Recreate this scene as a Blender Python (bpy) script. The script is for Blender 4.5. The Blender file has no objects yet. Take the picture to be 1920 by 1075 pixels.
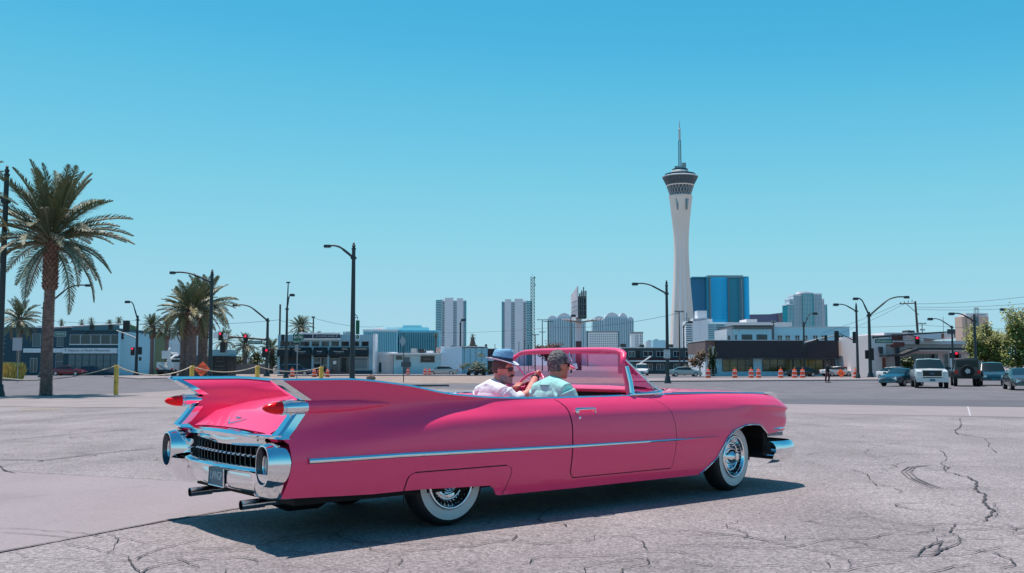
import bpy, bmesh, math, random
import numpy as np
from mathutils import Vector, Matrix, Euler
random.seed(7); RNG = np.random.default_rng(7)
PI = math.pi; R = math.radians
SC = bpy.context.scene; COL = SC.collection

# ------------------------------------------------------------------ camera
F, HY, CH = 1865.0, 685.1, 1.235          # focal length in photo pixels, horizon row, eye height
PIT = math.atan((HY - 537.5) / F)
cam = bpy.data.objects.new('camera', bpy.data.cameras.new('camera')); COL.objects.link(cam)
cam.location = (0, 0, CH); cam.rotation_euler = (R(90) + PIT, 0, 0)
cam.data.sensor_width = 36; cam.data.lens = F / 1920 * 36; cam.data.clip_end = 20000; cam.data.clip_start = .05
SC.camera = cam
# ------------------------------------------------------------------ sky and sun
SUN_DIR = Vector((-.632 * .25, .774 * .25, 1)).normalized()      # towards the sun: near noon, a little behind the car and to the left
EL = math.asin(SUN_DIR.z); AZ = math.atan2(SUN_DIR.x, SUN_DIR.y)
w = bpy.data.worlds.new('World'); SC.world = w; w.use_nodes = True
nt = w.node_tree; nt.nodes.clear()
sky = nt.nodes.new('ShaderNodeTexSky'); sky.sky_type = 'NISHITA'; sky.sun_disc = False
sky.sun_elevation = EL; sky.sun_rotation = AZ; sky.altitude = 600; sky.air_density = 1.0; sky.dust_density = 0; sky.ozone_density = 4.0
def vscale(k, src):
    n = nt.nodes.new('ShaderNodeVectorMath'); n.operation = 'SCALE'; n.inputs['Scale'].default_value = k; nt.links.new(src, n.inputs[0]); return n.outputs[0]
SKS = .11
cv = nt.nodes.new('ShaderNodeRGBCurve')       # the photograph's teal grade, channel by channel, on the physical sky
for ch, pts in ((0, [(0, 0), (.10, .03), (.174, .07), (.213, .13), (.311, .245), (.483, .345), (.77, .40), (1, .42)]), (1, [(0, 0), (.15, .17), (.25, .35), (.305, .44), (.365, .53), (.5, .635), (.68, .665), (.83, .675), (1, .69)]), (2, [(0, 0), (.3, .36), (.45, .60), (.56, .73), (.63, .77), (.75, .80), (1, .84)])):
    c = cv.mapping.curves[ch]; c.points[0].location = pts[0]; c.points[1].location = pts[-1]
    for p in pts[1:-1]: c.points.new(*p)
cv.mapping.update()
bg = nt.nodes.new('ShaderNodeBackground'); bg.inputs[1].default_value = SKS
wo = nt.nodes.new('ShaderNodeOutputWorld')
nt.links.new(vscale(SKS, sky.outputs[0]), cv.inputs['Color']); nt.links.new(vscale(1 / SKS, cv.outputs[0]), bg.inputs[0]); nt.links.new(bg.outputs[0], wo.inputs[0])
sl = bpy.data.lights.new('sun', 'SUN'); sl.energy = 5.0; sl.angle = R(.5); sl.color = (1, .93, .86)
so = bpy.data.objects.new('sun', sl); COL.objects.link(so); so.rotation_euler = SUN_DIR.to_track_quat('Z', 'Y').to_euler(); so.location = (0, 0, 60)
SC.view_settings.view_transform = 'Standard'; SC.view_settings.look = 'None'; SC.view_settings.gamma = 1; SC.view_settings.exposure = 0
SC.view_settings.use_curve_mapping = False
SC.cycles.max_bounces = 8; SC.cycles.transparent_max_bounces = 12; SC.cycles.use_denoising = True
SC.cycles.sample_clamp_indirect = 8

# ------------------------------------------------------------------ places
ST = -.285                                  # the street lies a little lower than the lot
def zg(y):
    return 0 if y < 24 else ST if y > 46 else ST * (y - 24) / 22
def ray(px, py):
    x, z = (px - 960) / F, -(py - 537.5) / F
    return Vector((x, math.cos(PIT) - z * math.sin(PIT), math.sin(PIT) + z * math.cos(PIT)))
def at(px, py, Y):
    d = ray(px, py); t = Y / d.y
    return Vector((d.x * t, Y, CH + d.z * t))
def gp(px, py):
    d = ray(px, py); z = 0
    for _ in range(25):
        t = (z - CH) / d.z; z = zg(d.y * t)
    t = (z - CH) / d.z
    return Vector((d.x * t, d.y * t, z))
def sy(py): return gp(960, py).y
def mpp(Y): return Y / F                    # metres per photo pixel at distance Y

# ------------------------------------------------------------------ materials
MC = {}
def M(name, col, rough=.6, metal=0, coat=0, var=0, scale=4, bump=0, spec=.5, emit=0, detail=4, bscale=None):
    if name in MC: return MC[name]
    m = bpy.data.materials.new(name); m.use_nodes = True; t = m.node_tree; b = t.nodes['Principled BSDF']
    c = tuple(col) + (1,)
    b.inputs['Base Color'].default_value = c; b.inputs['Roughness'].default_value = rough; b.inputs['Metallic'].default_value = metal
    b.inputs['Coat Weight'].default_value = coat; b.inputs['Coat Roughness'].default_value = .03; b.inputs['Specular IOR Level'].default_value = spec
    if emit: b.inputs['Emission Color'].default_value = c; b.inputs['Emission Strength'].default_value = emit
    if var or bump:
        tc = t.nodes.new('ShaderNodeTexCoord'); n = t.nodes.new('ShaderNodeTexNoise'); n.inputs['Scale'].default_value = scale; n.inputs['Detail'].default_value = detail
        t.links.new(tc.outputs['Object'], n.inputs['Vector'])
        if var:
            r = t.nodes.new('ShaderNodeValToRGB'); r.color_ramp.elements[0].position = .3; r.color_ramp.elements[1].position = .7
            r.color_ramp.elements[0].color = tuple(max(0, x * (1 - var)) for x in col) + (1,); r.color_ramp.elements[1].color = tuple(min(1, x * (1 + var)) for x in col) + (1,)
            t.links.new(n.outputs['Fac'], r.inputs[0]); t.links.new(r.outputs[0], b.inputs['Base Color'])
            mr = t.nodes.new('ShaderNodeMapRange'); mr.inputs[3].default_value = max(0, rough - .12 * min(1, var * 4)); mr.inputs[4].default_value = min(1, rough + .12 * min(1, var * 4))
            if metal < .5 and rough > .2: t.links.new(n.outputs['Fac'], mr.inputs[0]); t.links.new(mr.outputs[0], b.inputs['Roughness'])
        if bump:
            bn = t.nodes.new('ShaderNodeBump'); bn.inputs['Strength'].default_value = bump; bn.inputs['Distance'].default_value = .02
            n2 = n
            if bscale:
                n2 = t.nodes.new('ShaderNodeTexNoise'); n2.inputs['Scale'].default_value = bscale; n2.inputs['Detail'].default_value = 3; t.links.new(tc.outputs['Object'], n2.inputs['Vector'])
            t.links.new(n2.outputs['Fac'], bn.inputs['Height']); t.links.new(bn.outputs[0], b.inputs['Normal'])
    MC[name] = m; return m
def glass_sheet(name, tintc, gloss=.12, rough=.02):
    """a thin pane: tinted see-through plus mirror reflection at grazing angles"""
    if name in MC: return MC[name]
    m = bpy.data.materials.new(name); m.use_nodes = True; t = m.node_tree; t.nodes.clear()
    o = t.nodes.new('ShaderNodeOutputMaterial'); tr = t.nodes.new('ShaderNodeBsdfTransparent'); tr.inputs[0].default_value = tuple(tintc) + (1,)
    g = t.nodes.new('ShaderNodeBsdfGlossy'); g.inputs['Roughness'].default_value = rough
    lw = t.nodes.new('ShaderNodeLayerWeight'); lw.inputs[0].default_value = gloss
    mx = t.nodes.new('ShaderNodeMixShader')
    ml = t.nodes.new('ShaderNodeMath'); ml.operation = 'MULTIPLY'; ml.inputs[1].default_value = .55; mn = t.nodes.new('ShaderNodeMath'); mn.operation = 'MINIMUM'; mn.inputs[1].default_value = .30
    t.links.new(lw.outputs['Fresnel'], ml.inputs[0]); t.links.new(ml.outputs[0], mn.inputs[0]); t.links.new(mn.outputs[0], mx.inputs[0]); t.links.new(tr.outputs[0], mx.inputs[1]); t.links.new(g.outputs[0], mx.inputs[2]); t.links.new(mx.outputs[0], o.inputs[0])
    MC[name] = m; return m

# ------------------------------------------------------------------ mesh builder
class MB:
    def __init__(s): s.v = []; s.f = []; s.mi = []
    def add(s, V, Fs, mi=0):
        o = len(s.v); s.v += [tuple(x) for x in V]
        for f in Fs: s.f.append([i + o for i in f]); s.mi.append(mi)
        return s
    def box(s, c, d, rz=0, mi=0, taper=1):
        hx, hy, hz = d[0] / 2, d[1] / 2, d[2] / 2; V = []
        for z, k in ((-hz, 1), (hz, taper)):
            for x, y in ((-hx, -hy), (hx, -hy), (hx, hy), (-hx, hy)):
                x *= k; y *= k
                V.append((c[0] + x * math.cos(rz) - y * math.sin(rz), c[1] + x * math.sin(rz) + y * math.cos(rz), c[2] + z))
        return s.add(V, [(3, 2, 1, 0), (4, 5, 6, 7), (0, 1, 5, 4), (1, 2, 6, 5), (2, 3, 7, 6), (3, 0, 4, 7)], mi)
    def b2(s, x0, x1, y0, y1, z0, z1, mi=0): return s.box(((x0 + x1) / 2, (y0 + y1) / 2, (z0 + z1) / 2), (abs(x1 - x0), abs(y1 - y0), abs(z1 - z0)), 0, mi)
    def tube(s, pts, r, n=8, mi=0, cap=True, up=None):
        pts = [Vector(p) for p in pts]; N = len(pts); rr = r if hasattr(r, '__len__') else [r] * N; V = []; Fs = []
        ref = Vector(up) if up else None
        for i, p in enumerate(pts):
            d = (pts[min(i + 1, N - 1)] - pts[max(i - 1, 0)]).normalized()
            a = ref if ref is not None else (Vector((0, 0, 1)) if abs(d.z) < .9 else Vector((1, 0, 0)))
            x = d.cross(a).normalized(); y = x.cross(d).normalized()
            for k in range(n):
                t = 2 * PI * k / n; V.append(p + (x * math.cos(t) + y * math.sin(t)) * rr[i])
        for i in range(N - 1):
            for k in range(n):
                k2 = (k + 1) % n; Fs.append((i * n + k, i * n + k2, (i + 1) * n + k2, (i + 1) * n + k))
        if cap: Fs.append(tuple(range(n - 1, -1, -1))); Fs.append(tuple(range((N - 1) * n, N * n)))
        return s.add(V, Fs, mi)
    def lathe(s, prof, n=24, org=(0, 0, 0), axis='z', mi=0, sx=1, sy=1, a0=0, a1=2 * PI, cap=True):
        """prof: (radius, height) pairs round an axis"""
        V = []; Fs = []; full = abs(a1 - a0 - 2 * PI) < 1e-6; nn = n if full else n + 1; P = len(prof)
        for r, h in prof:
            for k in range(nn):
                t = a0 + (a1 - a0) * k / n; a, b = r * math.cos(t) * sx, r * math.sin(t) * sy
                q = (a, b, h) if axis == 'z' else (h, a, b) if axis == 'x' else (b, h, a)
                V.append((q[0] + org[0], q[1] + org[1], q[2] + org[2]))
        for i in range(P - 1):
            for k in range(n):
                k2 = (k + 1) % nn; Fs.append((i * nn + k, i * nn + k2, (i + 1) * nn + k2, (i + 1) * nn + k))
        if cap and full and prof[0][0] > 1e-5: Fs.append(tuple(range(nn - 1, -1, -1)))
        if cap and full and prof[-1][0] > 1e-5: Fs.append(tuple(range((P - 1) * nn, P * nn)))
        return s.add(V, Fs, mi)
    def prism(s, poly, d0, d1, plane='xz', mi=0):
        n = len(poly); V = []
        for d in (d0, d1):
            for a, b in poly: V.append((a, d, b) if plane == 'xz' else (d, a, b) if plane == 'yz' else (a, b, d))
        Fs = [tuple(range(n)), tuple(range(2 * n - 1, n - 1, -1))] + [(i, i + n, (i + 1) % n + n, (i + 1) % n) for i in range(n)]
        return s.add(V, Fs, mi)
    def grid(s, P, mi=0, flip=False, close_i=False, close_j=False):
        ni, nj = len(P), len(P[0]); V = [tuple(P[i][j]) for i in range(ni) for j in range(nj)]; Fs = []
        for i in range(ni - (0 if close_i else 1)):
            for j in range(nj - (0 if close_j else 1)):
                a, b, c, d = i * nj + j, i * nj + (j + 1) % nj, ((i + 1) % ni) * nj + (j + 1) % nj, ((i + 1) % ni) * nj + j
                Fs.append((d, c, b, a) if flip else (a, b, c, d))
        return s.add(V, Fs, mi)
    def sphere(s, c, r, n=12, m=8, mi=0):
        r = r if hasattr(r, '__len__') else (r, r, r); P = []
        for i in range(m + 1):
            t = PI * i / m
            P.append([(c[0] + r[0] * math.sin(t) * math.cos(2 * PI * k / n), c[1] + r[1] * math.sin(t) * math.sin(2 * PI * k / n), c[2] - r[2] * math.cos(t)) for k in range(n)])
        return s.grid(P, mi, close_j=True)
    def mesh(s, name, mats, smooth=0, fix=True):
        me = bpy.data.meshes.new(name); me.from_pydata(s.v, [], s.f)
        mats = mats if isinstance(mats, (list, tuple)) else [mats]
        for m in mats: me.materials.append(m)
        if len(mats) > 1: me.polygons.foreach_set('material_index', s.mi)
        if fix:
            bm = bmesh.new(); bm.from_mesh(me); bmesh.ops.remove_doubles(bm, verts=bm.verts, dist=1e-5)
            bmesh.ops.recalc_face_normals(bm, faces=bm.faces); bm.to_mesh(me); bm.free()
        if smooth:
            me.polygons.foreach_set('use_smooth', [True] * len(me.polygons)); me.set_sharp_from_angle(angle=R(smooth))
        me.update(); return me
    def build(s, name, mats, parent=None, smooth=0, fix=True, label=None, kind=None):
        o = bpy.data.objects.new(name, s.mesh(name, mats, smooth, fix)); COL.objects.link(o)
        if parent: o.parent = parent
        if label: o['label'] = label
        if kind: o['kind'] = kind
        return o
def thing(name, label, cat, loc=(0, 0, 0), rz=0, group=None):
    o = bpy.data.objects.new(name, None); COL.objects.link(o); o.location = loc; o.rotation_euler = (0, 0, rz); o.empty_display_size = .2
    o['label'] = label; o['category'] = cat
    if group: o['group'] = group
    return o
def tag(o, label, cat, group=None):
    o['label'] = label; o['category'] = cat
    if group: o['group'] = group
    return o
def link_copy(o, parent, loc=None, rot=None, sca=None):
    c = o.copy(); COL.objects.link(c); c.parent = parent
    if loc is not None: c.location = loc
    if rot is not None: c.rotation_euler = rot
    if sca is not None: c.scale = sca
    return c
def dup(root, loc, rz, label=None, group=None):
    r = root.copy(); COL.objects.link(r); r.location = loc; r.rotation_euler = (0, 0, rz)
    if label: r['label'] = label
    if group: r['group'] = group
    for ch in list(root.children):
        c = ch.copy(); COL.objects.link(c); c.parent = r
        for g in ch.children:
            d = g.copy(); COL.objects.link(d); d.parent = c
    return r
FONT = None
def text_mesh(txt, size, ext=.002, width=None, shear=0, spacing=1):
    cu = bpy.data.curves.new('lettering', 'FONT'); cu.body = txt; cu.size = size; cu.extrude = ext; cu.align_x = 'CENTER'; cu.align_y = 'CENTER'; cu.shear = shear; cu.space_character = spacing; cu.resolution_u = 2
    o = bpy.data.objects.new('lettering', cu); COL.objects.link(o)
    dg = bpy.context.evaluated_depsgraph_get(); me = bpy.data.meshes.new_from_object(o.evaluated_get(dg)); bpy.data.objects.remove(o)
    if width:
        xs = [v.co.x for v in me.vertices]; k = width / max(1e-6, max(xs) - min(xs))
        for v in me.vertices: v.co.x *= k
    return me
def text(txt, size, loc, mat, parent, rot=(PI / 2, 0, 0), width=None, shear=0, ext=.002, name='lettering', bold=0):
    me = text_mesh(txt, size, ext, width, shear); me.materials.clear(); me.materials.append(mat)
    o = bpy.data.objects.new(name, me); COL.objects.link(o); o.location = loc; o.rotation_euler = rot
    if parent: o.parent = parent
    return o
def pch(xs, ys, x):
    """monotone cubic through (xs, ys)"""
    xs = np.asarray(xs, float); ys = np.asarray(ys, float); h = np.diff(xs); d = np.diff(ys) / h; n = len(xs); m = np.zeros(n)
    m[0], m[-1] = d[0], d[-1]
    for i in range(1, n - 1):
        if d[i - 1] * d[i] > 0:
            w1, w2 = 2 * h[i] + h[i - 1], h[i] + 2 * h[i - 1]; m[i] = (w1 + w2) / (w1 / d[i - 1] + w2 / d[i])
    x = np.clip(np.asarray(x, float), xs[0], xs[-1]); i = np.clip(np.searchsorted(xs, x) - 1, 0, n - 2); t = (x - xs[i]) / h[i]
    return (2 * t**3 - 3 * t**2 + 1) * ys[i] + (t**3 - 2 * t**2 + t) * h[i] * m[i] + (-2 * t**3 + 3 * t**2) * ys[i + 1] + (t**3 - t**2) * h[i] * m[i + 1]
def lerp(a, b, t): return a + (b - a) * t
def cubic(pts, n):
    """smooth path through points"""
    P = [Vector(p) for p in pts]; L = [0]
    for a, b in zip(P, P[1:]): L.append(L[-1] + (b - a).length)
    t = np.linspace(0, L[-1], n)
    return [Vector(q) for q in zip(*[pch(L, [p[k] for p in P], t) for k in range(3)])]
# ------------------------------------------------------------------ ground
def ground_mat(name, col, speck=.25, patch=.12, sc=90, crack=0, bump=.25):
    m = bpy.data.materials.new(name); m.use_nodes = True; t = m.node_tree; b = t.nodes['Principled BSDF']; b.inputs['Roughness'].default_value = .85; b.inputs['Specular IOR Level'].default_value = .25
    tc = t.nodes.new('ShaderNodeTexCoord')
    def noise(s, d=3, stretch=None):
        n = t.nodes.new('ShaderNodeTexNoise'); n.inputs['Scale'].default_value = s; n.inputs['Detail'].default_value = d
        if stretch:
            mp = t.nodes.new('ShaderNodeMapping'); mp.inputs['Scale'].default_value = stretch; mp.inputs['Rotation'].default_value = (0, 0, .35); t.links.new(tc.outputs['Object'], mp.inputs[0]); t.links.new(mp.outputs[0], n.inputs['Vector'])
        else: t.links.new(tc.outputs['Object'], n.inputs['Vector'])
        return n
    def rng(n, lo, hi, a=.3, bb=.7):
        r = t.nodes.new('ShaderNodeMapRange'); r.inputs[1].default_value = a; r.inputs[2].default_value = bb; r.inputs[3].default_value = lo; r.inputs[4].default_value = hi; t.links.new(n.outputs[0], r.inputs[0]); return r
    def mul(a, bb):
        x = t.nodes.new('ShaderNodeMath'); x.operation = 'MULTIPLY'; t.links.new(a.outputs[0], x.inputs[0]); t.links.new(bb.outputs[0], x.inputs[1]); return x
    f = mul(rng(noise(sc * .5, 2), 1 - speck * .45, 1 + speck * .45), rng(noise(.35, 5), 1 - patch, 1 + patch))
    f = mul(f, rng(noise(.9, 6), 1, 1 - patch * 1.3, .58, .74))
    f = mul(f, rng(noise(1.3, 4, (1, .25, 1)), 1 - patch * .6, 1 + patch * .6))
    v = t.nodes.new('ShaderNodeTexVoronoi'); v.inputs['Scale'].default_value = sc * .55; t.links.new(tc.outputs['Object'], v.inputs['Vector'])
    for s_, a_ in ((sc * .75, 1.0), (sc * 1.7, .8)):
        v = t.nodes.new('ShaderNodeTexVoronoi'); v.inputs['Scale'].default_value = s_; t.links.new(tc.outputs['Object'], v.inputs['Vector']); sp = t.nodes.new('ShaderNodeSeparateColor'); t.links.new(v.outputs['Color'], sp.inputs[0])
        f = mul(f, rng(sp, 1 - speck * a_, 1 + speck * a_, 0, 1))
    if crack:
        n = noise(2.2, 4); mx = t.nodes.new('ShaderNodeMix'); mx.data_type = 'RGBA'; mx.inputs[0].default_value = .35
        t.links.new(tc.outputs['Object'], mx.inputs[6]); t.links.new(n.outputs['Color'], mx.inputs[7])
        c = t.nodes.new('ShaderNodeTexVoronoi'); c.feature = 'DISTANCE_TO_EDGE'; c.inputs['Scale'].default_value = .55; t.links.new(mx.outputs[2], c.inputs['Vector'])
        g = rng(noise(.5, 2), 0, 1, .45, .6); cr = rng(c, 1 - crack, 1, .002, .008)
        a = t.nodes.new('ShaderNodeMath'); a.operation = 'MAXIMUM'; t.links.new(g.outputs[0], a.inputs[0]); t.links.new(cr.outputs[0], a.inputs[1]); f = mul(f, a)
    mc = t.nodes.new('ShaderNodeVectorMath'); mc.operation = 'SCALE'; mc.inputs[0].default_value = col; t.links.new(f.outputs[0], mc.inputs['Scale']); t.links.new(mc.outputs[0], b.inputs['Base Color'])
    bn = t.nodes.new('ShaderNodeBump'); bn.inputs['Strength'].default_value = bump; bn.inputs['Distance'].default_value = .01; n = noise(sc, 3); t.links.new(n.outputs[0], bn.inputs['Height']); t.links.new(bn.outputs[0], b.inputs['Normal'])
    return m
G_LOT = ground_mat('lot_asphalt', (.272, .231, .232), .32, .17, 70, .2, .45)
G_ROAD = ground_mat('road_asphalt', (.163, .147, .160), .12, .14, 40, .2)
G_DARK = ground_mat('new_asphalt_and_kerb_shadow', (.125, .115, .13), .12, .10, 50)
G_CONC = ground_mat('concrete', (.300, .248, .255), .06, .06, 60, 0, .1)
G_CONC2 = ground_mat('concrete_walk', (.30, .25, .245), .08, .10, 40, 0, .12)
G_DIRT = ground_mat('desert_dirt', (.31, .235, .20), .15, .18, 30)
M_CRACK = M('crack_dark', (.062, .053, .058), .9)
YB = [-40, 4, 6, 8, 10, 12, 15, 20, 24, 29, 35, 41, 46, 60, 80, 110, 160, 300, 800, 2500, 9000]
def ground_sheet(name, mat):
    xs = [-9000, -2500, -600, -200, -80, -40, -20, -10, 0, 10, 20, 40, 80, 200, 600, 2500, 9000]
    b = MB(); b.grid([[(x, y, zg(y)) for x in xs] for y in YB]); return b.build(name, mat, kind='structure')
ground_sheet('ground', G_LOT)
def sheet(name, pts, mat, lift=.004, world=False):
    """a flush patch of paving following the ground, outlined by photo pixels or world points"""
    P = [Vector((p[0], p[1], 0)) if world else gp(*p) for p in pts]
    bm = bmesh.new(); vs = [bm.verts.new((p.x, p.y, 0)) for p in P]; bm.faces.new(vs)
    for yy in (24, 46):
        bmesh.ops.bisect_plane(bm, geom=bm.verts[:] + bm.edges[:] + bm.faces[:], plane_co=(0, yy, 0), plane_no=(0, 1, 0))
    bmesh.ops.triangulate(bm, faces=bm.faces[:])
    for v in bm.verts: v.co.z = zg(v.co.y) + lift
    bmesh.ops.recalc_face_normals(bm, faces=bm.faces)
    me = bpy.data.meshes.new(name); bm.to_mesh(me); bm.free()
    if me.polygons and me.polygons[0].normal.z < 0: me.flip_normals()
    me.materials.append(mat); o = bpy.data.objects.new(name, me); COL.objects.link(o); o['kind'] = 'structure'; return o
def slab(name, pts, mat, h=.12, kind='structure'):
    P = [gp(*p) for p in pts]; b = MB(); n = len(P)
    V = [(p.x, p.y, zg(p.y) - .05) for p in P] + [(p.x, p.y, zg(p.y) + h) for p in P]
    b.add(V, [tuple(range(n, 2 * n))] + [(i, (i + 1) % n, (i + 1) % n + n, i + n) for i in range(n)]); return b.build(name, mat, kind=kind)
# the street: asphalt across the whole width beyond the lot
sheet('street', [(-500, 742), (0, 743), (150, 741), (250, 737), (350, 731), (520, 726), (760, 727), (1200, 742), (1480, 748), (1920, 752), (2500, 757), (5200, 712), (5200, 696), (-4000, 696), (-2600, 716)], G_ROAD)
sheet('asphalt_band', [(700, 740), (1200, 742), (1480, 747.5), (1920, 751), (2500, 756), (2500, 768), (1920, 764), (1480, 758), (1200, 752), (700, 746)], G_DARK, .008)
sheet('concrete_gutter', [(700, 746.5), (1200, 752.5), (1480, 758), (1920, 764), (2500, 768.5), (2500, 788), (1920, 783), (1480, 775), (1200, 769), (700, 760)], G_CONC, .004)
sheet('pavement', [(-500, 744), (0, 744.5), (150, 742.5), (250, 738.5), (350, 732.5), (520, 727.5), (690, 730), (690, 758), (400, 766), (0, 763), (-500, 761)], G_CONC2, .008)
sheet('concrete_apron', [(-300, 879), (0, 885), (160, 893), (330, 903), (500, 911), (640, 921), (455, 953), (310, 978), (130, 1012), (0, 1037), (-300, 1092)], G_CONC, .004)
# far roadside
slab('far_pavement', [(1180, 717), (1700, 713.5), (1700, 709.5), (1180, 711.5)], G_CONC2)
slab('left_median', [(195, 706.5), (262, 711.5), (330, 709.5), (320, 706.8), (262, 706)], G_CONC2, .1)
sheet('vacant_lot', [(690, 719.5), (900, 719), (1180, 719), (1180, 709), (900, 705.5), (690, 705.5), (450, 706), (420, 712), (520, 724)], G_DIRT, .006)
slab('far_kerb_shadow', [(735, 725.5), (842, 725), (842, 723.6), (735, 724)], G_DARK, .13)  # kerb slab coloured dark to stand for the kerb's shadow
slab('building_pavement', [(520, 705.2), (910, 704.6), (910, 703.2), (520, 703.7)], G_CONC2, .14)
sheet('corner_dirt', [(380, 708), (520, 706.5), (520, 702), (380, 702)], G_DIRT, .012)
M_LINE = M('white_road_paint', (.46, .44, .45), .7, var=.2, scale=12)
sheet('road_line', [(1813, 763), (1818, 781), (1821, 781), (1816, 763)], M_LINE, .012)
M_YL = M('worn_yellow_paint', (.42, .30, .14), .8, var=.2, scale=12)
sheet('yellow_edge_line', [(40, 769.4), (112, 766.4), (112, 767), (40, 770.3)], M_YL, .006)
# seams and cracks: narrow, uneven dark ribbons
CR = MB()
def crack(pts, wd=.018, jag=.05, step=.1, seed=0):
    rn = random.Random(seed); P = [gp(*p) for p in pts]; Q = []; ox = oy = 0; wv = .7
    for a, b in zip(P, P[1:]):
        n = max(1, int((b - a).length / step))
        for k in range(n):
            q = a.lerp(b, k / n); ox = ox * .72 + rn.gauss(0, .55) * jag; oy = oy * .72 + rn.gauss(0, .55) * jag; Q.append(Vector((q.x + ox, q.y + oy, 0)))
    Q.append(P[-1]); V = []; Fs = []
    for i, q in enumerate(Q):
        d = (Q[min(i + 1, len(Q) - 1)] - Q[max(0, i - 1)]); d.z = 0; d.normalize(); nn = Vector((-d.y, d.x, 0)); wv = min(1.2, max(.3, wv + rn.gauss(0, .16))); ww = wd * wv / 2
        if i in (0, len(Q) - 1): ww *= .3
        for sgn in (-1, 1): p = q + nn * ww * sgn; V.append((p.x, p.y, zg(p.y) + .0105))
    for i in range(len(Q) - 1): Fs.append((2 * i, 2 * i + 1, 2 * i + 3, 2 * i + 2))
    CR.add(V, Fs)
J = [  # (photo polyline, width, jaggedness)
 ([(-60, 1048), (0, 1037), (130, 1012), (310, 978), (455, 953)], .028, .008), ([(0, 1000), (60, 1004), (130, 1010)], .014, .006), ([(-20, 939), (0, 938), (140, 925), (280, 912)], .010, .004),
 ([(0, 885), (160, 893), (330, 903), (420, 908)], .012, .012),
 ([(0, 792), (100, 787), (250, 775), (340, 771)], .02, .015), ([(0, 828), (120, 816), (220, 808), (300, 806)], .02, .02), ([(0, 863), (80, 864), (70, 866), (180, 852), (292, 841)], .022, .015), ([(0, 875), (10, 884), (30, 889)], .02, .02), ([(150, 862), (80, 866), (0, 875)], .012, .012),
 ([(200, 1003), (222, 1012), (215, 1032), (195, 1042)], .016, .02), ([(120, 1020), (180, 1032), (240, 1046), (262, 1075)], .016, .025), ([(250, 1052), (300, 1030), (380, 1012)], .012, .02), ([(330, 1048), (375, 1066)], .012, .02), ([(0, 1060), (80, 1050), (190, 1044)], .010, .02),
 ([(1800, 785), (1803, 800), (1790, 808), (1795, 815), (1850, 823), (1920, 824)], .03, .04), ([(1735, 808), (1795, 813), (1850, 822)], .02, .03), ([(1850, 824), (1855, 838), (1866, 850)], .025, .05),
 ([(1480, 813), (1560, 818), (1640, 830), (1700, 829), (1755, 826), (1830, 828), (1860, 822)], .014, .025), ([(1700, 829), (1640, 838), (1620, 850), (1645, 858)], .014, .03),
 ([(1420, 875), (1510, 873), (1590, 878), (1700, 879), (1800, 876), (1920, 878)], .016, .015), ([(1590, 880), (1625, 890), (1632, 902), (1645, 911), (1760, 918), (1790, 917)], .018, .03), ([(1762, 845), (1770, 850), (1772, 862), (1765, 870), (1770, 885)], .03, .05), ([(1765, 870), (1830, 866), (1920, 864)], .012, .02), ([(1765, 874), (1850, 877)], .02, .02),
 ([(1770, 886), (1815, 895), (1835, 910), (1830, 920), (1850, 930), (1838, 942), (1862, 960), (1852, 976), (1840, 980)], .035, .05), ([(1840, 980), (1790, 984), (1720, 986), (1640, 981)], .016, .02), ([(1792, 984), (1776, 1000), (1795, 1008), (1800, 1017), (1785, 1025), (1750, 1042), (1700, 1046)], .03, .035), ([(1776, 1002), (1752, 1010), (1755, 1016)], .016, .03), ([(1770, 1015), (1735, 1030), (1720, 1046), (1680, 1050), (1600, 1053)], .022, .025),
 ([(1300, 998), (1400, 1008), (1450, 1018), (1500, 1030), (1560, 1040), (1600, 1052)], .020, .012), ([(1510, 1035), (1560, 1034), (1640, 1043), (1720, 1048), (1800, 1060), (1900, 1062)], .012, .014), ([(1800, 1030), (1860, 1037), (1895, 1050), (1908, 1062), (1870, 1068)], .016, .02), ([(1780, 1040), (1850, 1055), (1905, 1062)], .012, .02), ([(1590, 1050), (1600, 1066), (1630, 1074)], .018, .03), ([(1740, 1075), (1790, 1064), (1830, 1060)], .02, .03),
 ([(1040, 975), (1150, 985), (1230, 994), (1300, 998)], .012, .015), ([(1840, 980), (1900, 985)], .01, .02), ([(1855, 958), (1920, 957)], .008, .01), ([(1840, 920), (1900, 919)], .008, .015),
 ([(1490, 798), (1560, 790), (1600, 786)], .012, .03), ([(1550, 1053), (1556, 1066)], .012, .02), ([(1200, 1075), (1290, 1062), (1360, 1060)], .008, .02)]
for i, (p, wdt, jg) in enumerate(J): crack(p, wdt * (1.4 if p[0][1] < 900 and p[0][0] < 400 else .62), jg * .36, .045 if p[0][1] > 850 else .11, i)
rc = random.Random(77)
def wander(x, y, a, n, wd):
    P = []
    for _ in range(n): P.append(Vector((x, y, 0))); a += rc.gauss(0, .42); L = rc.uniform(.05, .13); x += math.cos(a) * L; y += math.sin(a) * L * .9
    V = []; Fs = []
    for i, q in enumerate(P):
        d = (P[min(i + 1, n - 1)] - P[max(0, i - 1)]).normalized(); nn = Vector((-d.y, d.x, 0)) * wd * rc.uniform(.2, 1) * (0.15 if i in (0, n - 1) else 1) / 2
        for s_ in (-1, 1): p = q + nn * s_; V.append((p.x, p.y, zg(p.y) + .0104))
    CR.add(V, [(2 * i, 2 * i + 1, 2 * i + 3, 2 * i + 2) for i in range(n - 1)])
for k in range(75):
    px, py = rc.choice(((rc.uniform(1500, 2000), rc.uniform(800, 1075)), (rc.uniform(1050, 1950), rc.uniform(985, 1090)), (rc.uniform(-60, 900), rc.uniform(1010, 1090)), (rc.uniform(-50, 300), rc.uniform(775, 870))))
    if py < 1060 - px * .155 + 8 and px < 500 and py > 875: continue
    g = gp(px, py); wander(g.x, g.y, rc.choice((rc.gauss(0, .35), rc.gauss(2.2, .5))), rc.randint(8, 34), rc.uniform(.005, .013) * (1 + g.y / 18))
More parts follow.
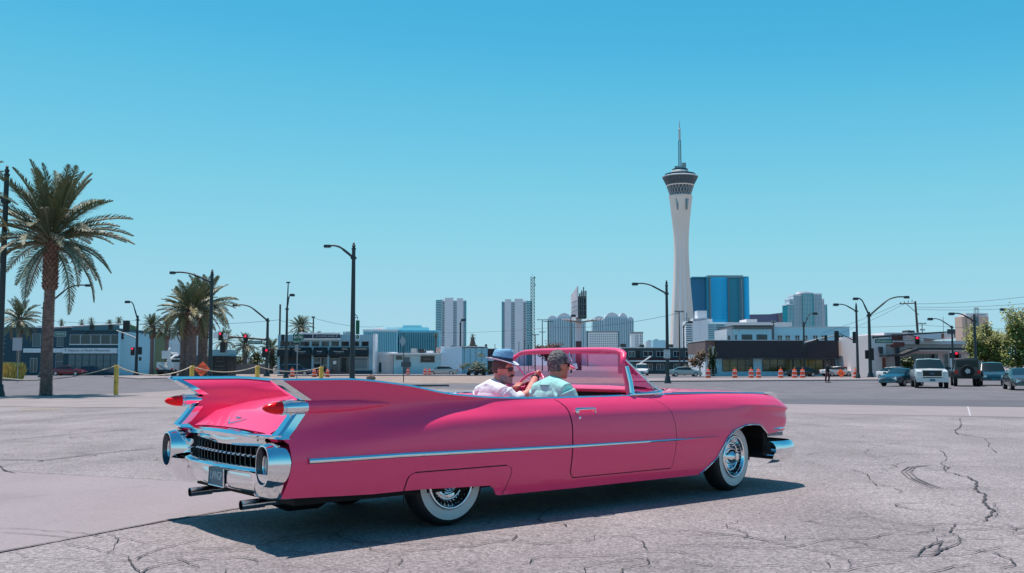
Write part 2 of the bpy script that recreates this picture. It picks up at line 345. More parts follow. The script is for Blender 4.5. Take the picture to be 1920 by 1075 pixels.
CR.build('pavement_cracks', M_CRACK, kind='stuff', fix=False); CR = MB()
for k, off in enumerate((0, .10, .20)):     # a curved skid mark of three ribs
    crack([(1745 - 0 + 4 * k, 873), (1705 + 6 * k, 876), (1690 + 8 * k, 885), (1702 + 8 * k, 897), (1730 + 8 * k, 910), (1752 + 8 * k, 917)], .022, .006, .15, 90 + k)

CR.build('skid_mark', M('skid_rubber', (.195, .163, .167), .9), kind='stuff', fix=False)
# ------------------------------------------------------------------ the pink convertible (local axes: x forward, y to its left, z up)
PINK = M('pink_paint', (.99, .050, .175), .38, coat=.7, spec=.35)
CHROME = M('chrome', (.82, .84, .86), .045, metal=1)
CHROME_S = M('satin_chrome', (.62, .64, .66), .16, metal=1)
BLACK = M('black_rubber', (.012, .012, .013), .65, var=.2, scale=30)
DARK = M('dark_void', (.008, .008, .010), .9)
WHITE_W = M('whitewall_rubber', (.62, .60, .58), .55, var=.06, scale=12)
REDLENS = M('red_lens', (.95, .006, .012), .18, spec=.3)
PINK_IN = M('pink_vinyl', (.78, .11, .24), .38, coat=.25, bump=.1, scale=60)
CREAM = M('cream_vinyl', (.62, .50, .50), .45, bump=.1, scale=60)
LENS_G = M('frosted_lens', (.22, .25, .27), .12, coat=1)
car = thing('convertible_car', 'pink open-top convertible with tall tail fins and whitewall tyres driving out of the lot', 'car', (-1.0171, 8.4343, 0), R(39.23))
# cross-sections of the flank, bottom to top: (height, half width)
ST_ = {
 -1.53: [(.335, .95), (.45, .985), (.58, .995), (.65, .985), (.72, .965), (.80, .945), (.90, .935), (.97, .93), (1.04, .935), (1.135, .95)],
 -1.00: [(.325, .965), (.45, 1.0), (.58, 1.01), (.68, 1.0), (.77, .965), (.85, .928), (.92, .915), (.98, .915), (1.04, .922), (1.135, .94)],
 -.50: [(.315, .97), (.44, 1.005), (.58, 1.018), (.70, 1.012), (.785, .985), (.845, .93), (.905, .897), (.965, .893), (1.02, .902), (1.092, .925)],
 0.00: [(.305, .98), (.42, 1.01), (.575, 1.022), (.73, 1.015), (.825, .990), (.875, .945), (.915, .905), (.95, .888), (.98, .888), (1.008, .908)],
 .50: [(.215, .945), (.40, 1.005), (.57, 1.022), (.72, 1.018), (.82, 1.0), (.872, .968), (.905, .945), (.935, .920), (.955, .902), (.973, .895)],
 1.10: [(.210, .945), (.38, 1.0), (.56, 1.022), (.72, 1.016), (.82, .999), (.875, .970), (.905, .950), (.93, .925), (.95, .902), (.962, .89)],
 2.40: [(.210, .945), (.38, 1.0), (.56, 1.022), (.72, 1.014), (.82, .998), (.875, .970), (.905, .950), (.93, .925), (.95, .902), (.966, .885)],
 3.00: [(.208, .94), (.38, .992), (.555, 1.012), (.72, 1.004), (.805, .996), (.855, .975), (.895, .952), (.925, .925), (.948, .898), (.962, .872)],
 3.70: [(.22, .92), (.40, .972), (.555, .988), (.70, .980), (.785, .978), (.825, .982), (.875, .950), (.905, .922), (.930, .890), (.950, .85)],
 4.10: [(.40, .90), (.50, .915), (.58, .925), (.69, .935), (.770, .930), (.805, .945), (.850, .918), (.885, .888), (.910, .855), (.928, .82)],
 4.25: [(.50, .85), (.545, .87), (.58, .882), (.68, .905), (.755, .895), (.79, .915), (.825, .892), (.850, .862), (.870, .835), (.885, .80)],
 4.34: [(.53, .77), (.57, .80), (.61, .82), (.68, .838), (.745, .828), (.785, .862), (.805, .84), (.820, .81), (.835, .785), (.846, .75)],
 4.39: [(.57, .62), (.60, .65), (.64, .67), (.68, .68), (.735, .67), (.780, .70), (.788, .68), (.796, .66), (.804, .64), (.812, .60)],
}
US = sorted(ST_); ROWW = [[ST_[u][k][0] for u in US] for k in range(10)]; ROWV = [[ST_[u][k][1] for u in US] for k in range(10)]
_cache = {}
def station(u):
    k = round(u, 4)
    if k not in _cache: _cache[k] = ([float(pch(US, r, u)) for r in ROWW], [float(pch(US, r, u)) for r in ROWV])
    return _cache[k]
def Vs(u, w_):
    a, b = station(u); return float(pch(a, b, w_))
def wtop(u): return station(u)[0][-1]
BU = [-1.53, -.76, -.49, -.33, .29, .335, .367, .40, 1.2, 2.0, 2.80, 2.85, 3.02, 3.10, 3.16, 3.27, 3.47, 3.60, 3.71, 3.80, 3.84, 4.24, 4.32, 4.39]
BW = [.338, .316, .318, .318, .298, .272, .222, .212, .206, .206, .206, .225, .345, .45, .53, .605, .648, .650, .640, .575, .545, .560, .575, .60]
def wbot(u): return float(np.interp(u, BU, BW))
REARU = ([.335, .47, .58, .70, .745, .80, .90, .95, .99, 1.135], [-1.468, -1.43, -1.41, -1.425, -1.48, -1.425, -1.345, -1.30, -1.287, -1.528])
def rshift(u, w_):
    k = max(0, min(1, (-.75 - u) / .78)); k = k * k * (3 - 2 * k)
    return (float(np.interp(w_, *REARU)) + 1.53) * k
us = sorted(set([round(x, 3) for x in list(np.linspace(-1.53, .3, 34)) + list(np.linspace(.3, 2.8, 26)) + list(np.linspace(2.8, 4.39, 56))] + [-.49, .29, .335, .367, .40, 2.85]))
ts = np.concatenate([np.linspace(0, 1, 34)])
def side_pt(u, t, sg, off=0):
    wb, wt = wbot(u), wtop(u); w_ = lerp(wb, wt, t); return (u + rshift(u, w_), -sg * (Vs(u, w_) + off), w_)
def surf(u, w_, sg, off=0): return (u + rshift(u, w_), -sg * (Vs(u, w_) + off), w_)
for sg in (1, -1):
    b = MB(); b.grid([[side_pt(u, t, sg) for t in ts] for u in us]); b.build('body_side', PINK, car, 50)
# inner fin faces, rear deck, cowl
def fin_in(u):
    """points from fin top inwards to the centre line, as (v, w)"""
    wt, vt = wtop(u), station(u)[1][-1]
    dz = float(np.interp(u, [-1.53, -1.42, -1.30, -1.0, -.7, -.4, 0, .4], [.755, .815, .885, .948, .982, .997, .995, .985]))   # deck height on the centre line
    k = max(0, min(1, (wt - dz) / .2)); e = max(0, min(1, (.1 - u) / 1.2))
    lo = dz - .06 * e - .012
    P = [(vt, wt), (vt - .028, wt - .012), (lerp(vt - .05, .865, e), lerp(wt - .02, wt - .09, e)), (lerp(vt - .08, .858, e), lerp(wt, 1.0, e) - .02), (lerp(vt - .11, .850, e), lerp(lo + .02, .93, e)),
         (lerp(vt - .16, .846, e), lerp(lo + .01, min(.90, lo + .04), e)), (lerp(.735, .838, e), lerp(lo + .008, lo - .03, e)), (lerp(.66, .755, e), lerp(dz - .02, dz - .050, e)), (lerp(.56, .70, e), lerp(dz - .018, dz - .026, e)), (.45, dz - .009), (.25, dz - .003), (0, dz)]
    W = [p[1] for p in P]
    for i in range(1, 6): W[i] = min(W[i], W[i - 1] - .0005)
    return [(p[0], q) for p, q in zip(P, W)]
def fine(P, n=34):
    L = [0]
    for a, c in zip(P, P[1:]): L.append(L[-1] + math.hypot(c[0] - a[0], c[1] - a[1]))
    t = np.linspace(0, L[-1], n); return list(zip(pch(L, [p[0] for p in P], t), pch(L, [p[1] for p in P], t)))
CK0, CK1 = .62, 2.26                        # cockpit opening
du = list(np.linspace(-1.53, CK0, 44))
def rear_in(u, v, w_):
    k = max(0, min(1, (-.75 - u) / .78)); k = k * k * (3 - 2 * k)
    fin = (float(np.interp(w_, *REARU)) + 1.53); m = max(0, min(1, (v - .70) / .12)); deck = .045 + .03 * (v / .7) ** 2
    return u + k * lerp(deck, fin, m)
for sg in (1, -1):
    b = MB(); b.grid([[(rear_in(u, v, w_), -sg * v, w_) for v, w_ in fine(fin_in(u), 96)] for u in du]); b.build('fin_inner_panel' , PINK, car, 50)
# trunk lid lies a little proud of the deck, its seam showing as a dark line
def deck_w(u, v):
    P = fine(fin_in(u), 80); return float(np.interp(-abs(v), [-p[0] for p in P], [p[1] for p in P]))
def trunk_v(u): return float(np.interp(u, [-1.50, -1.3, -1.0, -.75, -.62, -.58], [.68, .70, .70, .68, .62, .50]))
b = MB(); b.grid([[(rear_in(u, abs(k * trunk_v(u)), .8), k * trunk_v(u), deck_w(u, k * trunk_v(u)) + .009) for k in np.linspace(-1, 1, 25)] for u in np.linspace(-1.505, -.58, 40)]); b.build('trunk_lid', PINK, car, 60)
for nm, mt, ex, up, wd in (('trunk_seam', DARK, .009, .003, .02), ):
    b = MB(); b.grid([[(rear_in(u, abs(s_ * trunk_v(u)), .8), s_ * (trunk_v(u) + e_), deck_w(u, trunk_v(u) + e_) + up) for e_ in (-.004, ex)] for s_ in (-1, 1) for u in (np.linspace(-1.505, -.58, 40) if s_ < 0 else np.linspace(-.58, -1.505, 40))]); b.build(nm, mt, car)
# hood and cowl
def hood_w(u, v):
    wt = wtop(u); vt = station(u)[1][-1]; a = min(1, abs(v) / vt); c = float(np.interp(u, [2.26, 2.6, 3.4, 4.0, 4.3, 4.39], [.030, .035, .036, .030, .02, 0]))
    return wt + c * (1 - a * a) ** .8 - .012 * math.exp(-((a - .86) / .07) ** 2) * (1 if u < 4.3 else 0)
hu = list(np.linspace(CK1, 4.39, 34)); b = MB(); b.grid([[(u, k * station(u)[1][-1], hood_w(u, k * station(u)[1][-1])) for k in np.linspace(-1, 1, 41)] for u in hu]); b.build('hood', PINK, car, 50)
b = MB(); b.grid([[(u, k * station(u)[1][-1] * .80, hood_w(u, k * station(u)[1][-1] * .80) + d_) for k, d_ in ((-1.006, .001), (-.994, .003))] for u in np.linspace(2.72, 4.3, 20)]); b.grid([[(u, k * station(u)[1][-1] * .80, hood_w(u, k * station(u)[1][-1] * .80) + d_) for k, d_ in ((.994, .003), (1.006, .001))] for u in np.linspace(2.72, 4.3, 20)]); b.build('hood_seam', DARK, car)
# nose closing panel, grille
b = MB(); b.b2(4.05, 4.35, -.62, .62, .50, .79); b.build('nose_panel', DARK, car)
b = MB()
for i in range(22): b.b2(4.35, 4.375, -.58 + i * .054, -.56 + i * .054, .53, .78)
b.build('grille', CHROME, car)
# belt moulding: bright strip along the fin crest and the cockpit edge
for sg in (1, -1):
    P = []
    for u in np.linspace(-1.53, 2.42, 90):
        wt = wtop(u); vt = station(u)[1][-1]; x = u + rshift(u, wt); P.append([(x, -sg * (vt + .006), wt - .004), (x, -sg * (vt + .004), wt + .004), (x, -sg * (vt - .004), wt + .009), (x, -sg * (vt - .022), wt + .008), (x, -sg * (vt - .034), wt + .002), (x, -sg * (vt - .036), wt - .012)])
    b = MB(); b.grid(P); b.build('belt_moulding', CHROME, car, 40)
    P = [[(u, -sg * (station(u)[1][-1] + e_), wtop(u) + z_) for e_, z_ in ((.006, .002), (-.004, .014), (-.016, .004))] for u in np.linspace(2.42, 4.18, 40)]
    b = MB(); b.grid(P)
    b.prism([(4.06, .930), (4.17, .905), (4.205, .906), (4.17, .948), (4.12, .957), (3.98, .948)], -sg * (.80), -sg * (.835)); b.build('fender_spear', CHROME, car, 40)
    # side trim
    P = []
    for u in np.linspace(-1.40, 3.03, 90):
        wc = float(np.interp(u, [-1.41, -.53, 1.13, 2.4, 3.03], [.583, .583, .561, .556, .553])); hgt = float(np.interp(u, [-1.41, 1.2, 2.4, 2.5, 3.03], [.021, .016, .012, .009, .002]))
        P.append([surf(u, wc + q * hgt, sg, o_) for q, o_ in ((-1, .001), (-.8, .012), (0, .018), (.8, .012), (1, .001))])
    b = MB(); b.grid(P); b.build('side_trim', CHROME, car, 60)
# doors and fender skirts: panels of their own with dark seams round them
def uL(w_): return float(np.interp(w_, [.30, .325, .36, .73, .88, .965], [1.175, 1.142, 1.130, 1.138, 1.118, 1.033]))
def uR(w_): return float(np.interp(w_, [.30, .34, .58, .70, .82, .90, .93, .965], [2.375, 2.396, 2.415, 2.408, 2.369, 2.27, 2.20, 2.06]))
def sL(w_): return float(np.interp(w_, [.31, .40, .43, .446], [-.50, -.487, -.470, -.43]))
def sR(w_): return float(np.interp(w_, [.21, .36, .41, .437, .446], [.435, .478, .483, .468, .43]))
def rsk(u): return float(np.interp(u, [-.5, .29, .335, .365, .40, .48], [.322, .305, .278, .225, .216, .216]))
def panel(nm, L_, R_, wb_, wt_, sg, nu=40, nw=26):
    G = []
    for s_ in np.linspace(0, 1, nu):
        row = []
        for t_ in np.linspace(0, 1, nw):
            w_ = wb_ + (wt_ - wb_) * t_; u = lerp(L_(w_), R_(w_), s_)
            if nm == 'fender_skirt' and w_ < rsk(u) + .003: w_ = rsk(u) + .003
            row.append(surf(u, min(w_, wtop(u) - .014), sg, .004))
        G.append(row)
    b = MB(); b.grid(G); p = b.build(nm, PINK, car, 60)
    S = []
    for t_ in np.linspace(1, 0, nw): w_ = lerp(wb_, wt_, t_); S.append([(L_(w_) + .002, w_), (L_(w_) - .008, w_)])
    u0, u1 = L_(wb_), R_(wb_)
    if nm == 'door':
        for s_ in np.linspace(0, 1, nu): S.append([(lerp(u0, u1, s_), wb_ + .002), (lerp(u0 - .005, u1 + .005, s_), wb_ - .008)])
    else: S.append(None)
    for t_ in np.linspace(0, 1, nw): w_ = lerp(wb_, wt_, t_); S.append([(R_(w_) - .002, w_), (R_(w_) + .008, w_)])
    if nm != 'door':
        for s_ in np.linspace(1, 0, nu): S.append([(lerp(L_(wt_), R_(wt_), s_), wt_ - .002), (lerp(L_(wt_), R_(wt_), s_), wt_ + .008)])
    b = MB(); run = []
    for q in S + [None]:
        if q is None:
            if len(run) > 1: b.grid(run)
            run = []
        else: run.append([surf(u, min(w_, wtop(u) - .012), sg, .0022) for u, w_ in q])
    b.build('panel_seam', DARK, car); return p
for sg in (1, -1):
    d = panel('door', uL, uR, .302, .966, sg)
    panel('fender_skirt', sL, sR, .216, .446, sg, 46, 14)
    # front arch lip
    pts = [surf(u, wbot(u), sg, .004) for u in list(np.linspace(2.82, 3.80, 40)) + [3.83]]
    b = MB(); b.tube(pts, .0085, 6); b.build('arch_lip', CHROME_S, car, 60)
    # door handle with push button
    y0 = -sg * (Vs(1.3, .865) + .028)
    b = MB(); b.tube([(1.175, y0, .862), (1.20, y0 - sg * .006, .868), (1.40, y0 - sg * .008, .868), (1.415, y0, .850)], [.010, .012, .010, .008], 8); b.sphere((1.20, y0, .848), (.022, .018, .022)); b.sphere((1.225, -sg * (Vs(1.22, .80) + .006), .795), (.014, .010, .014)); b.tube([(1.41, y0, .862), (1.425, -sg * Vs(1.42, .84), .82)], .008, 6); b.build('door_handle', CHROME, d, 40)
# fin trailing edges: bright blades above and below the lamps
def fin_edge(sg):
    tail = fine(fin_in(-1.53), 120)[::-1]
    def inner_v(w_): return float(np.interp(w_, [p[1] for p in tail], [p[0] for p in tail]))
    for nm, ww in (('fin_blade', np.linspace(.995, 1.138, 14)), ('fin_blade', np.linspace(.735, .90, 14))):
        P = []
        for w_ in ww:
            u = float(np.interp(w_, *REARU)); vo = Vs(-1.53, w_) + .004; vi = inner_v(w_) - .004; vm = (vo + vi) / 2
            P.append([(u + .055, -sg * (vo + .003), w_), (u - .010, -sg * (vo + .002), w_), (u - .034, -sg * lerp(vo, vm, .25), w_), (u - .034, -sg * lerp(vi, vm, .25), w_), (u - .010, -sg * (vi - .008), w_), (u + .05, -sg * (vi - .012), w_)])
        b = MB(); b.grid(P); b.add(P[0], [tuple(range(6))]); b.add(P[-1], [tuple(range(6))]); b.build(nm, CHROME, car, 30)
    vc = .905; wc = .945
    b = MB(); b.lathe([(.0, -1.592), (.010, -1.587), (.022, -1.570), (.034, -1.538), (.0425, -1.50), (.0455, -1.45)], 24, (0, -sg * vc, wc), 'x'); lamp = b.build('tail_lamp', REDLENS, car, 60)
    b = MB(); b.lathe([(.0455, -1.455), (.0475, -1.45), (.0475, -1.435), (.046, -1.432), (.050, -1.43), (.0525, -1.40), (.0525, -1.275), (.048, -1.268)], 20, (0, -sg * vc, wc), 'x')
    for k in range(20):
        a = 2 * PI * k / 20; b.tube([(-1.458, -sg * vc + math.cos(a) * .0465, wc + math.sin(a) * .0465), (-1.43, -sg * vc + math.cos(a) * .05, wc + math.sin(a) * .05)], .003, 4)
    b.build('lamp_housing', CHROME, car, 40)
    b = MB(); b.lathe([(.050, -1.28), (.050, -1.2), (.046, -1.05), (.036, -.85), (.018, -.68), (.001, -.58)], 24, (0, 0, 0), 'x')
    b.v = [(x, y - sg * float(np.interp(x, [-1.28, -.58], [vc, .905])), z + float(np.interp(x, [-1.28, -.58], [wc, .952]))) for x, y, z in b.v]; b.build('lamp_fairing', PINK, car, 60)
fin_edge(1); fin_edge(-1)
# ------------------------------------------------------------------ rear end of the convertible
PODW, PODV, PODU = .56, .88, -1.57
def ellipse(cx, cz, rx, rz, n, p=2.3):
    o = []
    for k in range(n):
        a = 2 * PI * k / n; c, s = math.cos(a), math.sin(a); o.append((cx + rx * abs(c) ** (2 / p) * (1 if c > 0 else -1), cz + rz * abs(s) ** (2 / p) * (1 if s > 0 else -1)))
    return o
bumper = thing_part = None
def pod(sg):
    N = 40; G = []
    for u, rx, rz, cv, cw in ((-1.47, .02, .03, .88, .56), (-1.475, .066, .090, .88, .56), (-1.52, .074, .102, .88, .56), (-1.555, .084, .116, .88, .56), (-1.575, .092, .128, .88, .56), (-1.574, .100, .137, .88, .56), (-1.555, .105, .144, .878, .56), (-1.52, .112, .154, .873, .558), (-1.48, .120, .163, .868, .555), (-1.42, .128, .168, .862, .552), (-1.375, .13, .165, .858, .55)):
        G.append([(u + (.0 if rx < .1 else .05 * max(0, (q[1] - .70)) ), -sg * q[0], q[1]) for q in ellipse(cv, cw, rx, rz, N)])
    b = MB(); b.grid(G[4:], close_j=True); pd = b.build('bumper_pod', CHROME, car, 50)
    b = MB(); b.grid(G[:5], close_j=True); b.build('pod_throat', M('pod_throat_metal', (.07, .085, .10), .22, metal=1), pd, 50)
    b = MB(); b.lathe([(0, -1.481), (.064, -1.482), (.068, -1.49)], 24, (0, 0, 0), 'x'); b.v = [(x, -sg * PODV + y * .95, PODW + z * 1.30) for x, y, z in b.v]; b.build('pod_recess', M('dark_recess', (.03, .033, .036), .3, metal=.6), pd, 40)
    for rr, uu, mt, nm in ((1, 0, CHROME, 'lamp_ring'),):
        G = [[(u, -sg * q[0], q[1]) for q in ellipse(PODV, PODW, rx, rz, 28)] for u, rx, rz in ((-1.48, .050, .074), (-1.54, .047, .071), (-1.552, .042, .066), (-1.54, .036, .060), (-1.52, .035, .058))]
        b = MB(); b.grid(G, close_j=True); b.build(nm, mt, pd, 50)
    G = [[(u, -sg * q[0], q[1]) for q in ellipse(PODV, PODW, rx, rz, 24)] for u, rx, rz in ((-1.525, .037, .061), (-1.536, .033, .055), (-1.544, .022, .038), (-1.547, .001, .001))]
    b = MB(); b.grid(G, close_j=True); b.build('reverse_lamp', LENS_G, pd, 60)
    # lower corner wing below the pod
    G = []
    for w_, k in ((.50, 1), (.46, 1.0), (.42, .99), (.38, .97), (.345, .95), (.328, .93)):
        row = []
        for v, u in ((.52, -1.47), (.60, -1.535), (.70, -1.565), (.80, -1.57), (.89, -1.555), (.945, -1.515), (.962, -1.46), (.945, -1.40)):
            row.append((u + (1 - k) * .8 + (.02 * math.sin((w_ - .33) * 20) if v < .62 else 0), -sg * (v - (1 - k) * .5), w_))
        G.append(row)
    G.append([(p[0] + .06, p[1] + sg * .02, .335) for p in G[-1]])
    b = MB(); b.grid(G); b.build('bumper_wing', CHROME, car, 50)
pod(1); pod(-1)
# deck lip, upper chrome panel, grille, ledge, bumper face
VV = np.linspace(-.70, .70, 29)
def lipu(v): return -1.487 + .05 * (v / .7) ** 2
b = MB(); b.grid([[(lipu(v) + .02, v, .772 - .03 * abs(v / .7) ** 2), (lipu(v) - .022, v, .766 - .03 * abs(v / .7) ** 2), (lipu(v) - .036, v, .742 - .028 * abs(v / .7) ** 2), (lipu(v) - .024, v, .716 - .02 * abs(v / .7) ** 2), (lipu(v) + .02, v, .706 - .015 * abs(v / .7) ** 2)] for v in VV]); b.build('deck_lip', CHROME, car, 50)
b = MB(); b.grid([[(lipu(v) + .015, v, .712), (lipu(v) + .022 - .02 * math.exp(-(v / .32) ** 2), v, .690), (lipu(v) + .045 - .035 * math.exp(-(v / .3) ** 2), v, .655), (lipu(v) + .085, v, .63)] for v in VV]); b.build('upper_rear_panel', CHROME, car, 50)
b = MB(); b.grid([[(lipu(v) + .10, v, .66), (lipu(v) + .11, v, .50)] for v in VV]); gb = b.build('rear_grille', DARK, car)
b = MB()
for i in range(17):
    v = -.62 + i * 1.24 / 16; b.b2(lipu(v) + .04, lipu(v) + .11, v - .005, v + .005, .515, .645)
b.build('grille_bar', M('grille_dark', (.05, .055, .06), .3, metal=.9), gb)
b = MB(); b.grid([[(lipu(v) + .055, v, .592), (lipu(v) + .038, v, .586), (lipu(v) + .055, v, .580)] for v in VV]); b.build('grille_crossbar', CHROME_S, gb, 40)
st0 = None
for i in range(17):
    v = -.62 + i * 1.24 / 16
    if st0 is None:
        b = MB(); b.lathe([(0, -.024), (.006, -.018), (.010, -.006), (.010, .012)], 8, (0, 0, 0), 'x'); st0 = b.build('grille_stud', CHROME, gb, 50); st0.location = (lipu(v) + .035, v, .586)
    else: link_copy(st0, gb, (lipu(v) + .035, v, .586))
VB = np.linspace(-.66, .66, 41)
def bu(v): return -1.535 + .05 * (v / .66) ** 2
def vee(v): return min(1, max(0, (abs(v) - .13) / .09))         # plate recess in the middle, wings swept out either side
G = []
for v in VB:
    k = vee(v); kk = k * k * (3 - 2 * k); o = .035 * (1 - kk)
    G.append([(bu(v) + .12, v, .522), (bu(v) + .02, v, .524), (bu(v) - .016, v, .514), (bu(v) - .024, v, .498), (bu(v) - .010 , v, .483), (bu(v) + .006 + o, v, .470), (bu(v) + .0 + o, v, .43), (bu(v) + .004 + o * .8, v, .39), (bu(v) + .02 + .3 * o, v, .355), (bu(v) + .05, v, .338), (bu(v) + .10, v, .335)])
b = MB(); b.grid(G); bmp = b.build('rear_bumper', CHROME, car, 50)
b = MB(); b.box((bu(0) + .018, 0.0, .412), (.008, .27, .135)); pl = b.build('licence_plate', M('shaded_plate_teal', (.012, .12, .165), .4, var=.25, scale=14), car)  # plate teal darkened, its shade put into the colour
text('LWNGP', .085, (bu(0) + .0125, 0.0, .418), M('plate_letter', (.50, .58, .62), .5), pl, (PI / 2, 0, -PI / 2), width=.21)
b = MB(); b.tube([(bu(0) + .012, -.137, .48), (bu(0) + .012, -.137, .345), (bu(0) + .012, .137, .345), (bu(0) + .012, .137, .48)], .005, 6); b.build('plate_frame', CHROME, pl, 40)
b = MB(); b.b2(-1.40, -1.30, -.90, .90, .36, .70); b.build('rear_closing_panel', DARK, car)
b = MB()
for sg in (1, -1):
    b = MB(); b.tube([(-1.535, -sg * .47, .252), (-1.36, -sg * .47, .258), (-1.355, -sg * .47, .258)], [.034, .034, .028], 14, cap=False); b.tube([(-1.355, -sg * .47, .258), (-.9, -sg * .47, .262), (-.4, -sg * .45, .25)], .026, 12); b.tube([(-1.53, -sg * .47, .252), (-1.40, -sg * .47, .255)], .030, 14, cap=False)
    b.build('exhaust_pipe', CHROME_S, car, 40)
    b = MB(); b.lathe([(0, -1.50), (.033, -1.50)], 14, (0, -sg * .47, .253), 'x'); b.build('exhaust_bore', DARK, car)
# V emblem and crest on the trunk lid
b = MB()
def em(y, du_): u = -1.43 + du_; return (rear_in(u, abs(y), .8), y, deck_w(u, y) + .012)
for s_ in (1, -1): b.tube([em(0, -.045), em(s_ * .06, -.02), em(s_ * .15, .03)], [.009, .008, .003], 6)
b.build('v_emblem', CHROME, car, 40)
b = MB(); b.tube([em(-.04, .035), em(0, .028), em(.04, .035)], [.006, .011, .006], 8); b.build('crest_emblem', CHROME_S, car, 40)
# underbody, wheel houses, front bumper
b = MB(); b.b2(-1.32, 2.75, -.86, .86, .27, .40); b.b2(-1.32, -.55, -.8, .8, .38, .7); b.b2(2.75, 4.1, -.55, .55, .24, .60); b.b2(2.70, 2.80, -.9, .9, .25, .9); b.b2(3.86, 3.92, -.9, .9, .32, .86); b.b2(2.8, 3.9, -.9, .9, .70, .90)
b.build('underbody', M('underbody_black', (.010, .010, .011), .9), car)
b = MB()
for sg in (1, -1): b.b2(-.45, .42, -sg * .92, -sg * .62, .45, .74)
b.build('rear_wheel_house', DARK, car)
b = MB(); b.tube([(-.95, 0.28, .235), (-.80, 0.28, .20), (-.55, .28, .20), (-.4, .28, .235)], [.10, .14, .14, .10], 14); b.build('fuel_tank', M('underbody_black', (.01, .01, .01)), car, 40)
G = []
for v, u in ((0, 4.45), (.35, 4.45), (.6, 4.435), (.75, 4.42), (.86, 4.37), (.93, 4.27), (.955, 4.13), (.952, 3.99), (.945, 3.93)):
    G.append([(u - .03, -v * .99, .50), (u + .010, -v, .485), (u + .035, -v * 1.012, .45), (u + .038, -v * 1.014, .40), (u + .01, -v * 1.008, .385), (u - .005, -v, .34), (u - .05, -v * .96, .305), (u - .10, -v * .93, .30)])
G = [[(p[0], -p[1], p[2]) for p in r] for r in G[:0:-1]] + G
G = [[(p[0] + .035, p[1], .462 - (.50 - p[2]) * 1.12) for p in r] for r in G]
b = MB(); b.grid(G); b.build('front_bumper', CHROME, car, 50)
for sg in (1, -1):
    b = MB(); b.grid([[(u, -sg * v, .575 + z) for z, v in ((-.004, vv - .05), (.0, vv), (.014, vv + .012), (.03, vv), (.032, vv - .05))] for u, vv in ((3.86, .945), (4.0, .94), (4.15, .915), (4.27, .87), (4.36, .76), (4.40, .6), (4.41, .3))]); b.build('bumper_blade', CHROME, car, 50)
    b = MB(); b.b2(3.90, 4.16, -sg * .93, -sg * .88, .508, .562); pk = b.build('parking_lamp', CHROME_S, car)
    b = MB()
    for i in range(6): b.b2(3.915 + i * .04, 3.945 + i * .04, -sg * .938, -sg * .925, .52, .552)
    b.build('lamp_lens', M('grey_lens', (.25, .25, .27), .2), pk)
    b = MB(); b.prism([(3.86, .36), (4.04, .32), (4.06, .345), (4.0, .36), (3.98, .42), (3.90, .5), (3.86, .5)], -sg * .70, -sg * .90); b.build('splash_apron', DARK, car)
# wheels
def wheel(u, sg, steer=0, lab=None):
    e = bpy.data.objects.new('wheel', None); COL.objects.link(e); e.parent = car; e.location = (u, -sg * .76, .335); e.rotation_euler = (0, 0, steer)
    b = MB(); b.lathe([(.19, .075), (.205, .088), (.235, .100), (.275, .102), (.305, .095), (.323, .075), (.334, .05), (.337, 0), (.334, -.05), (.323, -.075), (.29, -.1), (.22, -.1), (.19, -.08)], 44, (0, 0, 0), 'y', cap=False)
    b.v = [(x, -sg * y, z) for x, y, z in b.v]; b.build('tyre', BLACK, e, 50)
    b = MB(); b.lathe([(.205, .0895), (.235, .1025), (.262, .1042), (.285, .1030)], 44, (0, 0, 0), 'y', cap=False); b.v = [(x, -sg * y, z) for x, y, z in b.v]; b.build('whitewall', WHITE_W, e, 60)
    b = MB(); b.lathe([(.208, .080), (.212, .094), (.209, .106), (.200, .114), (.190, .112), (.183, .102), (.180, .088), (.176, .084)], 44, (0, 0, 0), 'y', cap=False); b.lathe([(.142, .058), (.136, .070), (.128, .074), (.120, .066), (.114, .050), (.104, .040), (.094, .052), (.084, .078), (.072, .100), (.058, .116), (.048, .126), (.046, .136), (.03, .140), (.0, .141)], 44, (0, 0, 0), 'y', cap=False); b.lathe([(.178, .072), (.140, .056)], 44, (0, 0, 0), 'y', cap=False)
    b.v = [(x, -sg * y, z) for x, y, z in b.v]; b.build('hubcap', CHROME, e, 75); b = MB(); b.lathe([(.177, .0745), (.143, .0595)], 44, (0, 0, 0), 'y', cap=False); b.v = [(x, -sg * y, z) for x, y, z in b.v]; b.build('slot_ring', DARK, e)
    b = MB()
    for k in range(30):
        a = 2 * PI * k / 30; c, s = math.cos(a), math.sin(a); c2, s2 = math.cos(a + .09), math.sin(a + .09)
        b.add([(c * .143, -sg * .064, s * .143), (c * .178, -sg * .090, s * .178), (c2 * .178, -sg * .084, s2 * .178), (c2 * .143, -sg * .060, s2 * .143), (c * .160, -sg * .094, s * .160)], [(0, 1, 4), (1, 2, 4), (2, 3, 4), (3, 0, 4)])
    b.build('hubcap_vane', CHROME_S, e)
    b = MB(); b.lathe([(.046, .134), (.044, .1395), (.034, .1405), (.03, .138), (.012, .140), (0, .141)], 20, (0, 0, 0), 'y'); b.v = [(x, -sg * y, z) for x, y, z in b.v]; b.build('hub_medallion', M('medallion', (.35, .33, .36), .25, metal=.8), e, 40)
wheel(.0, 1); wheel(.0, -1); wheel(3.43, 1, R(9)); wheel(3.43, -1, R(9))
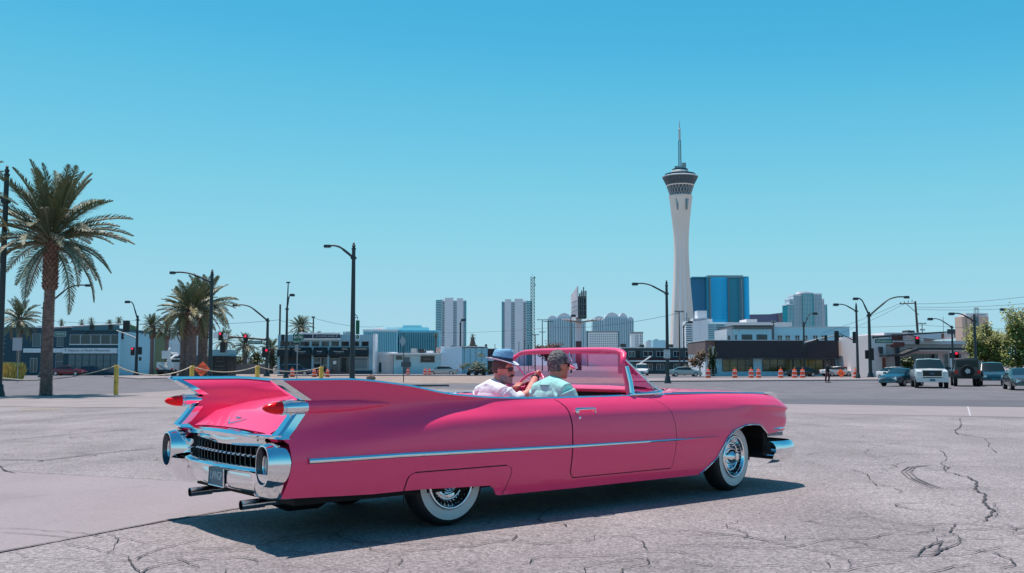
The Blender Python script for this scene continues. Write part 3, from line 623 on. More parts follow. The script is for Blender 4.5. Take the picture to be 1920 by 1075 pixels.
# ------------------------------------------------------------------ cockpit and windscreen
def edge_v(u): return station(u)[1][-1] - .034
b = MB()
uu = np.linspace(CK0, CK1, 20)
for sg in (1, -1): b.grid([[(u, -sg * edge_v(u), wtop(u) - .005), (u, -sg * (edge_v(u) - .05), wtop(u) - .02), (u, -sg * (edge_v(u) - .06), .42)] for u in uu])
b.grid([[(CK0, v, deck_w(CK0, v) - .004), (CK0 + .03, v, .9), (CK0 + .05, v, .42)] for v in np.linspace(-.85, .85, 12)])
b.build('cockpit_lining', PINK_IN, car, 40)
b = MB(); b.b2(CK0, CK1 + .4, -.80, .80, .38, .42); b.build('cockpit_floor', M('carpet', (.25, .05, .09), .9), car)
def seat(u, wtopp, nm, v0=-.76, v1=.76):
    b = MB(); G = []
    for v in np.linspace(v0, v1, 30):
        e = min(1, (v - v0) / .06, (v1 - v) / .06); e = max(0, e) ** .5; rip = .008 * abs(math.sin(v * 22)); t = lerp(.9, 1, e)
        G.append([(u - .13, v, .5), (u - .15, v, wtopp * t - .06), (u - .12, v, wtopp * t - .01), (u - .07, v, wtopp * t), (u - .02, v, wtopp * t - .02), (u + .03 + rip, v, wtopp * t - .12), (u + .09 + rip, v, .60), (u + .12, v, .56), (u + .5, v, .57 + rip), (u + .56, v, .53), (u + .55, v, .42)])
    b.grid(G); return b.build(nm, PINK_IN, car, 50)
seat(1.27, .94, 'front_seat'); seat(.80, .975, 'rear_seat')
# dashboard with a padded roll and a dark instrument slot
b = MB(); b.grid([[(2.50 - .15 * (v / .8) ** 2, v, 1.00), (2.2, v, 1.035), (2.02, v, 1.050), (1.955, v, 1.040), (1.935, v, 1.015), (1.955, v, .992), (1.99, v, .985)] for v in np.linspace(-.84, .84, 24)]); b.build('dashboard_pad', PINK_IN, car, 50)
b = MB(); b.b2(1.985, 2.10, -.82, .82, .91, .985); b.build('dashboard_slot', DARK, car)
b = MB(); b.b2(1.96, 2.10, -.82, .82, .70, .91); b.build('dashboard_panel', PINK, car)
b = MB(); b.grid([[(1.90, v, 1.085 - 1.6 * (v - .38) ** 2), (2.0, v, 1.10 - 1.6 * (v - .38) ** 2), (2.12, v, 1.04)] for v in np.linspace(.19, .57, 12)]); b.build('instrument_hood', PINK_IN, car, 50)
sw = MB(); c0 = Vector((1.83, .38, .985)); ax = Vector((-.85, 0, .5)).normalized(); e1 = Vector((0, 1, 0)); e2 = ax.cross(e1)
sw.tube([c0 + (e1 * math.cos(a) + e2 * math.sin(a)) * .205 for a in np.linspace(0, 2 * PI, 33)], .013, 8); sw.tube([c0 + e1 * .2, c0 - ax * .05, c0 - e1 * .2], .012, 6); sw.tube([c0 - ax * .04, c0 - ax * .4], .03, 8); sw.build('steering_wheel', PINK_IN, car, 60)
# windscreen: wraps round to upright pillars
TOPC = [(1.965, .80, 1.285), (2.015, .765, 1.345), (2.04, .66, 1.376), (2.085, .40, 1.388), (2.10, 0, 1.390)]
BOTC = [(1.975, .878, .985), (2.20, .872, .985), (2.40, .80, .985), (2.58, .50, .995), (2.64, 0, 1.0)]
def sym(Cv, n):
    full = [(p[0], -p[1], p[2]) for p in Cv] + [(p[0], p[1], p[2]) for p in Cv[-2::-1]]; return cubic(full, n)
NT = 49; tc_, bc_ = sym(TOPC, NT), sym(BOTC, NT)
G = []
for a, c in zip(tc_, bc_):
    G.append([a.lerp(c, t) + Vector((.03 * math.sin(PI * t), 0, 0)) for t in np.linspace(0, 1, 9)])
b = MB(); b.grid(G); b.build('windscreen_glass', glass_sheet('windscreen_tint', (.76, .53, .72), .07), car, 60)
# header rail (pink), rolled over the top of the glass
def rail(P, prof, nm, mt, smooth=50):
    b = MB(); G = []
    for i, p in enumerate(P):
        t = (P[min(i + 1, len(P) - 1)] - P[max(0, i - 1)]).normalized(); n_ = Vector((t.y, -t.x, 0)).normalized(); n_ = -n_ if n_.x < 0 else n_; up = t.cross(n_); up = -up if up.z < 0 else up
        e_ = min(i, len(P) - 1 - i) / 14; e_ = .55 + .45 * min(1, e_); G.append([p + n_ * a * e_ + up * c * e_ for a, c in prof])
    b.grid(G, close_j=True); b.add(G[0], [tuple(range(len(prof)))]); b.add(G[-1], [tuple(range(len(prof)))]); return b.build(nm, mt, car, smooth)
hp = cubic([(1.950, -.815, 1.245), (1.955, -.812, 1.285)] + [(p[0], -p[1], p[2] + .004) for p in TOPC[1:]] + [(p[0], p[1], p[2] + .004) for p in TOPC[-2:0:-1]] + [(1.955, .812, 1.285), (1.950, .815, 1.245)], 70)
rail(hp, [(-.055, -.030), (-.050, -.004), (-.02, .012), (.012, .014), (.026, .002), (.024, -.016), (-.01, -.040), (-.05, -.046)], 'windscreen_header', PINK)
for sg in (1, -1):
    def m_(P): return [Vector((p[0], -sg * p[1], p[2])) for p in P]
    b = MB(); b.tube(m_([(1.972, .83, 1.225), (1.985, .865, 1.08), (1.99, .880, .965)]), [.022, .024, .03], 10); b.build('pillar', CHROME, car, 50)
    b = MB(); b.tube(m_([(1.948, .815, 1.225), (1.955, .845, 1.08), (1.958, .865, .965)]), .017, 8); b.build('pillar_trim', PINK, car, 50)
    fr = cubic(m_([(1.99, .80, 1.285), (2.09, .825, 1.20), (2.25, .855, 1.07), (2.385, .875, .985)]), 14); b = MB(); b.tube(fr, .011, 8); b.build('quarter_frame', CHROME, car, 50)
    sill = cubic(m_([(1.95, .885, .972), (2.15, .893, .975), (2.30, .890, .980), (2.40, .860, .988), (2.50, .74, .994)]), 18); b = MB(); b.tube(sill, .017, 8); b.build('windscreen_sill', CHROME, car, 50)
b = MB(); b.tube(bc_[4:-4], .012, 6); b.build('windscreen_base', CHROME, car, 50)
# mirror on a curved stalk, wipers
b = MB(); b.tube(cubic([(2.06, .02, 1.365), (2.03, -.01, 1.33), (2.04, -.03, 1.275), (2.05, -.02, 1.245)], 12), .006, 6); st_ = b.build('mirror_stalk', CHROME, car, 60)
b = MB(); b.box((0, 0, 0), (.03, .20, .05)); mo = b.build('rear_view_mirror', CHROME, car); mo.location = (2.05, 0, 1.225); mo.rotation_euler = (0, R(-14), R(-10))
b = MB(); b.tube([(2.70, -.45, 1.003), (2.64, -.62, 1.0), (2.52, -.78, 1.005)], .008, 6); b.build('wiper', DARK, car, 60)
b = MB(); b.tube([(2.70, .35, 1.006), (2.68, .05, 1.02)], .007, 6); b.build('wiper', DARK, car, 60)
# ------------------------------------------------------------------ kit: palms, trees, lamps, signals, vehicles
M_POLE = M('dark_bronze_paint', (.030, .040, .045), .45, var=.15, scale=3)
M_GALV = M('galvanised_steel', (.34, .35, .36), .45, metal=.6, var=.1)
M_WOOD = M('weathered_pole_wood', (.10, .075, .065), .85, var=.25, scale=6)
M_GLS = M('dark_window_glass', (.02, .035, .045), .06, coat=.5)
M_BLUEGL = M('blue_window_glass', (.03, .10, .14), .08, coat=.6)
M_WHITE = M('white_paint', (.72, .72, .72), .55, var=.05)
M_ALU = M('aluminium_frame', (.42, .44, .46), .4, metal=.3)
M_SIGNG = M('sign_green', (.012, .14, .095), .5)
M_SIGNW = M('sign_white', (.90, .90, .88), .5)
M_BLK = M('black_paint', (.012, .013, .015), .45)
M_TRUNK = M('palm_trunk_bark', (.27, .19, .17), .9, var=.35, scale=5, bump=.6, bscale=18)
M_BOOT = M('palm_boot_bark', (.23, .135, .105), .9, var=.4, scale=6)
M_FR = [M('palm_frond_%s' % n, c, .5, var=.35, scale=1.2) for n, c in (('dull', (.13, .14, .068)), ('grey', (.20, .20, .125)), ('dry', (.24, .19, .075)))]
def frond_mesh(name, L, arch, leaf, n, mat, seed=0, wid=.03, droop=.35):
    """a feather leaf along +x: an arching rachis with two ranks of narrow leaflets"""
    rn = random.Random(seed); b = MB()
    def pos(t): return Vector((L * (t - .18 * arch * t * t), 0, L * (.25 * t - arch * t * t * .75)))
    P = [pos(t) for t in np.linspace(0, 1, 7)]; b.tube(P, [L * .012 * (1 - .85 * t) + .006 for t in np.linspace(0, 1, 7)], 4, cap=False)
    for i in range(n):
        t = .16 + .84 * (i + .5) / n; p = pos(t); d = (pos(min(1, t + .02)) - pos(t - .02)).normalized(); up = Vector((0, 1, 0)).cross(d) * -1
        ln = leaf * (math.sin(PI * (t * .86 + .12)) ** .7) * rn.uniform(.8, 1.1)
        for s in (-1, 1):
            o = (d * rn.uniform(.55, .8) + Vector((0, s, 0)) * rn.uniform(.6, .85) + up * rn.uniform(.15, .6)).normalized()
            tip = p + o * ln + Vector((0, 0, -droop * ln * rn.uniform(.4, 1.2))); mid = p + o * ln * .5 + Vector((0, 0, -droop * .12 * ln)); w_ = d.cross(o).normalized().cross(o) * wid
            b.add([p - w_ * .4, p + w_ * .4, mid + w_, mid - w_, tip], [(0, 1, 2, 3), (3, 2, 4)])
    return b.mesh(name, mat, 0, fix=False)
FRONDS = {}
def fronds(kind):
    if kind not in FRONDS:
        n, wd, lf = {'near': (60, .017, .150), 'mid': (30, .036, .20), 'far': (14, .06, .24)}[kind]
        FRONDS[kind] = [frond_mesh('frond', 1.0, a, lf, n, M_FR[m], s, wd / 3.2, dr) for a, m, s, dr in ((.30, 0, 1, .15), (.5, 0, 2, .25), (.75, 1, 3, .4), (1.0, 2, 4, .55), (.6, 1, 5, .3))]
    return FRONDS[kind]
def date_palm(loc, h, rad, label, kind='mid', n=60, tr=.32, group=None, seed=0, boot=.25, low=-38, dry=.12, far_label=None):
    rn = random.Random(seed); t = thing('date_palm', label, 'palm tree', loc, rn.uniform(0, 6), group)
    b = MB(); rings = int(max(8, h / (.115 if kind == 'near' else .2))); ns = 14 if kind == 'near' else 10; hb = h * (1 - boot)
    bend = rn.uniform(-.1, .1); 
    def cx(z): return bend * (z / h) ** 2
    prof = []
    for i in range(rings):
        z = hb * i / rings; r = tr * (1.12 - .2 * min(1, z / (h * .25)) if z < h * .25 else .92); prof += [(r * .88, z), (r * 1.06, z + hb / rings * .82)]
    b.lathe(prof, ns); b.v = [(x + cx(z) + rn.uniform(-1, 1) * tr * .035, y + rn.uniform(-1, 1) * tr * .035, z) for x, y, z in b.v]
    b.build('trunk', M_TRUNK, t, 0)
    b = MB(); hh = h - hb; k = int(max(5, hh / (.16 if kind == 'near' else .3)))
    b.lathe([(tr * .9, hb), (tr * 1.25, hb + hh * .1), (tr * 1.2, h - hh * .1), (tr * .8, h + hh * .12), (0, h + hh * .15)], ns)
    for i in range(k):
        z = hb + hh * i / k
        for j in range(ns - 2):
            a = 2 * PI * (j + .5 * (i % 2)) / (ns - 2); c, s = math.cos(a), math.sin(a); r0, r1 = tr * 1.12, tr * rn.uniform(1.38, 1.55); dw = PI / (ns - 2) * .95; dz = hh / k
            b.add([(r0 * math.cos(a - dw), r0 * math.sin(a - dw), z), (r0 * math.cos(a + dw), r0 * math.sin(a + dw), z), (r1 * math.cos(a + dw * .6), r1 * math.sin(a + dw * .6), z + dz * 1.25), (r1 * math.cos(a - dw * .6), r1 * math.sin(a - dw * .6), z + dz * 1.25), (r0 * c, r0 * s, z + dz * 1.3)], [(0, 1, 2, 3), (3, 2, 4)])
    b.v = [(x + cx(z), y, z) for x, y, z in b.v]; b.build('crown_shaft', M_BOOT, t)
    fm = fronds(kind)
    for i in range(n):
        q = (i + .5) / n; el = lerp(84, low, q) + rn.uniform(-13, 13); az = i * 2.39996 + rn.uniform(-.4, .4)
        if q > .93: el -= rn.uniform(15, 50)
        me = fm[0] if q < .25 else fm[1] if q < .5 else fm[4] if q < .68 else fm[2]
        if rn.random() < dry and q > .5: me = fm[3]
        L = rad * rn.uniform(.86, 1.08) * (1 - .12 * abs(q - .45))
        o = bpy.data.objects.new('frond', me); COL.objects.link(o); o.parent = t; o.location = (cx(h) + math.cos(az) * tr * .5, math.sin(az) * tr * .5, h + hh * .05 - q * hh * .25); o.rotation_euler = Euler((rn.uniform(-.5, .5), -R(el) + .2, az), 'XYZ'); o.scale = (L, L, L)
    return t
def far_palm(loc, h, rad, label, group=None, seed=0, tr=.2, n=30, skirt=False):
    rn = random.Random(seed); t = thing('palm_tree', label, 'palm tree', loc, 0, group)
    b = MB(); b.lathe([(tr * 1.2, 0), (tr, h * .3), (tr * .85, h)], 8); b.build('trunk', M_TRUNK, t)
    b = MB(); base = fronds('far'); 
    for i in range(n):
        q = (i + .5) / n; el = lerp(80, -45, q) + rn.uniform(-10, 10); me = base[0 if q < .35 else 1 if q < .6 else 2]; L = rad * rn.uniform(.85, 1.1)
        mt = Matrix.Translation((0, 0, h)) @ Euler((0, -R(el) + .2, i * 2.4), 'XYZ').to_matrix().to_4x4() @ Matrix.Scale(L, 4)
        b.add([mt @ v.co for v in me.vertices], [list(p.vertices) for p in me.polygons], 1 if q > .6 else 0)
    b.build('crown', [M_FR[0], M_FR[1]], t, fix=False)
    if skirt: b = MB(); b.lathe([(tr * 1.2, h * .35), (tr * 3.2, h * .5), (tr * 2.6, h * .8), (tr, h)], 10); b.build('dead_skirt', M_BOOT, t)
    return t
LEAF = [M('leaf_%d' % i, c, .55, var=.3, scale=.8) for i, c in enumerate(((.065, .085, .022), (.10, .11, .028), (.045, .065, .022)))]
def tree(loc, blobs, n, size, label, cat='tree', trunk_r=.15, group=None, seed=0, mats=None, name='broadleaf_tree', limbs=True):
    """trunk with limbs to every clump of the crown; the crown is many separate leaf sprays"""
    rn = random.Random(seed); t = thing(name, label, cat, loc, 0, group); b = MB()
    zb = min(bl[0][2] - bl[1][2] for bl in blobs)
    if limbs:
        fork = max(.3, zb * .7); b.tube([(0, 0, -.05), (rn.uniform(-.1, .1), 0, fork)], [trunk_r, trunk_r * .75], 7)
        for c, r in blobs:
            m = (c[0] * .5 + rn.uniform(-.2, .2), c[1] * .5, lerp(fork, c[2], .6)); b.tube([(0, 0, fork * .95), m, c], [trunk_r * .6, trunk_r * .35, trunk_r * .12], 5)
            for _ in range(3): b.tube([m, (c[0] + rn.uniform(-.7, .7) * r[0], c[1] + rn.uniform(-.7, .7) * r[1], c[2] + rn.uniform(-.2, .9) * r[2])], [trunk_r * .22, trunk_r * .05], 4)
        b.build('trunk', M('tree_bark', (.09, .07, .055), .9, var=.3), t)
    b = MB(); tot = sum(r[0] * r[1] * r[2] for c, r in blobs)
    for c, r in blobs:
        subs = [(Vector((c[0] + rn.gauss(0, .5) * r[0], c[1] + rn.gauss(0, .5) * r[1], c[2] + rn.gauss(0, .5) * r[2])), rn.uniform(.22, .45)) for _ in range(14)]
        for _ in range(int(n * r[0] * r[1] * r[2] / tot)):
            s0, k = rn.choice(subs); p = s0 + Vector((rn.gauss(0, k) * r[0], rn.gauss(0, k) * r[1], rn.gauss(0, k) * r[2])) * .8
            a = Vector((rn.gauss(0, 1), rn.gauss(0, 1), rn.gauss(0, .7))).normalized() * size * rn.uniform(.6, 1.3); u = a.orthogonal().normalized() * size * rn.uniform(.25, .5)
            b.add([p - a * .5, p + u, p + a * .5, p - u], [(0, 1, 2, 3)], 0 if rn.random() < .5 else 1)
    b.build('crown', mats or [LEAF[0], LEAF[1]], t, fix=False); return t

def lamp(px, pb, pt, heads, label, wpx=6, Y=None, finial=False, group='street lamps', mat=None, banner=False):
    """street lamp standing on the street plane; heads: photo pixels (x, y) of each luminaire and where its arm leaves the pole"""
    Y = Y or sy(pb); k = mpp(Y); base = at(px, pb, Y); H = (pb - pt) * k * 1.004; r = wpx * k / 2; t = thing('street_lamp', label, 'street lamp', (base.x, Y, ST), 0, group); mat = mat or M_POLE
    H = at(px, pt, Y).z - ST
    b = MB(); b.lathe([(r * 1.1, .3), (r, H * .3), (r * .72, H)], 12); b.build('pole', mat, t, 40)
    b = MB(); b.lathe([(r * 2.1, 0), (r * 2.0, .12), (r * 1.6, .35), (r * 1.5, .55), (r * 1.1, .62)], 12); b.build('base', mat, t, 40)
    if finial: b = MB(); b.lathe([(r * .9, H), (r * .95, H + .08), (r * .5, H + .14), (r * .8, H + .28), (r * .35, H + .38), (r * .5, H + .46), (0, H + .55)], 10); b.build('finial', mat, t, 50)
    for hx, hy, ay in heads:
        p = at(hx, hy, Y); x1, z1 = p.x - base.x, p.z - ST; z0 = at(px, ay, Y).z - ST; s = 1 if x1 > 0 else -1; d = abs(x1)
        pts = cubic([(0, 0, z0), (s * d * .32, 0, lerp(z0, z1, .52)), (s * d * .62, 0, lerp(z0, z1, .92)), (s * d * .85, 0, z1 + .02), (x1, 0, z1)], 12)
        b = MB(); b.tube(pts, [r * .5] * 6 + [r * .38] * 6, 8); b.box((0, 0, z0), (r * 2.1, r * 2.1, .16)); b.build('arm', mat, t, 50)
        w_ = max(.55, 10 * k); b = MB(); b.box((x1 + s * w_ * .3, 0, z1 - .02), (w_, .32, max(.16, 4.2 * k)), taper=.8); hd = b.build('lamp_head', mat, t); b = MB(); b.box((x1 + s * w_ * .3, 0, z1 - .05 - max(.16, 4.2 * k) / 2), (w_ * .8, .25, .05)); b.build('lens', LENS_G, hd)
    return t
RED_ON = M('red_signal_light', (1, .02, .08), .4, emit=1.1); LENS_OFF = M('dark_signal_lens', (.03, .03, .03), .2)
def signal(px, py, Y, hpx, label, lit=None, face=1, hanger=0, group='traffic signals', wpx=None):
    """three-section signal head; face 1 shows its lenses to us, 0 shows its side or back"""
    p = at(px, py, Y); k = mpp(Y); h = hpx * k; w_ = (wpx or hpx * .42) * k; t = thing('traffic_signal', label, 'traffic signal', (p.x, Y, p.z), 0, group)
    b = MB(); b.box((0, .12, 0), (w_, .22, h)); b.box((0, .02, 0), (w_ * 1.05, .03, h * 1.02)); b.build('housing', M_BLK, t)
    for i in range(3):
        z = h * (.32 - .32 * i); r = w_ * .36
        if face: b = MB(); b.lathe([(0, -.03), (r, -.02), (r, .02)], 14, (0, 0, z), 'y'); b.build('signal_lens', RED_ON if lit == i else LENS_OFF, t, label='lit red lens' if lit == i else None)
        sgn = -1 if face else 1; b = MB(); b.lathe([(r * 1.1, -.02 if face else .2), (r * 1.1, .30 * sgn if face else .5)], 12, (0, 0, z), 'y', a0=-.5, a1=PI + .5); b.build('visor', M_BLK, t)
    if hanger: b = MB(); b.tube([(0, .1, h / 2), (0, .1, h / 2 + hanger)], .05, 6); b.build('bracket', M_BLK, t)
    return t
def mast(px0, py0, px1, py1, Y, label, wpx=3.2, mat=None):
    """the tapering signal arm"""
    a, c = at(px0, py0, Y), at(px1, py1, Y); k = mpp(Y); t = thing('signal_mast_arm', label, 'mast arm', a); d = c - a
    b = MB(); b.tube([(0, 0, 0), d * .5 + Vector((0, 0, .05)), d], [wpx * k * .62, wpx * k * .5, wpx * k * .38], 10); b.build('arm_tube', mat or M_POLE, t, 50)
    b = MB(); b.lathe([(wpx * k * .9, -.06), (wpx * k * .9, .06)], 10, (0, 0, 0), 'x'); b.build('arm_flange', mat or M_POLE, t); return t
def plate_sign(px, py, Y, wpx, hpx, txt, label, mat=None, tmat=None, size=.62, name='street_sign', cat='street sign', border=None, hang=0, wtxt=.84):
    p = at(px, py, Y); k = mpp(Y); w_, h = wpx * k, hpx * k; t = thing(name, label, cat, p); b = MB(); b.box((0, 0, 0), (w_, .04, h)); b.build('panel', mat or M_SIGNG, t)
    if border: b = MB(); b.box((0, .005, 0), (w_ * 1.05, .04, h * 1.14)); b.build('border', border, t)
    lines = txt.split('|') if txt else []
    for i, l in enumerate(lines):
        hh = h / len(lines); text(l, hh * size * 1.3, (0, -.028, h / 2 - hh * (i + .5)), tmat or M_SIGNW, t, width=w_ * wtxt)
    if hang: b = MB(); b.b2(-w_ * .35, -w_ * .32, .02, .05, h / 2, h / 2 + hang); b.b2(w_ * .32, w_ * .35, .02, .05, h / 2, h / 2 + hang); b.build('bracket', M_POLE, t)
    return t
def post(px, pb, pt, Y, label, wpx=2.5, mat=None, name='sign_post', cat='post'):
    p = at(px, pb, Y); k = mpp(Y); H = at(px, pt, Y).z - ST; t = thing(name, label, cat, (p.x, Y, ST)); b = MB(); b.tube([(0, 0, 0), (0, 0, H)], wpx * k / 2, 8); b.build('shaft', mat or M_GALV, t, 50); return t
def cone_drum(px, pb, label, Y=None):
    Y = Y or sy(pb); p = at(px, pb, Y); return p, Y
M_OR = M('drum_orange', (.98, .10, .03), .5, var=.08); M_RUB = M('drum_base_rubber', (.02, .02, .02), .8)
DRUM = None
def drum(px, pb, label, Y=None, s=1.0):
    global DRUM
    Y = Y or sy(pb); p = at(px, pb, Y); loc = (p.x, Y, ST + .02)
    if DRUM is None:
        t = thing('traffic_drum', label, 'traffic drum', loc, 0, 'orange traffic drums along the road works'); pr = [(.29, .06), (.28, .30), (.265, .30), (.265, .52), (.25, .52), (.25, .74), (.235, .74), (.235, .96), (.20, 1.0), (.06, 1.02), (.06, 1.08), (0, 1.1)]
        b = MB(); b.lathe(pr, 16); b.build('barrel', M_OR, t, 40)
        for z, r in ((.345, .266), (.79, .238)): b = MB(); b.lathe([(r + .004, z), (r, z + .085)], 16); b.build('band', M_SIGNW, t, 40)
        b = MB(); b.lathe([(.38, 0), (.38, .05), (.3, .09)], 16); b.build('base_ring', M_RUB, t, 40)
        b = MB(); b.b2(-.05, .05, -.04, .04, 1.08, 1.28); b.build('warning_light', M('amber_lens', (.7, .25, .05), .3), t); DRUM = t; return t
    d = dup(DRUM, loc, random.uniform(0, 6), label); d.scale = (s, s, s); return d
# vehicles: local x forward, origin on the ground under the middle
M_TYRE = M('car_tyre', (.014, .014, .015), .8); M_RIM = M('alloy_rim', (.45, .46, .48), .3, metal=.8); M_CARGL = M('car_glass', (.012, .026, .032), .12, spec=.3); M_LAMP = M('head_lamp_glass', (.62, .66, .68), .08, coat=1, metal=.3); M_PLATE = M('plate_teal', (.03, .2, .26))
CARS = {
 # x, sill z, belt z, roof z, half width at belt, half width at roof, segment kind to next
 'sedan': [(-2.38, .48, .78, .80, .70, .62, 'b'), (-2.30, .30, .93, .95, .82, .70, 'b'), (-1.65, .24, .98, 1.01, .90, .72, 'w'), (-.95, .24, .97, 1.36, .91, .62, 'c'), (.15, .24, .95, 1.42, .91, .64, 'c'), (.45, .24, .94, 1.40, .91, .63, 'w'), (1.20, .24, .93, .97, .90, .74, 'b'), (2.0, .24, .80, .84, .86, .70, 'b'), (2.30, .28, .68, .72, .76, .62, 'b'), (2.40, .34, .56, .58, .62, .5, 'b')],
 'suv': [(-2.30, .50, .95, 1.0, .78, .70, 'b'), (-2.22, .40, 1.02, 1.5, .88, .66, 'c'), (-1.9, .32, 1.02, 1.70, .92, .70, 'c'), (.2, .32, 1.0, 1.74, .93, .72, 'c'), (.5, .32, 1.0, 1.70, .93, .70, 'w'), (1.15, .32, 1.02, 1.06, .92, .80, 'b'), (2.05, .32, .95, .99, .88, .76, 'b'), (2.25, .36, .80, .84, .80, .68, 'b'), (2.33, .42, .66, .68, .68, .6, 'b')],
 'pickup': [(-2.9, .55, 1.15, 1.16, .92, .85, 'b'), (-2.85, .5, 1.22, 1.23, .97, .9, 'b'), (-1.2, .42, 1.22, 1.23, .98, .9, 'w'), (-1.05, .42, 1.22, 1.80, .98, .74, 'c'), (-.2, .42, 1.2, 1.90, .98, .76, 'c'), (.35, .42, 1.2, 1.86, .98, .74, 'w'), (1.15, .42, 1.22, 1.26, .98, .86, 'b'), (2.45, .42, 1.12, 1.16, .97, .84, 'b'), (2.62, .46, 1.06, 1.08, .94, .8, 'b')],
 'jeep': [(-1.95, .55, 1.08, 1.74, .76, .69, 'c'), (-1.90, .52, 1.10, 1.80, .78, .71, 'c'), (.05, .5, 1.10, 1.82, .78, .71, 'c'), (.25, .5, 1.10, 1.78, .78, .70, 'w'), (.55, .5, 1.10, 1.13, .77, .7, 'b'), (1.85, .5, 1.04, 1.07, .66, .58, 'b'), (1.95, .52, 1.0, 1.02, .64, .56, 'b')],
 'van': [(-2.4, .45, 1.0, 1.65, .86, .70, 'c'), (-2.3, .34, 1.0, 1.76, .93, .74, 'c'), (.4, .30, .98, 1.78, .95, .74, 'c'), (.75, .3, .98, 1.70, .95, .72, 'w'), (1.6, .3, 1.0, 1.04, .93, .78, 'b'), (2.25, .32, .86, .9, .85, .7, 'b'), (2.42, .4, .64, .66, .7, .6, 'b')]}
def vehicle(kind, px, pb, heading, paint, label, cat='car', name='parked_car', Y=None, s=1.0, group=None, wheel_r=None, lower=None):
    Y = Y or sy(pb); p = at(px, pb, Y); t = thing(name, label, cat, (p.x, Y, ST), R(heading), group); t.scale = (s, s, s); S = CARS[kind]
    rows = []
    for x, z0, zb, zr, wb, wr, sg in S:
        zm = lerp(z0, zb, .55); half = [(wb * .90, z0), (wb * 1.0, lerp(z0, zb, .2)), (wb * 1.015, zm), (wb * .985, lerp(zm, zb, .7)), (wb * .955, zb), (wr, lerp(zb, zr, .92)), (wr * .88, zr - .008), (0, zr + .02)]
        rows.append([(x, -a, z) for a, z in half] + [(x, a, z) for a, z in half[-2::-1]])
    b = MB(); n = len(rows[0]); V = [q for r in rows for q in r]; Fs = []; MI = []; C = n // 2
    for i in range(len(rows) - 1):
        for j in range(n - 1):
            jj = min(j, n - 2 - j); kd = S[i][6]; g = (kd == 'c' and jj == 4) or (kd == 'w' and jj >= 4)
            if kind == 'jeep' and kd == 'c' and jj == 5: g = False
            Fs.append((i * n + j, i * n + j + 1, (i + 1) * n + j + 1, (i + 1) * n + j)); MI.append(1 if g else 2 if (jj == 0 and lower) else 0)
    for i0 in (0, len(rows) - 1):
        Fs.append(tuple(range(i0 * n, i0 * n + n))); MI.append(0)
    b.v = V; b.f = Fs; b.mi = MI; body = b.build('body', [paint, M_CARGL, lower or M_BLK], t, 32)
    L0, L1 = S[0][0], S[-1][0]; wr_ = wheel_r or {'sedan': .32, 'suv': .36, 'pickup': .40, 'jeep': .40, 'van': .34}[kind]; ax = {'sedan': (-1.42, 1.42), 'suv': (-1.35, 1.42), 'pickup': (-1.75, 1.75), 'jeep': (-1.25, 1.25), 'van': (-1.4, 1.5)}[kind]; wid = max(q[4] for q in S)
    first = None
    for xx in ax:
        for sgn in (1, -1):
            if first is None:
                e = bpy.data.objects.new('wheel', None); COL.objects.link(e); e.parent = t; b = MB(); b.lathe([(wr_ * .6, -.11), (wr_ * .95, -.11), (wr_, -.07), (wr_, .07), (wr_ * .95, .11), (wr_ * .6, .11)], 18, (0, 0, 0), 'y'); b.build('tyre', M_TYRE, e, 40); b = MB(); b.lathe([(0, .09), (wr_ * .2, .10), (wr_ * .3, .07), (wr_ * .52, .10), (wr_ * .62, .112)], 18, (0, 0, 0), 'y'); b.build('rim', M_RIM, e, 30); first = e
            else:
                e = link_copy(first, t)
                for c_ in list(first.children): link_copy(c_, e)
            e.location = (xx, sgn * (wid - .10), wr_); e.rotation_euler = (0, 0, 0 if sgn > 0 else PI)
            b = MB(); b.lathe([(wr_ * 1.14, 0), (wr_ * 1.14, .008)], 14, (0, 0, 0), 'y', a0=0, a1=PI); b.v = [(x + xx, sgn * (wid * 1.012 + y * .2), z + wr_) for x, y, z in b.v]
    zf, wf = S[-1][2], S[-1][4]; z0f = S[-1][1]
    nose = S[-2][0]; zn = S[-2][2]; wn = S[-2][4]
    for sgn in (1, -1):
        b = MB(); b.box((nose + .02, sgn * (wn - .17), zn - .10), (.16, .30, .16), 0, taper=.9); b.build('head_lamp', M_LAMP, t)
        b = MB(); b.box((L0 + .02, sgn * (S[1][4] - .12), S[1][2] - .16), (.08, .18, .2)); b.build('tail_lamp', REDLENS, t)
        mz = max(q[2] for q in S) + .02; mx_ = [q[0] for q in S if q[6] == 'w'][-1] + .35; b = MB(); b.box((mx_, sgn * (wid + .12), mz + .04), (.12, .24, .16), taper=.85); b.build('wing_mirror', paint if kind != 'pickup' else M_BLK, t)
    b = MB(); b.box((L1 - .02, 0, lerp(z0f, zf, .55)), (.07, wf * 1.2, (zf - z0f) * .55)); b.build('grille', M_BLK, t)
    b = MB(); b.box((L1 - .06, 0, z0f + .04), (.22, S[-2][4] * 1.9, .16), taper=.94); b.build('front_bumper', lower or paint, t)
    b = MB(); b.box((L0 + .03, 0, S[0][1] + .04), (.18, S[1][4] * 1.9, .18), taper=.95); b.build('rear_bumper', lower or paint, t)
    b = MB(); b.box((L1 + .055, 0, z0f + .08), (.02, .34, .16)); b.build('licence_plate', M_PLATE, t)
    return t
def wire(name, pts, label, r=.02, sag=.4, n=14, group='overhead wires'):
    P = []; 
    for (a, c) in zip(pts, pts[1:]):
        for q in np.linspace(0, 1, n): P.append(a.lerp(c, q) - Vector((0, 0, sag * 4 * q * (1 - q))))
    b = MB(); b.tube(P, r, 4, cap=False); o = b.build(name, M_BLK, fix=False); tag(o, label, 'wire', group); return o
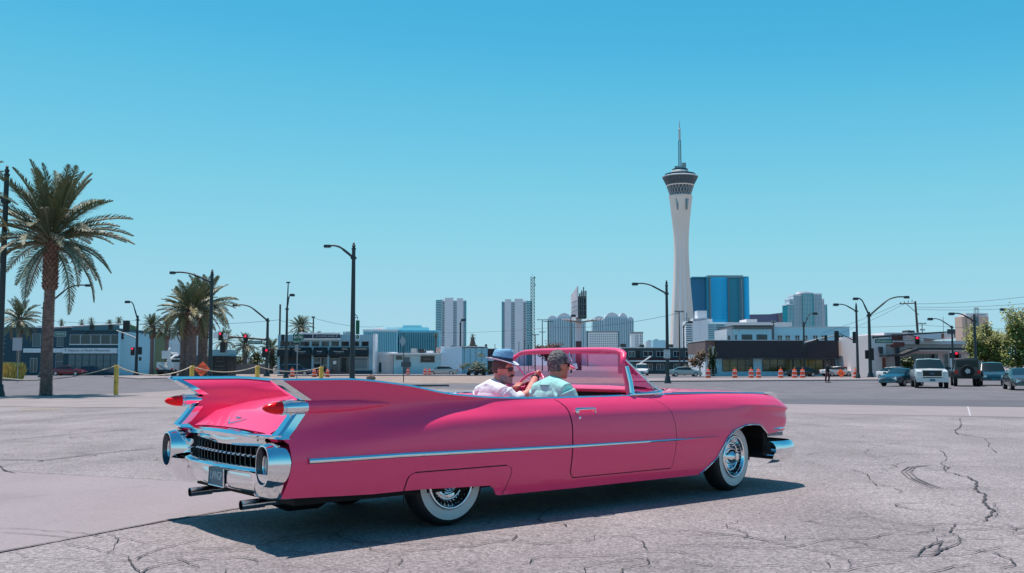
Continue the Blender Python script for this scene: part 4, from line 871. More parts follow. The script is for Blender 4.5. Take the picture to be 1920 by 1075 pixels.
class Bld:
    """a building facing the camera at distance Y, drawn in photo pixels"""
    def __init__(s, name, label, cat, px0, px1, pb, Y, z0=None, group=None):
        s.Y = Y; s.c = (px0 + px1) / 2; s.o = at(s.c, pb, Y); z = ST if z0 is None else z0; s.o.z = z; s.t = thing(name, label, cat, s.o, 0, group); s.k = mpp(Y)
    def x(s, px, d=0): return at(px, 690, s.Y + d).x - s.o.x if False else at(px, 690, s.Y).x - s.o.x
    def z(s, py): return at(s.c, py, s.Y).z - s.o.z
    def box(s, name, px0, px1, py0, py1, mat, d0=0, d1=10, parent=None, kind=None, label=None):
        b = MB(); zz = 0 if py1 is None else s.z(py1); b.b2(s.x(px0), s.x(px1), d0, d1, zz, s.z(py0)); return b.build(name, mat, parent or s.t, kind=kind, label=label)
    def window(s, px0, px1, py0, py1, mat=None, fm=None, nx=1, nz=1, d=0, fr=None, name='window'):
        x0, x1, z0, z1 = s.x(px0), s.x(px1), s.z(py1), s.z(py0); w_ = fr or max(.05, .55 * s.k); b = MB(); b.b2(x0, x1, d - .02, d + .02, z0, z1); o = b.build(name, mat or M_GLS, s.t); b = MB()
        for i in range(nx + 1): q = lerp(x0, x1, i / nx); b.b2(q - w_ / 2, q + w_ / 2, d - .09, d - .021, z0 - w_ / 2, z1 + w_ / 2)
        for i in range(nz + 1):
            q = lerp(z0, z1, i / nz)
            for j in range(nx): b.b2(lerp(x0, x1, j / nx) + w_ / 2 + .001, lerp(x0, x1, (j + 1) / nx) - w_ / 2 - .001, d - .085, d - .022, q - w_ / 2, q + w_ / 2)
        b.build('frame', fm or M_ALU, o); return o
    def windows_far(s, cells, mat, d=-.05, th=.3, name='window', kind='stuff'):
        b = MB()
        for px0, px1, py0, py1 in cells: b.b2(s.x(px0), s.x(px1), d, d + th, s.z(py1), s.z(py0))
        return b.build(name, mat, s.t, kind=kind)
# ------------------------------------------------------------------ left side of the street
NAVY = M('slate_blue_render', (.035, .085, .11), .8, var=.12); TEALW = M('teal_render', (.08, .19, .22), .8, var=.1); PALEW = M('pale_render', (.82, .82, .82), .75, var=.06)
BLUEW = M('light_blue_render', (.46, .74, .84), .75, var=.08); OLIVE = M('olive_render', (.22, .25, .12), .8, var=.1); STUCCO = M('white_stucco', (.92, .88, .88), .8, var=.08, scale=.9)
# church offices on the far corner
c = Bld('office_building', 'long two-storey dark slate building with dark slanted lettering on a white fascia', 'building', -40, 222, 703, 150)
c.box('wall', -40, 118, 614, None, NAVY, .3, 14); c.box('wall', 118, 222, 616, None, NAVY, 0, 14); c.box('corner_pilaster', 221.5, 226, 622, None, BLUEW, -.3, 14)
c.box('parapet', -40, 118, 612.5, 615, PALEW, .1, 14.1); c.box('upper_band', 134, 222, 611, 620, TEALW, -.35, -.02)
b = MB(); b.lathe([(c.k * 14, -.3), (c.k * 14, 0)], 20, (c.x(156), -.03, c.z(613)), 'y', a0=0, a1=PI); b.build('arched_gable', TEALW, c.t)
c.box('fascia', 42, 117, 653.5, 661.5, PALEW, .05, .29, label='blank pale fascia strip'); fa = c.box('fascia', 118, 220.5, 653, 663, M('fascia_white', (.78, .80, .82), .6), -.35, -.02, label='white fascia with dark lettering')
text('Visions of Faith Ministries', 5.6 * c.k, (c.x(167), -.37, c.z(657.7)), M('navy_lettering', (.02, .03, .06), .6), c.t, width=78 * c.k, shear=.25); text('T', 6.5 * c.k, (c.x(123.5), -.37, c.z(657.5)), M('navy_lettering', (.02, .03, .06)), c.t)
for a, q in ((130, 149), (150, 168), (169.5, 187), (188, 205.5), (207, 221)): c.window(a, q, 628, 645.5, M_GLS, M('white_metal', (.6, .62, .63), .5), 1, 1, -.02)
c.box('sill', 129, 221.5, 645.6, 647, PALEW, -.14, -.02); c.box('frieze', 129, 221.5, 621, 627.5, NAVY, -.1, -.02)
for i in range(7): c.window(127.5 + i * 13.2, 140 + i * 13.2, 664.5, 699, M_BLUEGL, M('dark_mullion', (.08, .13, .15), .5), 1, 3, -.02)
for a, q in ((58, 73), (104, 119)): c.window(a, q, 626, 650, M('blind_glass', (.10, .15, .17), .3), M_ALU, 1, 1, .28)
c.window(55, 68, 672, 698, M_GLS, M('white_metal', (.6, .62, .63)), 2, 1, .28, name='door'); c.window(103, 118, 664, 692, M('stone_glass', (.12, .13, .13), .4), M_ALU, 1, 2, .28)
for a, q, u, v in ((128, 135, 607.5, 613), (181, 192, 605.5, 613), (44, 56, 609, 613)): c.box('rooftop_unit', a, q, u, v, M_GALV, 4, 6)
for i, zz in enumerate((628, 636, 644, 652, 664)): c.box('railing', -30, 22, zz, zz + 1.1, M_GALV, -2.2, -2.15)
for i in range(4): c.box('railing_post', -22 + i * 13, -21 + i * 13, 622, 690, M_GALV, -2.25, -2.21)
# olive corner shop and white block behind
c = Bld('olive_building', 'narrow olive green building with a blue awning behind the signal pole', 'building', 226.5, 262, 703, 163)
c.box('wall', 226.5, 262, 620, None, OLIVE, 0, 12); b = MB(); b.prism([(c.x(238), c.z(620.2)), (c.x(254), c.z(620.2)), (c.x(251), c.z(612)), (c.x(242), c.z(609)), (c.x(238), c.z(612))], 0, .6); b.build('gable', OLIVE, c.t)
c.box('awning', 226.5, 260, 653, 662, M('blue_awning', (.03, .10, .22), .7), -1, -.02); c.box('sign_board', 229, 252, 647, 651.5, M_BLK, -.12, -.02)
for i in range(3): c.window(228 + i * 10.5, 237 + i * 10.5, 664, 699, M_BLUEGL, M_ALU, 1, 1, -.02)
c = Bld('white_block', 'plain white windowless block behind the small palms', 'building', 255, 345, 700, 185); c.box('wall', 255, 345, 625, 666, STUCCO, 0, 14); c.box('base_wall', 255, 345, 666.2, None, NAVY, .1, 14); c.box('vent', 263, 265, 634, 638, M_BLK, -.1, -.01)
for a in (272, 288, 305): c.window(a, a + 7, 670, 676, M_GLS, M_ALU, 1, 1, .08)
# palms
date_palm(at(86, 742, 48.5) * 1 - Vector((0, 0, 0)) if False else Vector((gp(86, 742).x, gp(86, 742).y, zg(gp(86, 742).y))), 300 * mpp(sy(742)), 4.1, 'tall date palm with a full feathery crown standing in the pavement at the left', 'near', 76, .29, seed=3, boot=.34, low=-8, dry=.05)
p = at(-118, 740, 45); date_palm((p.x, 45, zg(45)), 9.6, 3.3, 'date palm beyond the left edge with only frond tips showing', 'near', 46, .31, seed=13, boot=.25)
for px, pb, ph, rr, lab, sd in ((358, 714, 582, 64, 'leftmost front date palm of the close trio by the orange diamond sign', 5), (346, 712, 585, 56, 'shorter date palm at the back left of the close trio', 9), (379, 712, 572, 66, 'tallest date palm of the close trio, beside the lamp pole', 7)):
    Y = sy(pb); p = at(px, pb, Y); date_palm((p.x, Y, ST), (pb - ph) * mpp(Y), rr * mpp(Y), lab, 'mid', 54, 10.5 * mpp(Y), 'trio of date palms', sd, boot=.36, low=-18, dry=.3)
for px, Y, ph, rr, lab, sd in ((33, 100, 598, 44, 'date palm in front of the slate building at the far left', 21), (284, 150, 612, 27, 'small date palm right of the corner signal pole', 22), (311, 150, 616, 26, 'small date palm half hidden behind the palm trio', 23), (420, 170, 640, 26, 'date palm rising behind the black kiosk', 24), (459, 175, 648, 28, 'date palm behind the middle red signal', 25), (508, 178, 655, 26, 'date palm left of the AVAILABLE building', 26), (563, 190, 614, 27, 'bushy date palm over the roof of the AVAILABLE building', 27)):
    p = at(px, 700, Y); k = mpp(Y); date_palm((p.x, Y, ST), at(px, ph, Y).z - ST, rr * k, lab, 'far', 48, 4.2 * k, 'date palms across the street', sd, boot=.25)
for px, Y, ph, rr, lab, sd in ((150, 210, 606, 9, 'leftmost of four little fan palms above the slate roof', 1), (168, 210, 604, 10, 'second of four little fan palms above the slate roof', 2), (202, 210, 606, 9, 'third of four little fan palms above the slate roof', 3), (220, 210, 602, 11, 'rightmost of four little fan palms above the slate roof', 4), (112, 200, 606, 9, 'fan palm showing just right of the tall palm trunk', 5), (597, 240, 628, 9, 'small palm behind the AVAILABLE roof sign', 6), (640, 240, 634, 9, 'small palm by the rooftop unit of the AVAILABLE building', 7), (817, 230, 629, 6.5, 'slim fan palm in front of the left condominium tower', 8)):
    p = at(px, 700, Y); k = mpp(Y); far_palm((p.x, Y, ST), at(px, ph, Y).z - ST, rr * k, lab, 'distant palms', sd, 1.7 * k)
p = at(886, 700, 215); far_palm((p.x, 215, ST), at(886, 632, 215).z - ST, 8 * mpp(215), 'stumpy palm with a thick dead skirt right of the left tower', None, 15, .25, 22, True)
# ornamental grass bed with kerb
gx = [at(px, py, 60) for px, py in ((-60, 712), (57, 712))]; bed = gp(12, 714)
def blades():
    rn = random.Random(4); b = MB(); 
    for i in range(5200):
        x = rn.uniform(-2.6, 1.25); y = rn.uniform(-1.3, 1.3)
        if (max(0, x) / 1.25) ** 2 + (y / 1.3) ** 2 > 1: continue
        h = rn.uniform(.55, 1.0); a = rn.uniform(0, 6.28); w_ = .012; l = rn.uniform(.1, .38)
        b.add([(x - w_ * math.cos(a), y - w_ * math.sin(a), 0), (x + w_ * math.cos(a), y + w_ * math.sin(a), 0), (x + l * .4 * math.sin(a) , y + l * .4 * math.cos(a), h * .7), (x + l * math.sin(a), y + l * math.cos(a), h)], [(0, 1, 2), (1, 3, 2)], rn.choice((0, 0, 1)))
    o = b.build('ornamental_grass', [M('straw_grass', (.95, .55, .14), .8, var=.25), M('green_grass', (.80, .52, .14), .8, var=.25)], None, kind='stuff', fix=False); o.location = (bed.x, bed.y, zg(bed.y) + .1); o.scale = (1.25, 1, 1.8)
blades()
b = MB(); b.lathe([(1.0, 0), (1.0, .16), (.92, .16)], 40, sx=1.5, sy=1.55); b.v = [(x * (1.9 if x < 0 else 1), y, z) for x, y, z in b.v]; o = b.build('planter_kerb', G_CONC2, kind='structure'); o.location = (bed.x, bed.y, zg(bed.y))
# yellow bollards strung with rope
M_YB = M('yellow_bollard_paint', (.85, .48, .08), .6, var=.15, scale=6); M_ROPE = M('manila_rope', (.55, .47, .36), .9, var=.2, scale=30)
BP = [(-75, 741, 692), (217, 741, 685), (359, 733, 686), (482, 729, 686), (602, 727, 688)]; tops = []
for i, (px, pb, pt) in enumerate(BP):
    g = gp(px, pb); k = mpp(g.y); h = (pb - pt) * k; t = thing('rope_bollard', ['yellow bollard beyond the left edge holding the rope end', 'yellow bollard right of the tall palm, all of it in view', 'yellow bollard in front of the palm trio and orange sign', 'yellow bollard left of the AVAILABLE building above the fin', 'yellow bollard before the doors of the AVAILABLE building'][i], 'bollard', (g.x, g.y, zg(g.y)), 0, 'yellow rope bollards')
    w_ = 4.2 * k; b = MB(); b.lathe([(w_, 0), (w_, h * .97), (w_ * .8, h), (0, h)], 12); b.build('post', M_YB, t, 40)
    b = MB(); b.lathe([(w_ * .25, -.01), (w_ * .3, .0), (w_ * .25, .01)], 8, (0, -w_ * 1.04, h * .42), 'y'); b.build('rope_ring', M_BLK, t); tops.append(Vector((g.x, g.y, zg(g.y) + h * .97)))
for i, (a, c_) in enumerate(zip(tops, tops[1:])):
    P = []; sg = (.62, .50, .36, .32)[i]
    for q in np.linspace(0, 1, 20): P.append(a.lerp(c_, q) - Vector((0, .06, sg * 4 * q * (1 - q))))
    b = MB(); b.tube(P, .028, 6, cap=False); o = b.build('barrier_rope', M_ROPE, None, 60); tag(o, ['rope sagging past the grass bed and tall palm trunk to the first full bollard', 'rope hanging between the bollards left of the palm trio', 'rope hanging from the palm-trio bollard across the kiosk', 'rightmost rope, hanging in front of the blue car'][i], 'rope', 'ropes between the bollards')
# lamps and signals on the left
b_ = lamp(-4, 742, 330, [(-60, 345, 378)], 'dark ornamental lamp pole cropped by the left edge', 12, 49, True)
lamp(78, 712, 566, [(162, 535, 578)], 'lamp whose arm curves out right from behind the tall palm trunk', 7, 125)
lamp(255, 704, 592, [(242, 566, 600)], 'lamp with a short arm to the left over the corner signal', 5.5)
lamp(393, 716, 516, [(327, 511, 530)], 'lamp in front of the palm trio with its head far to the left', 8, finial=True)
lamp(500, 706, 597, [(444, 572, 602)], 'lamp left of the AVAILABLE building carrying the red signals', 6.2)
lm = lamp(660, 724, 468, [(618, 461, 484)], 'tall ornamental lamp in front of the AVAILABLE building with a green banner', 9.5, finial=True)
k = mpp(sy(724)); px0 = at(660, 700, sy(724)).x
def lz(py): return at(660, py, sy(724)).z - ST
b = MB(); b.tube([(0, 0, lz(585)), (8.5 * k, 0, lz(594))], .03, 6); b.tube([(0, 0, lz(596)), (9 * k, 0, lz(596))], .03, 6); b.tube([(9 * k, 0, lz(594)), (9 * k, 0, lz(602))], .02, 6); b.build('banner_bracket', M_POLE, lm)
b = MB(); b.b2(5.8 * k, 12.6 * k, -.02, .02, lz(627), lz(601)); bn = b.build('banner', M('banner_green', (.01, .13, .07), .7), lm); b = MB(); b.lathe([(0, -.03), (3.9 * k, -.03), (3.9 * k, .03)], 20, (9.6 * k, 0, 0), 'y', sx=1); b.v = [(x, y, z * 1.35 + lz(632.5)) for x, y, z in b.v]; b.build('badge', M_SIGNW, lm, 40); b = MB(); b.lathe([(0, -.036), (2.9 * k, -.036), (2.9 * k, -.031)], 20, (9.6 * k, 0, 0), 'y'); b.v = [(x, y, z * 1.35 + lz(632.5)) for x, y, z in b.v]; bg_ = b.build('badge_face', M('banner_green', (.01, .13, .07)), lm, 40); text('S', 4.6 * k, (9.6 * k, -.05, lz(632.5)), M_SIGNW, lm)
lamp(536, 709, 576, [(545, 553, 580)], 'slim lamp pole left of the Art sign topped by a camera dome', 5.5); p = at(538.5, 577, sy(709)); q_ = at(540.5, 530, sy(709)); t = thing('camera_mast', 'thin extension mast with a camera above the slim lamp pole', 'mast', p); b = MB(); b.tube([(0, 0, 0), q_ - p], [.1, .06], 8); b.build('shaft', M_POLE, t, 50); b = MB(); b.box(tuple(q_ - p), (.45, .2, .16)); b.build('camera', M_POLE, t)
lamp(863, 703, 606, [(866, 600, 608)], 'black lamp standing before the light blue building', 4)
Y = 125
mast(80, 616, 246, 607.5, Y, 'grey signal arm reaching right from behind the tall palm', 3, M_GALV); signal(236.5, 612, Y - .6, 21, 'large signal head seen from behind at the tip of the grey arm', None, 0, group='corner signals', wpx=11.5)
signal(228, 629, Y + 25, 14, 'small dark signal head hanging left of the corner lamp', None, 0, group='corner signals'); signal(248.3, 659, 140, 15, 'red corner signal on the lamp pole by the olive building', 0, 1, group='corner signals', wpx=6.5); signal(262, 658, 142, 14, 'side-on signal head right of the corner lamp pole', None, 0, group='corner signals'); signal(262, 673, 142, 7, 'small pedestrian signal below the corner signals', None, 0, group='corner signals')
mast(254, 634, 218, 620, 145, 'thin pale signal arm reaching left from the corner lamp', 1.8, M_GALV)
plate_sign(113, 626.5, Y - .5, 20, 7.5, 'CHARLESTON BL', 'green street name sign hanging just right of the tall palm trunk', border=M_SIGNW, hang=.3)
for px, lab in ((173, 'small dark camera box hanging under the grey arm, left one'), (208, 'small dark camera box hanging under the grey arm, right one')):
    p = at(px, 614, Y); t = thing('signal_box', lab, 'camera box', p); b = MB(); b.box((0, 0, 0), (.5, .4, .62)); b.tube([(0, 0, .3), (0, 0, .55)], .05, 6); b.build('case', M_BLK, t)
Y = sy(706)
mast(497, 637, 404, 630, Y, 'dark signal arm reaching left over the kiosk from the lamp pole', 3.4)
signal(413, 631, Y - .5, 15.5, 'red signal at the left end of the kiosk-side arm', 0, 1, group='kiosk corner signals', wpx=6.5); signal(460.3, 635.5, Y - .5, 15.5, 'red signal in the middle of the kiosk-side arm', 0, 1, group='kiosk corner signals', wpx=6.8); signal(499.8, 662, Y - .8, 15, 'red signal fixed low on the lamp pole left of the AVAILABLE building', 0, 1, group='kiosk corner signals', wpx=6.8); signal(494, 661, Y - .5, 19, 'dark side-on signal on the same lamp pole as the low red one', None, 0, group='kiosk corner signals', wpx=5)
signal(417.5, 652, Y + 2, 18, 'unlit signal seen from behind over the kiosk roof', None, 0, group='kiosk corner signals', wpx=9)
plate_sign(404.5, 629, Y - .4, 9.5, 12, '', 'white no-turn sign left of the kiosk-side signals', M_SIGNW, name='turn_sign'); plate_sign(423, 630.5, Y - .4, 8, 11, 'ONLY', 'white lane sign right of the leftmost red signal', M_SIGNW, M_BLK, .3, name='lane_sign', wtxt=.7); plate_sign(478.5, 642.5, Y - .4, 27, 6, 'CHARLESTON BL', 'green street name sign under the kiosk-side arm', border=M_SIGNW)
post(523, 706, 571, 160, 'bare wooden pole left of the AVAILABLE building', 3.4, M_WOOD, 'utility_pole', 'pole'); signal(530, 634, 120, 13, 'dark signal head side-on over the corner of the AVAILABLE building', None, 0, group='kiosk corner signals', wpx=5); mast(537, 626, 556, 620, 120, 'short pale signal arm by the Art sign', 1.6, M_GALV)
Y = sy(716); post(556.5, 716, 646, Y, 'thin post carrying the green Art sign', 1.8, M_GALV); plate_sign(559, 632.5, Y - .1, 20, 10.5, 'Art Wy', 'green Art street sign before the AVAILABLE building', border=None); plate_sign(556.5, 640.5, Y - .16, 15, 6, 'Casino Ctr', 'small green second plate under the Art sign'); plate_sign(556, 653, Y - .1, 5.5, 12, '', 'narrow grey plate on the Art sign post', M_GALV, name='post_plate')
# kiosk
c = Bld('black_kiosk', 'black street kiosk with a pale blue canopy behind the orange diamond sign', 'kiosk', 372, 428, 705, 140); c.box('wall', 372, 428, 668.5, None, M_BLK, 0, 4); c.box('canopy', 392, 428, 656, 668, M('canopy_blue', (.25, .45, .50), .6), -.4, 4); c.box('canopy_rim', 391, 433, 668.2, 670, M_BLK, -.6, 4.2)
for zz, q, tx in ((672, 16, 'STREET FOOD'), (678, 14, 'OPEN DAILY'), (687, 18, 'COFFEE'), (693, 20, 'HOT LUNCH')): text(tx, 2.6 * c.k, (c.x(412), -.03, c.z(zz)), M('chalk_grey', (.28, .26, .27), .8), c.t, width=q * c.k)
for px in (374, 392, 431): post(px, 704, 668, 138, 'dark canopy post of the kiosk' + {374: ', left', 392: ', middle', 431: ', right'}[px], 1.4, M_BLK, 'canopy_post', 'post')
# work sign, truck, cars
Y = 84; p = at(379, 692.5, Y); k = mpp(Y); t = thing('road_work_sign', 'orange diamond work sign on a stand in front of the palm trio', 'road sign', (p.x, Y, ST)); d = 14.5 * k; zc = p.z - ST; b = MB(); b.prism([(-d, zc), (0, zc - d), (d, zc), (0, zc + d)], -.02, .02); tl = lambda v: (v[0], v[1] + (v[2] - zc) * .34, v[2]); b.v = [tl(v) for v in b.v]; b.build('panel', M('sign_orange', (1.0, .13, .035), .5), t)
for i, l in enumerate(('ROAD', 'WORK', 'AHEAD')): text(l, .26, (0, -.03 + (.24 - i * .24) * .34, zc + .24 - i * .24), M('sign_dark_red', (.35, .02, .01), .6), t, rot=(R(90 - 18.8), 0, 0))
b = MB(); b.tube([(0, .05, zc), (0, .05, 0)], .03, 6); b.tube([(-.5, 0, 0), (.5, 0, 0)], .025, 6); b.build('stand', M_GALV, t)
plate_sign(32.5, 645.5, 90, 17.5, 24, '', 'back of a pale rectangular sign on a steel post, far left', M('sign_back', (.52, .47, .48), .6), name='road_sign'); post(32.5, 715, 634, 90.15, 'steel post of the pale sign at the far left', 1.8)
vehicle('sedan', 128, 699, 0, M('deep_red_paint', (.20, .008, .02), .25, coat=.8), 'dark red sedan parked before the slate building', Y=146, s=1.02); vehicle('sedan', 96, 700, 0, M_WHITE, 'white car mostly hidden by the tall palm trunk', Y=152)
vehicle('suv', 556, 704.5, 0, M('navy_paint', (.015, .035, .09), .25, coat=.8), 'dark blue estate parked before the AVAILABLE building', Y=148, s=.98); vehicle('sedan', 829, 703.5, 180, M('silver_paint', (.40, .43, .42), .3, metal=.3, coat=.6), 'silver sedan parked at the light blue building', Y=152)
# white bucket truck
def bucket_truck():
    Y = sy(705.5); k = mpp(Y); p = at(309, 705, Y); t = thing('bucket_truck', 'white utility bucket truck seen from behind left of the palm trio', 'truck', (p.x, Y, ST)); W = M_WHITE
    b = MB(); b.b2(-1.15, 1.15, 0, 4.2, .75, 1.25); b.build('bed', W, t); b = MB(); b.b2(-1.2, -.5, -.02, 3.6, 1.25, 1.95); b.b2(.55, 1.2, -.02, 3.6, 1.25, 1.95); b.build('tool_locker', M_WHITE, t)
    b = MB(); b.b2(.1, 1.15, 4.25, 6.3, .8, 2.5); b.b2(-1.15, .09, 4.25, 6.3, .8, 2.5); b.build('cab', W, t); b = MB(); b.b2(-.9, .9, 4.2, 4.24, 1.75, 2.35); b.build('rear_window', M_CARGL, t)
    b = MB(); b.lathe([(.35, 1.25), (.3, 2.2), (.28, 2.3)], 12, (0, 1.6, 0)); b.build('turret', W, t); b = MB(); b.tube([(0, 1.6, 2.3), (.1, 3.6, 2.9), (-.1, 5.4, 3.0)], .16, 8); b.tube([(-.1, 5.4, 3.2), (-.2, 2.4, 3.3), (-.15, .9, 3.15)], .13, 8); b.build('boom', W, t)
    b = MB(); b.box((-.2, .9, 3.0), (.95, .8, 1.1), taper=1.1); b.build('bucket', W, t); b = MB(); b.lathe([(.28, 3.4), (.18, 3.9), (.05, 4.0)], 10, (0, 1.7, 0)); b.build('boom_cap', W, t)
    b = MB(); b.b2(-1.2, 1.2, -.12, 0, .62, .9); b.build('rear_bumper', M_BLK, t)
    for s in (-1, 1): b = MB(); b.b2(s * 1.0 - .14, s * 1.0 + .14, -.14, -.1, .92, 1.1); b.build('tail_lamp', REDLENS, t); b = MB(); b.lathe([(.2, -.3), (.48, -.3), (.5, 0), (.48, .26), (.2, .26)], 16, (.95 * s, 1.0, .5), 'x'); b.build('wheel', M_TYRE, t, 40)
    b = MB(); b.tube([(.2, -.15, .9), (-.5, -.3, 1.3), (-.8, 0, 1.5)], .05, 6); b.build('hose', M_BLK, t)
bucket_truck()
# AVAILABLE building
c = Bld('storefront_building', 'low blue-grey storefront with black awnings and an AVAILABLE board on its roof', 'building', 520, 703, 703.3, 156)
FB = M('storefront_grey_blue', (.30, .50, .58), .75, var=.08); AW = M('black_awning_canvas', (.012, .028, .035), .85)
c.box('wall', 520, 699, 628, 640, FB, 0, 5); c.box('back_wall', 520.5, 698.5, 640.2, None, M('dark_navy', (.03, .05, .06), .8), .35, 4.8); c.box('end_wall', 699.2, 703.5, 626, None, STUCCO, -.3, 2.5)  # recessed back wall in plain dark navy
for a, q in ((520, 524), (579.5, 583.5), (598, 602), (616.5, 620.5), (635, 639), (654, 658), (673, 677), (691, 699)): c.box('pilaster', a, q, 640.1, 651 if a < 690 and a > 525 else None, FB, 0, .34)
for a, q in ((525, 542), (543.5, 560), (562, 579.2), (584, 597.5), (602.5, 616), (621, 634.5), (639.5, 653.5), (658.5, 672.5), (677.5, 690.5)): c.window(a, q, 640.6, 649.5, M_GLS, M_ALU, 1, 1, .33)
c.box('transom', 524.5, 690.5, 650.2, 651.5, FB, .02, .3)
for a, q, tx, wd in ((548, 584, 'THE GAUDS', 18), (587.5, 613.5, 'TRAP', 10), (617.5, 655.5, 'THE GAUDS', 19), (664, 691, '', 0), (521, 546, '', 0)):
    x0, x1 = c.x(a), c.x(q); zt, zb, zm = c.z(652), c.z(667.5 if a > 545 else 669), c.z(656); b = MB(); G = []
    for y, z in ((-.02, zt), (-.25, zt - .04), (-.6, lerp(zt, zm, .6)), (-.8, zm), (-.95, zb), (-.93, zb - .02)): G.append([(lerp(x0, x1, q2) if abs(q2 - .5) < .45 or z < zm else lerp(x0, x1, q2), y, z - (0.35 * (abs(q2 - .5) * 2) ** 8 if z > zm else 0)) for q2 in np.linspace(0, 1, 15)])
    b.grid(G); b.add([(x0, y, z) for y, z in ((-.02, zt - .4), (-.8, zm - .3), (-.95, zb), (-.02, zb))], [(0, 1, 2, 3)]); b.add([(x1, y, z) for y, z in ((-.02, zt - .4), (-.8, zm - .3), (-.95, zb), (-.02, zb))], [(0, 1, 2, 3)]); b.build('awning', AW, c.t, fix=False)
    if tx: text(tx, 2.9 * c.k, ((x0 + x1) / 2, -.97, c.z(659.8)), M_SIGNW, c.t, width=wd * c.k, rot=(R(86), 0, 0)); text('~ ~ ~', 2 * c.k, ((x0 + x1) / 2, -.98, c.z(663)), M_SIGNW, c.t, width=wd * .5 * c.k, rot=(R(86), 0, 0))
for a, q in ((583.8, 587.2), (613.8, 617.2), (655.8, 660)): c.box('pier', a, q, 651.6, None, FB, 0, .34)
c.window(588, 601, 671, 700, M_GLS, M('white_metal', (.6, .62, .63)), 1, 3, .2, name='door'); c.window(601.5, 613, 671, 700, M_GLS, M('white_metal', (.6, .62, .63)), 1, 2, .2, name='door'); c.window(619, 634, 672, 700, M_GLS, M_ALU, 1, 1, .3); c.window(636, 655, 670, 700, M_GLS, M_ALU, 1, 1, .3)
c.box('notice', 624, 630, 677, 683, M_SIGNW, .2, .25); c.box('panel_wall', 662, 692, 669, None, M('grey_render', (.33, .36, .38), .8), -.02, .3); c.box('panel_recess', 665.5, 688, 674, 691, M('framed_panel', (.16, .21, .23), .6), -.08, -.03); c.box('panel_frame', 664.5, 689, 672.8, 674, NAVY, -.12, -.03); c.box('plinth', 662, 699, 695, None, NAVY, -.06, -.02)
c.box('roof_board', 568, 637, 627.5, 634.5, M('board_navy', (.02, .04, .075), .6), -.5, -.2); c.box('board_rim', 567, 638.5, 635, 637, STUCCO, -.55, -.1); c.box('board_rim', 560, 637, 624, 627, STUCCO, -.45, .4); c.box('board_divider', 586.5, 587.5, 627.5, 634.6, STUCCO, -.53, -.51)
text('AVAILABLE', 5.4 * c.k, (c.x(613), -.53, c.z(631)), M('board_letter', (.45, .50, .54), .5), c.t, width=42 * c.k); c.box('rooftop_unit', 632, 648, 620, 628, M_GALV, 5, 7)
for i in range(8): c.box('cornice_block', 562 + i * 13.5, 565 + i * 13.5, 622.5, 624.2, STUCCO, .3, .8)
# white hut wall and light blue building
c = Bld('light_blue_building', 'light blue block building with a flat porch roof and rooftop air units', 'building', 733, 910, 703, 158)
LB = BLUEW; c.box('wall', 826.2, 866, 651, None, M('pale_blue_block', (.66, .80, .92), .75, var=.07), 0, 14); c.box('wall', 866.1, 911, 652.5, None, M('teal_block', (.32, .60, .72), .75, var=.1), .3, 14); c.box('wall', 738, 826, 665, None, LB, .2, 12); c.box('porch_roof', 727, 827, 662.5, 665, STUCCO, -1.8, 12); c.box('coping', 826, 911.5, 649.8, 651, STUCCO, -.1, 14.1)
c.window(788, 815, 667.5, 680, M('signed_glass', (.05, .05, .05), .3), M_ALU, 1, 1, .18); text('OPEN', 3.6 * c.k, (c.x(801), .13, c.z(674)), M('chalk_grey', (.28, .26, .27)), c.t, width=12 * c.k); c.window(742, 754, 667, 675, M_GLS, M_ALU, 1, 1, .18); c.window(756, 768, 670, 701, M('blue_door', (.12, .22, .27), .6), M_ALU, 1, 1, .18, name='door')
for a, q, u, v, m_ in ((767, 777, 653, 662.4, M_GALV), (782, 792, 654, 662.4, M_BLK), (796, 808, 657.5, 662.4, M_WHITE), (815, 829, 651, 662.4, M('rust_unit', (.36, .26, .24), .7)), (843, 850, 647.5, 649.7, M_BLK), (858, 866, 648, 649.7, M_BLK), (874, 880, 648, 649.7, M_BLK), (890, 893, 646.5, 649.7, M_BLK), (908, 912, 645, 652, M_BLK)): c.box('rooftop_unit', a, q, u, v, m_, 3, 5)
for i in range(4): c.box('wall_rib', 870 + i * 11, 870.6 + i * 11, 653, None, M('seam_dark', (.10, .15, .18), .8), .25, .298)
c = Bld('white_hut', 'plain white stucco yard wall between the storefront and the light blue building', 'wall', 705.2, 738, 703, 160); c.box('wall_face', 705.2, 737.5, 660.5, None, STUCCO, 0, 6); c.box('gate', 711, 715, 680, 698, NAVY, -.1, -.01)
c = Bld('dark_red_building', 'small dark reddish building behind the hat of the driver', 'building', 911.5, 932, 703, 170); c.box('wall', 911.5, 932, 654, None, M('dark_red_render', (.11, .06, .06), .8), 0, 10); c.box('wall_sign', 915, 928, 672, 677, M_SIGNW, -.1, -.01)
tree((at(890, 703, 150).x, 150, ST), [((0, 0, 1.3), (1.5, .8, .9)), ((1.3, 0, .7), (1.0, .7, .5))], 1400, .22, 'scruffy green shrub and parked cycles beside the light blue building', 'shrub', .05, name='shrub', seed=8, limbs=False)
for px, lab in ((886, 'black motorcycle at the shrub, left one'), (900, 'black motorcycle at the shrub, right one')):
    Y = 146; p = at(px, 700, Y); t = thing('motorcycle', lab, 'motorcycle', (p.x, Y, ST), R(20)); b = MB()
    for x in (-.6, .6): b.lathe([(.2, -.05), (.31, -.05), (.31, .05), (.2, .05)], 14, (x, 0, .31), 'y')
    b.build('wheel', M_TYRE, t); b = MB(); b.tube([(-.6, 0, .31), (-.1, 0, .5), (.35, 0, .8), (.6, 0, .31)], .07, 6); b.tube([(-.6, 0, .72), (-.1, 0, .75), (.3, 0, .88)], .13, 8); b.tube([(.35, -.3, 1.02), (.38, 0, .98), (.35, .3, 1.02)], .03, 6); b.build('frame', M_BLK, t, 60)
